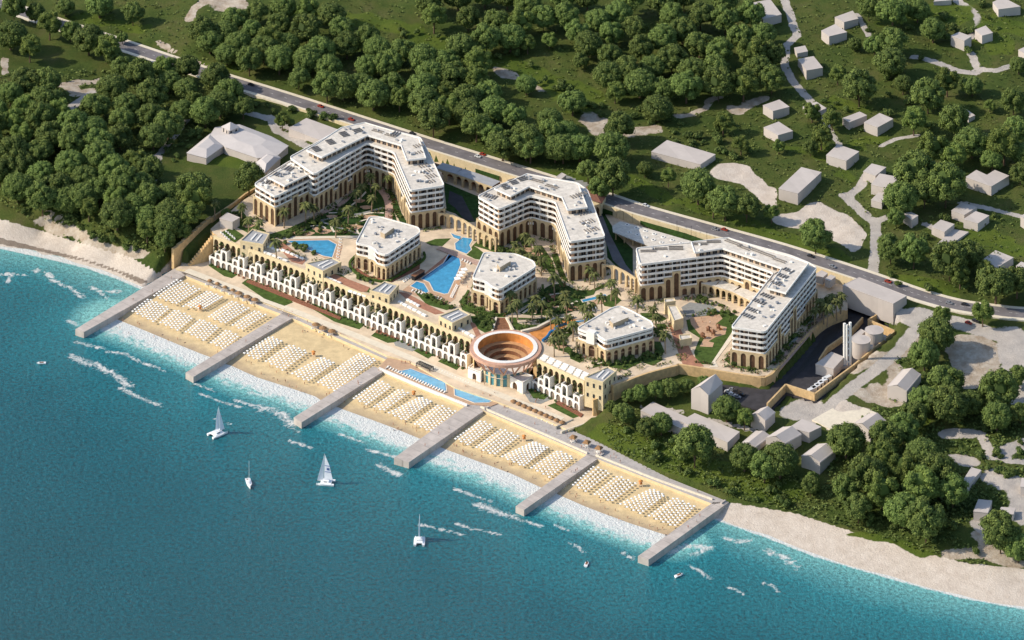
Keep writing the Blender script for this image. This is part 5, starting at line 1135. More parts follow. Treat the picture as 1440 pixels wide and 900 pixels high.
# old villa complex left of the hotel
T = thing('manor', 'pale manor with courtyard lawn and small lantern tower, left of the road-side hotel block', 'manor', (*P(340, 205, 26).xy, 20))
def roofpart(poly, zt, zb=18.5, nm='wing'):
    w = ccw(PL(poly, zt)); mb = MB(); mb.prism(w, zb, zt, 0); part(nm, mb, M['house'], T)
    c = sum(w, Vector((0, 0))) / len(w); mb = MB(); z2 = zt + 2.2; q = inset(w, -.4)
    for a, b in edges(q):
        a2, b2 = a.lerp(c, .55), b.lerp(c, .55); mb.face([(a.x, a.y, zt), (b.x, b.y, zt), (b2.x, b2.y, z2), (a2.x, a2.y, z2)])
    mb.face([(a.lerp(c, .55).x, a.lerp(c, .55).y, z2) for a, b in edges(q)]); part('roof', mb, M['manorroof'], T)
M['manorroof'] = mat('manor_roof', (.52, .48, .45), .85, .05, .2)
roofpart([(263,215),(296,188),(314,205),(290,222)], 26)
roofpart([(296,190),(303,179),(336,175),(381,192),(405,205),(389,219),(362,222),(318,207)], 26.5)
roofpart([(359,230),(376,216),(391,219),(394,222),(372,243),(367,238)], 26)
p = P(324, 180, 30); mb = MB(); mb.box((p.x, p.y, 26), (8, 8, 5), math.radians(35)); tw = part('lantern_tower', mb, M['house'], T)
mb = MB(); mb.lathe((p.x - T.location.x, p.y - T.location.y, 31 - T.location.z), [(6.4, -.1), (0, 3)], 4); link('tower_roof', mb.mesh('tower_roof', M['manorroof']), tw)
for a in (35, 125, 215, 305):
    for s in (-2, 2):
        t = math.radians(a); mb = MB(); x = 4.02 * math.cos(t) - s * math.sin(t); y = 4.02 * math.sin(t) + s * math.cos(t)
        mb.box((p.x - T.location.x + x, p.y - T.location.y + y, 27.6 - T.location.z), (.2, 1.3, 2.4), t); link('window', mb.mesh('window', M['glass']), tw)
flat('courtyard_lawn', [(291,228),(310,214),(362,232),(340,248)], 20.6, 'lawn', 1)
house('low pale building between the manor and the road-side hotel block', [(406,180),(431,166),(475,182),(452,198)], 3.5)
# ------------------------------------------------------------------ boats
def hullmesh(L, B, H, n=9):
    mb = MB(); R = []
    for i in range(n + 1):
        t = i / n; w = B / 2 * (1 - (2 * t - .75) ** 4 if t > .375 else .96); w = max(w, .02) if t < 1 else .02
        x = (t - .5) * L; z = H * (1 + .25 * t * t); R.append([(x, -w, z), (x, -w * .8, H * .3), (x, 0, -H * .5), (x, w * .8, H * .3), (x, w, z)])
    for i in range(n):
        for k in range(4): mb.face([R[i][k], R[i + 1][k], R[i + 1][k + 1], R[i][k + 1]])
        mb.face([R[i][4], R[i + 1][4], R[i + 1][0], R[i][0]], 0)
    mb.face(R[0][::-1]); return mb
def place(mb, x, y, rz, z=0):
    c, s = math.cos(rz), math.sin(rz); mb.v = [(a * c - b * s + x, a * s + b * c + y, h + z) for a, b, h in mb.v]; return mb
def sail(pts, th=.06):
    mb = MB(); V = [Vector(p) for p in pts]; n = (V[1] - V[0]).cross(V[2] - V[0]).normalized() * th; mb.face([v + n for v in V]); mb.face([v - n for v in V][::-1])
    for i in range(len(V)): a, b = V[i], V[(i + 1) % len(V)]; mb.face([a - n, b - n, b + n, a + n])
    return mb
def catamaran(label, px, py, rz, L=10, mast=16, main=None, jib=None, blue=False):
    p = P(px, py, 0); T = thing('catamaran', label, 'catamaran', (p.x, p.y, 0), math.radians(rz))
    for s in (-1, 1): link('hull', place(hullmesh(L, 1.7, 1.1), 0, s * L * .24, 0).mesh('hull', M['hull']), T)
    mb = MB(); mb.box((-.4, 0, .9), (L * .62, L * .5, .5)); link('deck', mb.mesh('deck', M['hull']), T)
    mb = MB(); mb.prism([Vector(q) for q in ((-L * .2, -1.7), (L * .14, -1.5), (L * .14, 1.5), (-L * .2, 1.7))], 1.35, 2.3, 0, 0); cb = link('cabin', mb.mesh('cabin', M['hull']), T)
    mb = MB(); mb.box((L * .13, 0, 1.6), (.4, 2.4, .45)); mb.box((-L * .03, 1.58, 1.6), (2, .12, .4)); mb.box((-L * .03, -1.62, 1.6), (2, .12, .4)); link('window', mb.mesh('window', M['glass']), cb)
    mb = MB(); mb.tube([(L * .08, 0, 1.3), (L * .08, 0, mast)], [.14, .07], 6); link('mast', mb.mesh('mast', M['hull']), T)
    mb = MB(); mb.tube([(L * .08, 0, 3), (-L * .42, .2, 3)], .12, 6); link('boom', mb.mesh('boom', M['hull']), T)
    if main:
        s = link('mainsail', sail([(L * .07, 0, 3.2), (-L * .4 * main, .5, 3.2), (-L * .22 * main, .35, mast * .62), (L * .05, 0, mast - .5)]).mesh('mainsail', M['sail']), T)
        if blue:
            for z in (.40, .60): 
                mb = MB(); mb.wall((-L * .30 * main, .55), (L * .05, .06), mast * z, mast * z + .22, .3); link('stripe', mb.mesh('stripe', M['sailblue']), s)
            mb = MB()
            for k in range(3): mb.wall((-L * (.10 + .05 * k) * main, .42), (-L * (.07 + .05 * k) * main, .38), mast * .47, mast * .47 + 1.2, .3)
            link('emblem', mb.mesh('emblem', M['sailblue']), s)
    link('jib', sail([(L * .09, 0, mast - 1.2), (L * .48, 0, 1.6), (L * .14, -.7 if jib else 0, 2.0)]).mesh('jib', M['sail']), T)
    return T
catamaran('white catamaran with narrow sails, farthest left of the sailing boats', 306, 611, 40, 11, 16.5, .25, False)
catamaran('white catamaran under full sail with blue marks on its mainsail', 458, 680, 172, 10.5, 17.5, 1.0, True, True)
catamaran('white catamaran seen from astern, lowest of the sailing boats', 590, 762, 88, 10, 15.5, .22, False)
p = P(350, 682, 0); T = thing('sailing_yacht', 'white single hulled yacht with bare mast between the catamarans', 'yacht', (p.x, p.y, 0), math.radians(-78))
link('hull', hullmesh(10.5, 3.3, 1.3).mesh('hull', M['hull']), T)
mb = MB(); mb.prism([Vector(q) for q in ((-2.5, -.9), (1.6, -.6), (1.6, .6), (-2.5, .9))], 1.2, 1.85, 0); cb = link('cabin', mb.mesh('cabin', M['hull']), T)
mb = MB(); mb.box((.4, 0, 1.86), (.8, .6, .06)); link('hatch', mb.mesh('hatch', M['glass']), cb)
mb = MB(); mb.box((-3.6, 0, 1.3), (1.6, 1.6, .15)); link('cockpit', mb.mesh('cockpit', M['brown']), T)
mb = MB(); mb.tube([(.6, 0, 1.2), (.6, 0, 14.5)], [.12, .06], 6); mb.tube([(.6, 0, 2.6), (-3.4, 0, 2.6)], .12, 6); link('mast', mb.mesh('mast', M['hull']), T)
for l, px, py, rz in (('small white motor boat off the left pier, far from the sailing boats', 58, 511.5, 178), ('small white dinghy below the fifth beach section', 825, 794, 75), ('small white dinghy below the rightmost pier', 955, 810, 35)):
    p = P(px, py, 0); T = thing('motor_boat', l, 'boat', (p.x, p.y, 0), math.radians(rz)); link('hull', hullmesh(5.6, 2.2, .8).mesh('hull', M['hull']), T)
    mb = MB(); mb.box((-.3, 0, .85), (2.2, 1.2, .12)); link('cockpit', mb.mesh('cockpit', M['brown']), T); mb = MB(); mb.box((.9, 0, .9), (.25, 1.2, .5)); link('windscreen', mb.mesh('windscreen', M['glass']), T)
# ------------------------------------------------------------------ cars on the road
def car(label, px, py, paint, z=25.02, rz=None, cat='car', grp='cars on the coast road'):
    p = P(px, py, z)
    if rz is None:
        i = min(range(len(roadw) - 1), key=lambda k: (roadw[k] - p).length); d = roadw[i + 1] - roadw[i]; rz = math.atan2(d.y, d.x)
    T = thing('car', label, cat, p, rz, grp); mb = MB(); prof = [(-2.25, .45), (-2.2, .95), (-1.5, 1.0), (1.0, .98), (2.1, .8), (2.25, .45)]
    for (x0, z0), (x1, z1) in zip(prof, prof[1:]): mb.face([(x0, -.88, z0), (x1, -.88, z1), (x1, .88, z1), (x0, .88, z0)])
    mb.face([(x, -.88, z) for x, z in prof][::-1]); mb.face([(x, .88, z) for x, z in prof]); mb.box((0, 0, .25), (4.5, 1.74, .25)); link('body', mb.mesh('body', M[paint]), T)
    mb = MB(); a = [(-1.7, .97), (-1.2, 1.45), (.4, 1.45), (1.1, .95)]
    for (x0, z0), (x1, z1) in zip(a, a[1:]): mb.face([(x0, -.75, z0), (x1, -.75, z1), (x1, .75, z1), (x0, .75, z0)])
    mb.face([(x, -.75, z) for x, z in a][::-1]); mb.face([(x, .75, z) for x, z in a]); cb = link('windows', mb.mesh('windows', M['glass']), T)
    mb = MB(); mb.box((-.4, 0, 1.42), (1.5, 1.4, .08)); link('roof', mb.mesh('roof', M[paint]), cb)
    for x in (-1.4, 1.4):
        for y in (-.85, .85): mb = MB(); mb.tube([(x, y - .1, .33), (x, y + .1, .33)], .33, 10); link('wheel', mb.mesh('wheel', M['black']), T)
for l, x, y, c in (('dark red car on the road above the low pale building', 451, 150.5, 'red'), ('dark red car on the road just left of the first hotel block roof', 494, 169, 'red'), ('dark car leaving the treetops on the left end of the road', 353, 120, 'cardark'), ('black car behind the first hotel block on the far lane', 580, 188.5, 'cardark'), ('white car above the portico on the near lane', 672, 221, 'carwhite'), ('dark red car beside the white one above the portico', 679, 218, 'red'),
   ('white car on the road above the parking canopy', 908, 290, 'carwhite'), ('silver car on the road above the right hotel block', 1006, 323, 'cargrey'), ('brown red car close behind the silver one', 1019, 324, 'red'), ('dark car on the road above the right hotel corner', 1140, 361, 'cardark'), ('silver car on the road right of the small sheds', 1171, 376, 'cargrey'),
   ('dark red car on the road behind the storage hall', 1249, 397, 'red'), ('silver car on the right bend of the road', 1335, 427, 'cargrey'), ('dark car ahead on the right bend of the road', 1357, 429, 'cardark')):
    car(l, x, y, c)
g = G(1362, 458); car('red car parked under the tree at the right road junction', 1362, 457, 'red', g.z + .1, -.5, 'car', None) if False else None
def parked(label, px, py, paint, rz):
    g = G(px, py); p = PX(g); car(label, px, py, paint, g.z + .15, rz)
parked('red car parked by the tree at the right road junction', 1362, 455, 'red', -.6)
parked('dark car parked beside the red one at the right road junction', 1372, 452, 'cardark', -.6)
parked('pale blue car parked under the woods left of the manor', 212, 226, 'cargrey', .3)
parked('silver car parked below the pale blue car left of the manor', 211, 233, 'cargrey', .3)
# cars in the small parking below the right hotel block
for i, (x, y) in enumerate(((1024,552),(1030,549),(1036,551),(1030,556),(1037,559),(1043,556))):
    car(['front left', 'rear left', 'rear middle', 'front middle', 'front right', 'rear right'][i] + ' car in the small car park under the right hotel block', x, y, ('carwhite','cargrey','cardark')[i % 3], SZ + .05, -.4, 'car', 'cars in the small car park')
# ------------------------------------------------------------------ street lamps
lm = MB(); 
def lampthing(px, py, z, label):
    p = P(px, py, z); T = thing('street_lamp', label, 'street lamp', p, 0, 'thin street lamps along the near road edge'); mb = MB(); mb.tube([(0, 0, 0), (0, 0, 8)], [.13, .08], 5); link('pole', mb.mesh('pole', M['black']), T)
    mb = MB(); mb.box((0, .7, 7.9), (.35, 1.6, .18)); link('lamp_head', mb.mesh('lamp_head', M['black']), T)
for i, (x, y) in enumerate([(872,306),(952,330),(972,337),(994,345),(768,272)]): lampthing(x, y, 21, ['lamp above the parking canopy end', 'lamp behind the right hotel roof, left one', 'lamp behind the right hotel roof, middle one', 'lamp behind the right hotel roof, right one', 'lamp behind the middle hotel block'][i] + ' on the road verge')
# ------------------------------------------------------------------ parasols on the sand
SAMP = Vector((math.cos(.35), math.sin(.35), 0))
def parasol_geo(mb, x=0, y=0, z=0, rz=.5, s=1.42):
    c, sn = math.cos(rz), math.sin(rz); h = s / 2
    q = [(x + a * c - b * sn, y + a * sn + b * c) for a, b in ((-h, -h), (h, -h), (h, h), (-h, h))]
    top = (x, y, z + 2.45)
    for i in range(4):
        a, b = q[i], q[(i + 1) % 4]; mb.face([(a[0], a[1], z + 2.15), (b[0], b[1], z + 2.15), top]); mb.face([(a[0], a[1], z + 1.98), (b[0], b[1], z + 1.98), (b[0], b[1], z + 2.15), (a[0], a[1], z + 2.15)])
def pole_geo(mb, x=0, y=0, z=0):
    mb.tube([(x, y, z), (x, y, z + 2.3)], .04, 4, cap=False)
PATCH = []
def pt(ox, oy, lst, seg):
    for q in lst: PATCH.append((seg, [(ox + a / 6, oy + b / 6) for a, b in q]))
pt(160, 370, [[(325,280),(535,140),(740,235),(530,360)],[(570,375),(790,240),(930,300),(760,400)],[(790,460),(1000,325),(1155,395),(940,525)],[(990,530),(1190,405),(1300,450),(1085,580)],[(145,395),(290,298),(480,385),(340,490)],[(380,490),(520,390),(680,465),(545,565)],[(595,570),(730,472),(900,545),(765,650)],[(805,660),(950,560),(1070,620),(930,718)]], 'leftmost')
pt(330, 430, [[(65,390),(300,265),(410,310),(190,455)],[(250,460),(470,335),(630,400),(410,545)],[(470,560),(740,440),(850,490),(620,635)],[(690,635),(1060,405),(1210,470),(850,715)]], 'second')
pt(470, 500, [[(148,350),(380,210),(495,270),(280,410)],[(325,420),(550,285),(640,325),(420,465)],[(445,470),(730,355),(830,395),(600,545)],[(665,565),(880,415),(1040,480),(815,635)]], 'middle')
pt(620, 570, [[(105,270),(340,130),(460,185),(235,330)],[(285,340),(510,200),(670,270),(455,415)],[(500,420),(790,310),(910,365),(700,510)],[(745,515),(990,385),(1130,450),(925,605)]], 'fourth')
pt(790, 640, [[(80,240),(270,90),(425,160),(210,305)],[(260,320),(470,175),(640,250),(425,390)],[(475,400),(760,290),(880,345),(670,490)],[(720,500),(950,360),(1135,440),(955,600)]], 'rightmost')
def sandz_at(x, y):
    d = min(float(dist(s, x, y)) for s in seg); return max(-.5, min(2.2, .05 + d * .06))
SP = []
for pk, (sg, q) in enumerate(PATCH):
    a, b, c, d = PL(q, 3.2); nu = max(2, round((b - a).length / 2.6)); nv = max(2, round((d - a).length / 2.45)); ang = math.atan2((b - a).y, (b - a).x)
    for i in range(nu):
        for j in range(nv):
            u, v = (i + .5 + (.25 if j % 2 else -.25)) / nu, (j + .5) / nv; p = a.lerp(b, u).lerp(d.lerp(c, u), v)
            p.x += rnd.uniform(-.12, .12); p.y += rnd.uniform(-.12, .12); SP.append((p.y, p.x, sg, ang, pk))
SP.sort(key=lambda t: t[0])
mb = MB(); parasol_geo(mb); cm = mb.mesh('canopy', M['canopy']); mb = MB(); pole_geo(mb); pm = mb.mesh('pole', M['trunk'])
root = None; rest = MB()
for k, (y, x, sg, ang, pk) in enumerate(SP):
    z = sandz_at(x, y)
    if k < 298:
        bl = ['leftmost', 'second', 'third', 'rightmost'][pk % 4]; lab = 'white square parasol in the %s block of the %s beach section' % (bl, sg); grp = 'white square parasols, %s block of the %s beach section' % (bl, sg)
        if root is None:
            root = thing('beach_parasol', lab, 'parasol', (x, y, z), ang, grp); link('canopy', cm, root); link('pole', pm, root)
        else: dup(root, (x, y, z), ang + rnd.uniform(-.05, .05), 1, lab, grp)
    else: parasol_geo(rest, x, y, z, ang + rnd.uniform(-.05, .05)); pole_geo(rest, x, y, z)
rs_ = link('parasol_rows', rest.mesh('parasol_rows', M['canopy'])); tag(rs_, 'dense rows of white square parasols covering the left and middle beach sections', 'parasols', None, 'stuff')
# straw parasols with white tables on the promenade
def straw(label, px, py, z, grp, r=1.9, h=2.9):
    p = P(px, py, z + h); T = thing('straw_parasol', label, 'parasol', (p.x, p.y, z), 0, grp); mb = MB(); mb.lathe((0, 0, 0), [(r, h - .9), (r * .55, h - .3), (0, h + .2)], 10); link('thatch', mb.mesh('thatch', M['thatch']), T)
    mb = MB(); mb.tube([(0, 0, 0), (0, 0, h)], .08, 5); link('pole', mb.mesh('pole', M['trunk']), T)
    m2 = MB(); m2.box((-1.8, -1.6, .0), (2.0, .75, .45), .4); m2.box((-2.4, -1.2, .4), (.7, .75, .4), .4); tag(link('sunbed', m2.mesh('sunbed', M['white']), None, (p.x, p.y, z)), 'white sunbed beside ' + label, 'sunbed', 'sunbeds under the straw parasols')
for i, (x, y) in enumerate([(810,135),(875,160),(940,190),(1005,215),(1055,240),(1125,270),(1190,295)]): straw('straw parasol, %s from the left by the leftmost beach' % ORD[i], 160 + x / 6, 370 + y / 6, RZ, 'straw parasols by the leftmost beach', 1.7 if i < 4 else 2.4)
for i, (x, y) in enumerate([(685,145),(745,175),(820,200)]): straw('straw parasol, %s from the left by the second beach' % ORD[i], 330 + x / 6, 430 + y / 6, RZ, 'straw parasols by the second beach', 2.6)
for i in range(10): straw('straw parasol, %s from the left in the right promenade row' % ORD[i], 722 + i * 7.6, 562 + i * 3.3, RZ, 'straw parasols in the long right row', 2.0)
for i, (x, y) in enumerate([(806,614),(825,621),(842,629)]):
    p = P(x, y, RZ + 3); T = thing('gazebo', '%s of three straw gazebos at the foot of the green slope' % ['leftmost', 'middle', 'rightmost'][i], 'gazebo', (p.x, p.y, RZ), .3, 'straw gazebos')
    mb = MB(); mb.lathe((0, 0, 0), [(3.0, 2.5), (1.8, 3.4), (1.7, 3.5), (0, 3.9)], 4); link('roof', mb.mesh('roof', M['thatch']), T)
    for a in range(4): t = a * 1.5708; mb = MB(); mb.tube([(2.3 * math.cos(t), 2.3 * math.sin(t), 0), (2.3 * math.cos(t), 2.3 * math.sin(t), 2.6)], .12, 5); link('post', mb.mesh('post', M['white']), T)
    mb = MB(); mb.box((0, 0, 0), (2.6, 2.6, .5)); link('counter', mb.mesh('counter', M['white']), T)
for i, (x, y) in enumerate([(281,434),(441,498),(582,554),(737,616),(901,680)]):
    p = P(x, y, 3.5); T = thing('lifeguard_tower', 'orange lifeguard tower on the sand of the %s beach section' % ['leftmost', 'second', 'middle', 'fourth', 'rightmost'][i], 'lifeguard tower', (p.x, p.y, sandz_at(p.x, p.y)), .4, 'lifeguard towers')
    mb = MB(); mb.lathe((0, 0, 0), [(1.5, 2.9), (0, 3.7)], 6); link('roof', mb.mesh('roof', M['orange']), T); mb = MB(); mb.box((0, 0, 1.2), (1.5, 1.5, .9)); link('seat', mb.mesh('seat', M['orange']), T)
    for sx in (-.65, .65):
        for sy in (-.65, .65): mb = MB(); mb.box((sx, sy, 0), (.14, .14, 3)); link('leg', mb.mesh('leg', M['white']), T)
# ------------------------------------------------------------------ sunbeds round the pools and on the terrace roof
mb = MB(); mb.box((0, 0, .0), (.8, 1.9, .42)); mb.v = [(a, b, c) for a, b, c in mb.v]; m2 = MB(); m2.wall((-.4, .6), (.4, .6), .35, .85, .7); bedm, headm = mb.mesh('frame', M['white']), m2.mesh('headrest', M['white'])
bed0 = None
def beds(p0, p1, n, z, rz, lab, grp):
    global bed0
    for i in range(n):
        t = i / max(1, n - 1); p = P(p0[0] + (p1[0] - p0[0]) * t, p0[1] + (p1[1] - p0[1]) * t, z)
        if bed0 is None: bed0 = thing('sunbed', lab, 'sunbed', p, rz, grp); link('frame', bedm, bed0); link('headrest', headm, bed0)
        else: dup(bed0, p, rz + rnd.uniform(-.08, .08), 1, lab, grp)
beds((479,337),(474,366), 8, PZ + .1, 1.2, 'white sunbed in the line right of the triangular pool', 'sunbeds right of the triangular pool')
beds((643,402),(635,418), 9, PZ + .1, .9, 'white sunbed in the line along the lower right side of the largest pool', 'sunbeds by the largest pool, right side')
beds((650,366),(661,371), 4, PZ + .1, -.4, 'white sunbed at the top right corner of the largest pool', 'sunbeds by the largest pool, top corner')
beds((568,396),(576,390), 4, PZ + .1, .5, 'white sunbed beside the dark pool bar', 'sunbeds beside the pool bar')
beds((580,409),(620,421), 10, PZ + .1, -.6, 'white sunbed in the line below the children pool', 'sunbeds below the children pool')
beds((610,519),(658,540), 14, RZ + .5, -.75, 'white sunbed in the line between the beachfront pool and the cream path', 'sunbeds behind the beachfront pools')
beds((545,517),(625,552), 22, RZ + .5, -.75, 'white sunbed in the line along the white parapet', 'sunbeds along the parapet')
beds((311,328),(322,338), 5, PZ + .3, .3, 'white sunbed on the small roof lawn at the left end of the terrace building', 'sunbeds on the roof lawn')
beds((318,326),(330,336), 5, PZ + .3, .3, 'white sunbed on the small roof lawn at the left end of the terrace building', 'sunbeds on the roof lawn')
flat('roof_lawn', [(310,327),(326,320),(343,331),(330,341)], PZ + .3, 'lawn', .2)
# roof terraces of the long building: white daybed strips and red walks
for pl in ([(385,340),(395,338),(430,366),(425,372),(410,368)], [(458,392),(470,385),(520,404),(516,410),(500,411)], [(560,410),(572,412),(605,430),(625,440),(612,442),(580,428)], [(660,452),(668,455),(676,470),(670,474)]): flat('red_walk', pl, PZ + .12, 'redpave', .2)
def daystrip(a, b, n, lab):
    for k in range(n):
        t0, t1 = (k + .05) / n, (k + .85) / n; p, q = P(a[0] + (b[0] - a[0]) * t0, a[1] + (b[1] - a[1]) * t0, PZ + .8), P(a[0] + (b[0] - a[0]) * t1, a[1] + (b[1] - a[1]) * t1, PZ + .8)
        mb = MB(); mb.wall(p, q, PZ, PZ + .9, 1.5); solo('daybed', mb, M['canopy'], lab, 'daybed', lab.replace('white daybed', 'white daybeds'))
daystrip((368,352),(405,367), 5, 'white daybed on the roof edge between the two left towers')
daystrip((376,346),(392,352), 3, 'white daybed beside the leftmost roof tower')
daystrip((395,350),(428,364), 5, 'white daybed on the red walk left of the triangular pool')
daystrip((456,388),(480,398), 4, 'white daybed beside the second roof tower'); daystrip((490,408),(516,416), 4, 'white daybed on the curved red roof walk')
daystrip((560,423),(600,444), 6, 'white daybed on the roof edge right of the third tower'); daystrip((572,420),(590,430), 4, 'white daybed beside the third roof tower'); daystrip((640,458),(668,474), 4, 'white daybed beside the fourth roof tower')
for off in (0, 3.2, 6.4): daystrip((757 + off, 505 - off), (826 + off * .5, 533 - off), 7, 'white daybed in the long strips on the right terrace roof')
# ------------------------------------------------------------------ foliage meshes
def leafball(mb, c, rx, rz_, n, size, tint, rr, low=-.5):
    for _ in range(n):
        while True:
            d = Vector((rr.gauss(0, 1), rr.gauss(0, 1), rr.gauss(0, 1))).normalized()
            if d.z > low: break
        r = rr.uniform(.82, 1.06); p = Vector((c[0] + d.x * rx * r, c[1] + d.y * rx * r, c[2] + d.z * rz_ * r))
        nn = (d + Vector((rr.gauss(0, .45), rr.gauss(0, .45), rr.gauss(0, .45) + .2))).normalized(); u = nn.orthogonal().normalized(); w = nn.cross(u); a = rr.uniform(0, 6.28)
        u, w = u * math.cos(a) + w * math.sin(a), w * math.cos(a) - u * math.sin(a); s = size * rr.uniform(.6, 1.3); t = min(1, max(0, tint + rr.gauss(0, .16)))
        mb.face([p - u * s, p - w * s * .6, p + u * s, p + w * s * .6], 0, None, (t, t, t, 1))
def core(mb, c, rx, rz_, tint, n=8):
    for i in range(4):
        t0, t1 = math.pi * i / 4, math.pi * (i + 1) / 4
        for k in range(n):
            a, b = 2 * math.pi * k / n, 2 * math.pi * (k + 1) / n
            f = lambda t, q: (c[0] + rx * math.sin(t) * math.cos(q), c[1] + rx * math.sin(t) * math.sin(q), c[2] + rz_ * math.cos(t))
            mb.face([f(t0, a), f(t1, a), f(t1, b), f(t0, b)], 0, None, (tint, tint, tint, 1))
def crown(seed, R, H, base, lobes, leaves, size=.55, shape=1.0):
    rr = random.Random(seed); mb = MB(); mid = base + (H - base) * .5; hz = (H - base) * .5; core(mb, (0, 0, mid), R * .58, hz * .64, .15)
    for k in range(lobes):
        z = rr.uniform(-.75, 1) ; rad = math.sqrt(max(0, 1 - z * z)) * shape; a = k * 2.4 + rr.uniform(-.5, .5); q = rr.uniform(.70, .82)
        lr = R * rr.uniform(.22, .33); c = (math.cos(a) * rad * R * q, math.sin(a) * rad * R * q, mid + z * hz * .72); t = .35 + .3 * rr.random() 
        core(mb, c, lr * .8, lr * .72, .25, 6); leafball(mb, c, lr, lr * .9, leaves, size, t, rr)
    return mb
def trunkmesh(seed, h, r, R):
    rr = random.Random(seed); mb = MB(); mb.tube([(0, 0, -1), (rr.uniform(-.2, .2), 0, h * .5), (rr.uniform(-.4, .4), rr.uniform(-.3, .3), h)], [r * 1.3, r, r * .6], 7)
    for k in range(5):
        a = k * 1.26 + rr.random(); mb.tube([(0, 0, h * .7), (math.cos(a) * R * .25, math.sin(a) * R * .25, h * 1.1), (math.cos(a) * R * .5, math.sin(a) * R * .5, h * 1.5)], [r * .5, r * .35, r * .12], 5)
    return mb.mesh('trunk', M['trunk'])
TV = []
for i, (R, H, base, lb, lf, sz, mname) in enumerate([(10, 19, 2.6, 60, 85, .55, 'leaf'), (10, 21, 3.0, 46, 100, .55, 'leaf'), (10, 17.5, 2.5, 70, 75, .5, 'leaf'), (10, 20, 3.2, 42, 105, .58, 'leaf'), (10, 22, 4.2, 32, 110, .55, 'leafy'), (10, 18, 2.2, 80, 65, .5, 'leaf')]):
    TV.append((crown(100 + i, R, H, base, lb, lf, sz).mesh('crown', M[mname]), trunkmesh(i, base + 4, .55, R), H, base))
TREEN = [0]
def tree(px, py, d, label, group, v=None, cat='tree', name='tree'):
    v = rnd.choice([0, 1, 2, 3, 5, 5, 1, 4]) if v is None else v; cm_, tm, H, base = TV[v]
    s = d * .44 / 20.0 * 1.03; zc = (H + base) / 2 * s
    g = G(px, py, zc); T = thing(name, label, cat, g, rnd.uniform(0, 6.28), group); T.scale = (s, s, s * rnd.uniform(.92, 1.08))
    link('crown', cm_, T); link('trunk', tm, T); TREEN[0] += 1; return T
TREEPOS = []
def ingroup(lst, where, v=None, ordinal=False):
    if ordinal: rows = [('', lst)]
    else:
        m = sorted(lst, key=lambda t: t[1]); nr = math.ceil(len(m) / 14); rows = [(['back', 'second', 'third', 'fourth', 'fifth', 'sixth', 'seventh'][r] + ' row, wood', m[r * len(m) // nr:(r + 1) * len(m) // nr]) for r in range(nr)]
    for rn, ls in rows:
        for i, t in enumerate(sorted(ls, key=lambda t: t[0])):
            d = t[2]; size = 'small' if d < 27 else 'large' if d > 44 else 'medium'
            lab = '%s broadleaf tree, %s from the left %s' % (size, ORD[i], where) if not rn else '%s tree, %s from left, %s %s' % (size, ORD[i], rn, where)
            tree(t[0], t[1], d, lab, 'trees ' + where, t[3] if len(t) > 3 else v)
def poisson(poly, sx, sy, n=4000, seed=1, dd=(36, 50), avoid=()):
    rr = random.Random(seed); out = []; xs = [p[0] for p in poly]; ys = [p[1] for p in poly]
    for _ in range(n):
        x, y = rr.uniform(min(xs), max(xs)), rr.uniform(min(ys), max(ys))
        if not bool(pip(poly, x, y)): continue
        if all(((x - a[0]) / sx) ** 2 + ((y - a[1]) / sy) ** 2 > 1 for a in out) and all(((x - a[0]) / (sx * .8)) ** 2 + ((y - a[1]) / (sy * .8)) ** 2 > 1 for a in avoid): out.append((x, y, rr.uniform(*dd)))
    return out
F1 = [(0,118),(60,108),(95,128),(75,150),(100,160),(130,128),(142,100),(180,88),(250,90),(305,100),(322,125),(326,145),(300,155),(262,150),(235,185),(210,215),(214,260),(262,262),(285,268),(275,295),(245,320),(215,322),(185,310),(150,305),(110,288),(70,275),(30,262),(-5,262),(-20,180)]
edge1 = [(125,292,28,4),(165,300,50,5),(207,322,32,4),(240,300,48,2),(232,336,30,1),(257,324,25,1),(208,278,42,3),(272,262,54,3),(310,143,46),(272,140,28,4),(342,150,34),(95,280,46),(60,272,50),(25,262,48),(140,262,40),(175,255,48)]
ingroup(edge1 + poisson(F1, 29, 20, seed=2, avoid=edge1), 'above the left beach')
ingroup([(15,48,50),(42,66,36),(70,32,40),(100,42,34),(125,55,50),(150,66,42),(160,80,30),(20,8,40),(92,10,30),(140,5,46),(187,16,36),(172,53,18),(50,18,30)], 'in the upper left corner', None, True)
F2 = [(262,28),(300,40),(330,12),(380,0),(430,5),(470,22),(500,48),(560,62),(600,72),(640,52),(672,80),(700,105),(690,128),(730,150),(770,165),(800,185),(820,205),(805,222),(760,212),(700,195),(640,172),(600,168),(545,142),(500,128),(440,112),(380,95),(330,78),(285,62)]
e2 = [(283,42,44,3),(335,62,44),(420,108,36),(462,92,42,5),(483,122,44,5),(525,132,50,5),(562,138,32,4),(597,142,50,5),(632,150,40,4),(670,176,46,0),(707,200,50,0),(330,25,40),(380,50,46),(480,40,40)]
ingroup(e2 + poisson(F2, 30, 20, seed=5, avoid=e2), 'between the meadow and the road')
ingroup([(740,118,32),(805,142,42),(740,198,50),(792,208,44),(860,208,52),(870,178,46),(827,240,32),(862,244,52),(843,262,34),(907,237,24),(940,247,24,4),(775,185,40)], 'behind the middle hotel block across the road', None, True)
F3 = [(600,-5),(700,-8),(800,-8),(900,-5),(1045,-5),(1072,40),(1080,90),(1060,118),(1020,125),(985,120),(960,130),(920,125),(880,125),(860,105),(840,95),(800,60),(760,55),(720,62),(690,55),(640,30),(580,12)]
e3 = [(817,84,26,1),(742,60,26,4),(773,55,26,4),(855,105,46,5),(900,115,50),(925,150,46),(865,127,32,4),(965,120,50,0),(1010,115,50)]
ingroup(e3 + poisson(F3, 32, 22, seed=9, avoid=e3, dd=(36, 48)), 'beyond the meadow at the top')
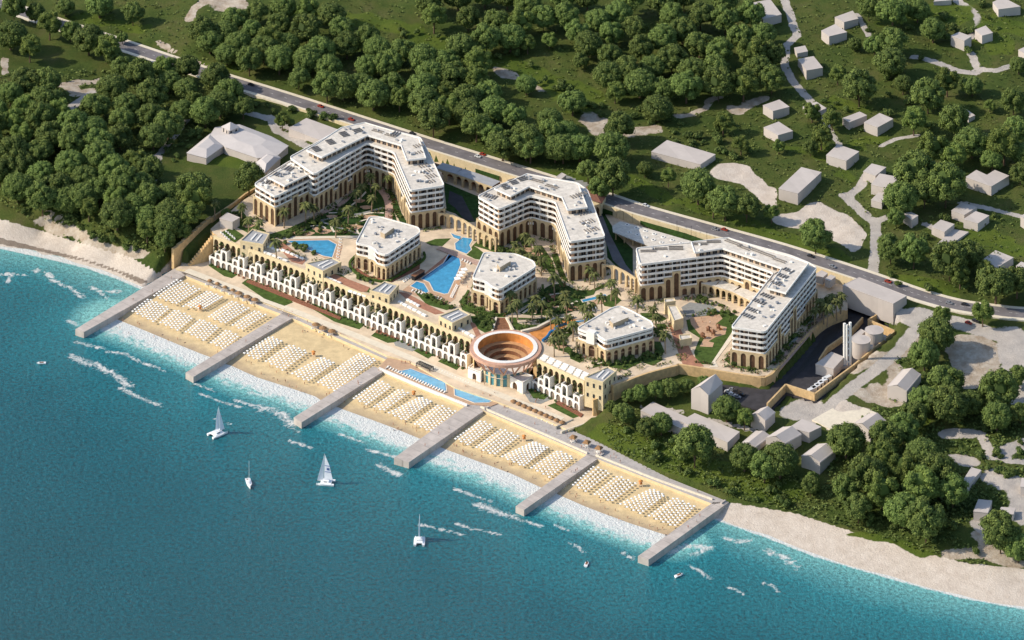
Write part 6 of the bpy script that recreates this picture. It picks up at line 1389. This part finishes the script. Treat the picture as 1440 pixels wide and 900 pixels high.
ingroup([(1017,170,32,4),(1042,200,28,4),(982,262,52,2),(1020,280,50,3),(1050,290,40,3),(1085,297,24,4),(1147,330,46,3),(1003,285,30,4)], 'between the warehouse and the gravel yard', None, True)
ingroup([(1087,75,40),(1085,112,40),(1202,62,22),(1230,62,34),(1255,56,46),(1252,86,50,5),(1178,103,28,4),(1208,120,52,1),(1270,118,28),(1312,42,38,5),(1255,15,52),(1222,8,40),(1290,12,40)], 'among the upper village meadows', None, True)
ingroup([(1305,130,52),(1332,112,38,4),(1285,168,38,4),(1342,168,46),(1367,120,34),(1392,147,20),(1425,142,38),(1432,92,28),(1312,205,46,4),(1367,198,52),(1412,200,52),(1340,215,40,4),(1395,225,34),(1430,180,40),(1440,215,40)], 'in the upper right woods', None, True)
ingroup([(1142,157,28,4),(1170,166,30,4),(1155,190,34,4),(1095,205,20,4),(1140,206,24)], 'around the half hidden house', None, True)
ingroup([(1287,242,62,1),(1330,258,58,1),(1267,277,52,2),(1300,268,46,3),(1260,305,26),(1252,347,40,1),(1285,350,44,1),(1335,365,52,3),(1362,355,44,0),(1350,385,30,4),(1400,397,54,0),(1430,395,44,0),(1385,380,28,4),(1435,242,32)], 'along the lane on the right', None, True)
ingroup([(1325,443,26),(1382,437,32,4),(1317,470,52,2),(1300,498,42,5),(1330,532,48),(1300,560,42),(1335,565,54),(1365,565,38),(1405,545,52),(1402,585,40,5),(1432,527,32),(1435,580,30),(1285,582,38),(1270,600,42)], 'around the ruined yard on the right', None, True)
ingroup([(1190,617,50,5),(1245,615,44),(1297,640,46,2),(1320,662,54,1),(1240,648,46,4),(1220,668,52),(1295,680,52),(1240,690,46,4),(1190,685,36),(1207,712,38,3),(1270,715,48,5),(1302,730,52,1),(1340,690,40),(1270,660,44),(1407,745,52,3),(1432,768,40,2),(1140,682,24,3),(1097,645,48,5),(1142,675,20)], 'at the lower right above the shore', None, True)
ingroup([(877,580,30),(910,600,28),(930,595,30),(977,625,52,3),(1022,572,38,5),(1047,587,24,4),(900,553,24),(922,550,25),(942,546,27),(966,541,22),(990,537,18),(1047,642,38,5),(1075,652,40),(860,572,18),(884,556,20)], 'on the green slope below the resort wall', None, True)
ingroup([(397,167,24,4),(350,250,46,3),(318,300,16),(408,172,14)], 'beside the manor', None, True)
print('TREES', TREEN[0])
# ------------------------------------------------------------------ palms
def palm_mesh(seed):
    rr = random.Random(seed); mb = MB(); h = 9.0
    for k in range(20):
        a = k * 2.399; el = rr.uniform(.15, 1.25) if k % 3 else rr.uniform(-.2, .3); L = rr.uniform(3.2, 4.2); pts = []; d = Vector((math.cos(a), math.sin(a), 0))
        for j in range(6):
            s = j / 5; pts.append(Vector((0, 0, h)) + d * (L * s * math.cos(el * (1 - s * .5))) + Vector((0, 0, L * (math.sin(el) * s - 1.0 * s * s * .9))))
        n = Vector((-d.y, d.x, 0))
        for j in range(5):
            p, q = pts[j], pts[j + 1]; w0, w1 = (.25, .62, .7, .58, .38)[j], (.62, .7, .58, .38, .08)[j]; t = min(1, max(0, .55 + rr.gauss(0, .2)))
            for s in (1, -1): mb.face([p, q, q + n * s * w1 - Vector((0, 0, w1 * .45)), p + n * s * w0 - Vector((0, 0, w0 * .45))], 0, None, (t, t, t, 1))
    return mb.mesh('fronds', M['palm'])
def ptrunk(seed):
    rr = random.Random(seed); mb = MB(); dx = rr.uniform(-.4, .4); mb.tube([(dx, 0, -.3), (dx * .5, 0, 3), (0, 0, 6), (0, 0, 9.1)], [.42, .3, .27, .32], 7); mb.lathe((0, 0, 8.2), [(.3, 0), (.6, .5), (.3, 1)], 7); return mb.mesh('trunk', M['palmtrunk'])
PV = [(palm_mesh(i), ptrunk(i)) for i in range(3)]
def palms(lst, where, z=PZ):
    for i, (x, y) in enumerate(sorted(lst)):
        s = rnd.uniform(1.05, 1.4); p = P(x, y, z + 8.6 * s); v = PV[rnd.randrange(3)]
        T = thing('palm_tree', 'tall palm, %s from the left %s' % (ORD[i] if i < 20 else 'last', where), 'palm', (p.x, p.y, z), rnd.uniform(0, 6), 'palms ' + where); T.scale = (s, s, s); link('fronds', v[0], T); link('trunk', v[1], T)
palms([(521,247),(501,270),(523,277),(528,262),(490,292),(472,311),(400,296),(430,288),(441,291),(508,262),(545,250)], 'in the left hotel courtyard')
palms([(365,313),(350,308),(302,285),(340,290),(388,340)], 'at the left end of the resort')
palms([(747,338),(725,343),(738,330),(762,365),(757,350),(744,360),(732,352)], 'in the middle hotel courtyard')
palms([(718,413),(727,425),(720,432),(754,418),(762,426),(779,388),(795,413),(797,425),(785,450),(800,446),(806,455),(774,440),(748,430)], 'in the garden above the amphitheatre')
palms([(829,378),(836,386),(860,397),(866,410),(832,428),(829,442),(822,432),(846,418)], 'around the blue play stream')
palms([(918,434),(923,446),(896,420),(785,466),(792,474),(779,478),(935,470)], 'beside the wider villa')
palms([(1152,424),(1158,430),(1170,417),(1164,432),(1146,436),(1176,424),(1183,416)], 'behind the far right hotel wing')
palms([(706,382),(688,360),(1080,400)][:1], 'between the villa and the pool')
# ------------------------------------------------------------------ shrubs
def shrub_mesh(seed):
    rr = random.Random(seed); mb = MB()
    for k in range(5):
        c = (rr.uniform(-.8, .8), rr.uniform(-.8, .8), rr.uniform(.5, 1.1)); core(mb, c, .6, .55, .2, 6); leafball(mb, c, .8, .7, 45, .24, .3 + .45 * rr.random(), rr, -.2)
    return mb
SB = [shrub_mesh(i) for i in range(4)]; SV = [m_.mesh('foliage', M['shrub']) for m_ in SB]; SHR = []
SHN = [0]
def shrubs(poly, n, where, z=PZ, sc=(.8, 1.5), seed=0):
    rr = random.Random(seed + n); k = 0; xs = [p[0] for p in poly]; ys = [p[1] for p in poly]
    while k < n:
        x, y = rr.uniform(min(xs), max(xs)), rr.uniform(min(ys), max(ys))
        if not bool(pip(poly, x, y)): continue
        p = P(x, y, z) if z is not None else G(x, y); s = rr.uniform(*sc); SHR.append((s, rr.randrange(4), p, rr.uniform(0, 6), where)); k += 1; SHN[0] += 1
for pl, n, w in (([(405,331),(500,328),(520,315),(500,292),(470,300),(430,315)], 46, 'on the lawns of the left hotel courtyard'), ([(385,338),(440,360),(455,366),(440,352),(400,340)], 16, 'in the bed below the triangular pool'), ([(492,386),(505,386),(530,402),(520,406)], 10, 'on the bank below the first villa'),
    ([(585,412),(605,418),(640,434),(628,436)], 14, 'in the bed below the largest pool'), ([(664,444),(690,446),(698,455),(694,464),(682,468)], 18, 'left of the brown amphitheatre ramp'), ([(733,440),(745,430),(765,412),(800,404),(822,420),(800,438),(765,443)], 56, 'in the dark palm garden'),
    ([(722,462),(735,464),(770,458),(790,446),(792,450),(770,460)], 10, 'right of the brown amphitheatre ramp'), ([(770,478),(798,460),(804,468),(792,480),(800,492)], 16, 'between the gully and the wider villa'), ([(800,496),(820,504),(815,509)], 7, 'near the right terrace roof'),
    ([(832,516),(845,512),(880,518),(905,506),(902,500),(870,508),(840,506)], 20, 'in front of the wider villa'), ([(900,500),(930,496),(932,508),(912,512)], 10, 'on the lawn below the wider villa'), ([(915,460),(930,462),(935,490),(920,492)], 10, 'beside the red garden ramp'),
    ([(972,424),(985,418),(1015,428),(1020,436),(1000,432)], 16, 'in front of the right podium arches'), ([(963,446),(1000,438),(1025,434),(1045,446),(1030,462),(1015,445)], 16, 'around the terracotta playground'), ([(1075,490),(1100,488),(1125,455),(1140,450),(1100,500),(1080,512)], 24, 'below the diagonal hotel wing'),
    ([(1020,505),(1035,495),(1060,515),(1085,515),(1080,522),(1045,522)], 16, 'at the front of the diagonal hotel wing'), ([(700,352),(755,352),(750,372),(740,362),(705,358)], 22, 'behind the second villa'), ([(680,338),(705,350),(740,330),(752,335),(740,352),(700,356)], 24, 'along the middle hotel block'),
    ([(382,336),(404,331),(440,311),(440,316),(404,336),(380,340)], 14, 'along the low left hotel wing'), ([(320,300),(340,298),(350,314),(372,326),(350,326)], 10, 'at the left end of the resort'), ([(655,412),(655,428),(680,438),(710,444),(660,436),(650,425)], 10, 'along the hedge of the second villa'), ([(1150,422),(1175,418),(1176,426),(1150,440)], 8, 'under the palms of the far right wing')):
    shrubs(pl, n, w)
for pl, n, w in (([(880,150),(1000,160),(1060,190),(1050,225),(980,215),(900,190)], 26, 'on the hillside around the warehouse'), ([(1100,120),(1300,80),(1330,180),(1200,200),(1110,170)], 22, 'on the dark meadow of the upper village'), ([(1150,5),(1420,5),(1430,80),(1180,60)], 22, 'between the top village houses'),
    ([(1230,320),(1430,290),(1430,400),(1260,420)], 20, 'in the right village gardens'), ([(700,60),(830,130),(880,180),(760,150)], 16, 'on the long meadow'), ([(390,20),(640,55),(720,90),(600,60)], 12, 'at the top meadow edge'), ([(840,610),(960,600),(1040,660),(1150,700),(1200,735),(1030,700),(930,660)], 24, 'on the slope above the promenade end'),
    ([(1180,700),(1340,740),(1420,790),(1300,770),(1200,745)], 16, 'along the upper edge of the right beach'), ([(20,290),(110,312),(200,345),(230,370),(150,345),(40,310)], 16, 'along the bank above the left beach'), ([(265,165),(300,190),(240,230),(225,225)], 12, 'beside the path left of the manor'), ([(340,140),(480,165),(470,175),(345,152)], 14, 'on the verge below the road'), ([(1370,600),(1435,600),(1435,690),(1370,660)], 14, 'between the paved lots at the lower right')):
    shrubs(pl, n, w, None, (1.4, 3.0), 5)
SHR.sort(key=lambda t: -t[0]); rest = MB()
for i, (s, v, p, an, where) in enumerate(SHR):
    if i < 292:
        o = link('shrub', SV[v], None, p); o.rotation_euler = (0, 0, an); o.scale = (s, s, s); tag(o, 'rounded green shrub ' + where, 'shrub', 'shrubs ' + where)
    else:
        c_, s_ = math.cos(an) * s, math.sin(an) * s; b_ = SB[v]; base = len(rest.v)
        rest.v.extend((x * c_ - y * s_ + p.x, x * s_ + y * c_ + p.y, z * s + p.z) for x, y, z in b_.v); rest.f.extend(tuple(q + base for q in f) for f in b_.f); rest.m.extend(b_.m); rest.uv.extend(b_.uv); rest.col.extend(b_.col)
tag(link('small_shrubs', rest.mesh('small_shrubs', M['shrub'])), 'many small green shrubs filling the courtyard gardens of the resort', 'shrubs', None, 'stuff')
print('SHRUBS', SHN[0])
def undergrowth(name, label, poly, n, z=None, sc=.9, seed=3, avoidroad=True, mat_='scrub', hi=1.4):
    rr = np.random.RandomState(seed); xs = [p[0] for p in poly]; ys = [p[1] for p in poly]; x = rr.uniform(min(xs), max(xs), n * 3); y = rr.uniform(min(ys), max(ys), n * 3); k = pip(poly, x, y); x, y = x[k][:n], y[k][:n]
    D = F * (CH - 18) / (y - YH); 
    for _ in range(8):
        wx_, wy_ = (x - 720) * D / F, D + YC; zz = tz(wx_, wy_); D = F * (CH - zz) / (y - YH)
    wx_, wy_ = (x - 720) * D / F, D + YC
    ok = (dist(roadw, wx_, wy_) > 12)
    fx = (wx_ - ax[0]); ix = np.clip(np.searchsorted(ax, wx_), 1, len(ax) - 1); iy = np.clip(np.searchsorted(ay, wy_), 1, len(ay) - 1)
    free = (pave[iy, ix] < .4) & (dirt[iy, ix] < .55) & (sandz[iy, ix] < .35); ok &= free
    wx_, wy_, zz = wx_[ok], wy_[ok], Z0[iy, ix][ok]; mb = MB(); r2 = random.Random(seed)
    for a, b, c in zip(wx_, wy_, zz):
        t0 = r2.uniform(.1, .8)
        for q in range(3):
            s = r2.uniform(.5, 1.2) * sc; an = r2.uniform(0, 6.28); u = Vector((math.cos(an), math.sin(an), r2.uniform(-.2, .5))).normalized() * s; w = Vector((-math.sin(an), math.cos(an), r2.uniform(.3, 1.2))).normalized() * s
            p = Vector((a + r2.uniform(-1, 1), b + r2.uniform(-1, 1), c + r2.uniform(.2, hi))); t = min(1, max(0, t0 + r2.gauss(0, .12))); mb.face([p - u, p - w * .7, p + u, p + w * .7], 0, None, (t, t, t, 1))
    o = link(name, mb.mesh(name, M[mat_])); return tag(o, label, 'ground cover', None, 'stuff')
Z0 = Z_final
undergrowth('undergrowth', 'rough green scrub covering the slope between the promenade and the village', [(845,605),(870,575),(960,580),(1040,640),(1130,670),(1200,700),(1330,745),(1400,800),(1340,790),(1190,742),(1100,718),(1030,702),(940,665),(860,630)], 2400, seed=4, sc=.8, hi=.9)
undergrowth('undergrowth', 'low scrub between the trees of the left wood and its sandy bank', [(0,100),(330,100),(330,160),(230,220),(230,345),(250,372),(180,340),(100,318),(0,290)], 4200, seed=5)
undergrowth('undergrowth', 'rough scrub among the trees beyond the road', [(0,0),(1440,0),(1440,430),(1300,420),(1000,320),(600,190),(340,105),(160,60),(0,10)], 7000, seed=6, sc=.8, hi=.8)
undergrowth('undergrowth', 'scrub around the lower right village gardens', [(1260,480),(1440,560),(1440,700),(1400,740),(1330,740),(1160,690),(1170,620),(1240,560)], 3500, seed=8)
# ------------------------------------------------------------------ people, each body one skinned surface
def person_mesh(nm, pose, top, low):
    if pose == 'stand': J = [(0,0,.95),(0,0,1.2),(0,0,1.45),(0,0,1.55),(0,.01,1.68),(.2,0,1.42),(.26,.03,1.15),(.27,.1,.92),(-.2,0,1.42),(-.27,0,1.15),(-.28,.05,.9),(.1,0,.9),(.11,.02,.5),(.11,0,.06),(.11,.14,.03),(-.1,0,.9),(-.12,.02,.5),(-.12,-.02,.06),(-.12,.12,.03)]
    elif pose == 'walk': J = [(0,0,.95),(0,.02,1.2),(0,.03,1.45),(0,.05,1.55),(0,.07,1.68),(.2,.02,1.42),(.25,-.1,1.17),(.24,-.05,.95),(-.2,.04,1.42),(-.25,.15,1.18),(-.24,.32,1.05),(.1,0,.9),(.1,.18,.5),(.1,.28,.07),(.1,.42,.05),(-.1,0,.9),(-.1,-.12,.5),(-.1,-.34,.1),(-.1,-.22,.03)]
    else: J = [(0,0,.12),(0,.25,.13),(0,.5,.13),(0,.6,.14),(0,.75,.15),(.2,.47,.12),(.32,.25,.1),(.3,.0,.1),(-.2,.47,.12),(-.32,.3,.1),(-.2,.5,.15),(.1,-.05,.1),(.12,-.45,.14),(.12,-.85,.07),(.12,-.95,.14),(-.1,-.05,.1),(-.12,-.45,.2),(-.12,-.8,.07),(-.12,-.92,.14)]
    E = [(0,1),(1,2),(2,3),(3,4),(2,5),(5,6),(6,7),(2,8),(8,9),(9,10),(0,11),(11,12),(12,13),(13,14),(0,15),(15,16),(16,17),(17,18)]
    Rr = [.15,.13,.16,.06,.11,.07,.05,.035,.07,.05,.035,.09,.065,.045,.035,.09,.065,.045,.035]
    me = bpy.data.meshes.new(nm); me.from_pydata(J, E, []); o = bpy.data.objects.new(nm, me); S.collection.objects.link(o); md = o.modifiers.new('s', 'SKIN')
    for i, r in enumerate(Rr): me.skin_vertices[0].data[i].radius = (r, r * .8)
    me.skin_vertices[0].data[0].use_root = True; dg = bpy.context.evaluated_depsgraph_get(); m2 = bpy.data.meshes.new_from_object(o.evaluated_get(dg)); bpy.data.objects.remove(o)
    m2.name = 'person'; m2.materials.clear()
    for k in ('skin', top, low): m2.materials.append(M[k])
    for f in m2.polygons:
        z = f.center.z if pose != 'lie' else .95 + f.center.y * 1.0; x = abs(f.center.x)
        f.material_index = 2 if .55 < z < 1.0 and x < .22 else 1 if 1.0 <= z < 1.5 and x < .23 else 0
    return m2
PM = [person_mesh('p1', 'stand', 'cloth1', 'cloth2'), person_mesh('p2', 'walk', 'skin', 'cloth1'), person_mesh('p3', 'lie', 'cloth2', 'cloth2'), person_mesh('p4', 'walk', 'canopy', 'cloth2')]
def people(poly, n, where, zf, seed, kinds=(0, 1, 3)):
    rr = random.Random(seed); xs = [p[0] for p in poly]; ys = [p[1] for p in poly]; k = 0
    while k < n:
        x, y = rr.uniform(min(xs), max(xs)), rr.uniform(min(ys), max(ys))
        if not bool(pip(poly, x, y)): continue
        p = P(x, y, 2 if zf is None else zf)
        if zf is None: p.z = sandz_at(p.x, p.y)
        kd = rr.choice(kinds); verb = {0: 'standing', 1: 'walking in red swimwear', 2: 'lying', 3: 'walking in a pale top'}[kd]
        o = link('person', PM[kd], None, p); o.rotation_euler = (0, 0, rr.uniform(0, 6.28)); tag(o, 'tiny person %s %s' % (verb, where), 'person', 'people %s %s' % (verb, where)); k += 1
SEGQ = [[(135,455),(160,437),(185,448),(330,500),(305,503),(262,484)], [(330,508),(345,500),(470,548),(480,560),(460,560),(400,543)], [(478,566),(492,556),(620,607),(608,618),(560,604)], [(630,626),(645,616),(775,672),(768,684),(700,655)], [(790,694),(800,684),(950,745),(940,752),(860,724)]]
for i, q in enumerate(SEGQ): people(q, 17, 'near the waterline of the %s beach section' % ['leftmost', 'second', 'middle', 'fourth', 'rightmost'][i], None, 40 + i, (0, 1, 1, 2))
people([(405,460),(430,450),(520,490),(510,500),(450,480)], 12, 'on the empty sand of the second beach section', None, 60, (0, 1, 2))
people([(280,395),(400,437),(418,443),(540,495),(550,502),(430,455),(360,428)], 14, 'on the left promenade strip', RZ, 61)
people([(545,505),(575,510),(630,535),(690,558),(690,560),(640,540),(580,515)], 10, 'on the brown pool deck', RZ + .42, 62)
people([(690,572),(700,567),(790,608),(830,622),(940,675),(1000,700),(930,672),(820,632)], 20, 'on the right promenade', RZ, 63)
people([(640,530),(690,535),(760,560),(770,575),(700,555)], 12, 'on the forecourt of the amphitheatre', FZ, 64)
people([(650,400),(660,380),(668,382),(655,420),(646,425)], 8, 'on the walk right of the largest pool', PZ, 65)
people([(968,445),(1012,442),(1018,465),(990,480)], 10, 'on the terracotta playground', PZ + .2, 66)
for i, p in enumerate(PIERS):
    people([((p[0][0] + p[1][0]) / 2 + 12, (p[0][1] + p[1][1]) / 2 - 6), (p[2][0] - 6, p[2][1] + 2), (p[3][0] + 4, p[3][1] + 3)], 3, 'on the %s pier' % names[i], RZ, 70 + i)
# play garden: mushroom shades and loungers in the right playground
for i, (x, y) in enumerate([(996,461),(1003,466),(988,470),(1010,458)]):
    p = P(x, y, PZ + 2.5); T = thing('play_tower', ['largest', 'rightmost', 'leftmost', 'topmost'][i] + ' timber play tower on the terracotta playground', 'play tower', (p.x, p.y, PZ), rnd.uniform(0, 1.5)); mb = MB(); mb.lathe((0, 0, 0), [(1.8, 2.6), (0, 4)], 4); link('roof', mb.mesh('roof', M['brown']), T)
    mb = MB(); mb.box((0, 0, 1.2), (2, 2, .3)); link('platform', mb.mesh('platform', M['brown']), T)
    for sx in (-.9, .9):
        for sy in (-.9, .9): mb = MB(); mb.box((sx, sy, 0), (.2, .2, 2.8)); link('leg', mb.mesh('leg', M['brown']), T)
    mb = MB(); mb.wall((1, 0), (3.2, 0), 0, 1.4, .6, 0, 0, .15); link('chute', mb.mesh('chute', M['orange']), T)

# planting beds along the foot of the hotel blocks, villas and walls
def bedding(name, label, outlines, n, z=PZ, off=(1.8, 5.0), seed=1):
    r2 = random.Random(seed); mb = MB()
    for pts in outlines:
        for a, b in zip(pts, pts[1:]):
            a, b = Vector((a[0], a[1])), Vector((b[0], b[1])); L = (b - a).length; d = (b - a) / max(L, .01); nn = Vector((d.y, -d.x))
            for k in range(int(L * n)):
                o = r2.uniform(0, L); c = a + d * o + nn * r2.uniform(*off)
                if math.sin(o * .35) > .55: continue
                t0 = r2.uniform(.1, .9); fl = r2.random()
                for q in range(4):
                    s = r2.uniform(.25, .6); an = r2.uniform(0, 6.28); u = Vector((math.cos(an), math.sin(an), r2.uniform(-.2, .5))).normalized() * s; w = Vector((-math.sin(an), math.cos(an), r2.uniform(.3, 1.2))).normalized() * s
                    p = Vector((c.x + r2.uniform(-.5, .5), c.y + r2.uniform(-.5, .5), z + r2.uniform(.2, 1.2))); t = min(1, max(0, t0 + r2.gauss(0, .12))); mb.face([p - u, p - w * .7, p + u, p + w * .7], 1 if fl > .9 else 0, None, (t, t, t, 1))
    o = link(name, mb.mesh(name, [M['shrub'], M['flower']])); return tag(o, label, 'planting', None, 'stuff')
def outl(poly, zr): return ccw([P(a, b, zr) for a, b in poly])
def closed(q): return list(q) + [q[0]]
bedding('base_planting', 'low green planting along the foot of the left hotel block and its courtyard', [closed(outl([(357,260),(387,277.5),(442,246),(516,202),(554,215),(577,269),(625,262),(607,224),(512,180)], zr1))], 3.2, seed=11)
bedding('base_planting', 'low green planting along the foot of the middle hotel block', [closed(outl([(671,277),(702,295),(746,276),(781,285),(801,341),(851,334),(834,289),(741,246)], zr2))], 3.2, seed=12)
bedding('base_planting', 'low green planting along the foot of the right hotel block', [closed(outl([(894,350),(900,373),(1015,359),(1088,385),(1028,461),(1076,468),(1149,378),(1024,336)], zr3))], 3.6, seed=13, off=(1.8, 7))
for i, (pl, h) in enumerate((([(500,343),(520,347),(530,356),(543,360),(591,328),(535,306)], 15.4), ([(664,392),(684,397),(703,408),(754,376),(725,358),(680,356)], 15.4), ([(811,463),(840,471),(852,480),(919,462),(888,438),(860,434)], 14.2))):
    bedding('base_planting', 'low planting round the %s villa' % ('left', 'middle', 'right')[i], [closed(outl(pl, PZ + h))], 4, seed=14 + i, off=(1.5, 4.5))
bedding('wall_planting', 'green edging inside the long curving retaining wall', [[P(a, b, PZ) for a, b in q] for q in ([(1188,437),(1160,448),(1130,476),(1094,514),(1080,525),(1060,525),(962,510),(905,522),(865,540)],)], 2.5, off=(1.5, 4), seed=20)
bedding('garden_planting', 'mixed low planting along the garden paths of the left courtyard', [[P(a, b, PZ) for a, b in q] for q in ([(540,315),(548,290),(540,272),(524,258)],[(402,326),(430,312),(452,300),(480,287),(497,268)],[(449,311),(475,305),(505,301),(540,292)],[(508,330),(470,318),(450,311)],[(515,331),(450,332),(395,334)],[(395,345),(430,358),(455,366)],[(500,395),(475,385),(462,380)])], 3, off=(1.2, 6), seed=21)
bedding('garden_planting', 'mixed low planting in the middle gardens above the amphitheatre', [[P(a, b, PZ) for a, b in q] for q in ([(745,443),(790,441),(825,428)],[(760,412),(790,404),(825,408),(860,400)],[(722,462),(760,450),(792,446)],[(775,360),(785,385),(800,402)],[(752,372),(765,385),(780,398)],[(640,433),(605,416),(585,410)],[(700,445),(660,440),(648,425)],[(800,498),(822,508),(832,518)],[(840,520),(880,522),(908,512)],[(768,480),(798,462),(812,470)],[(745,345),(720,348),(700,356)],[(925,445),(945,470),(960,505)],[(965,447),(1000,438),(1024,434)],[(940,432),(900,436),(880,430)])], 3.2, off=(-3, 3), seed=22)
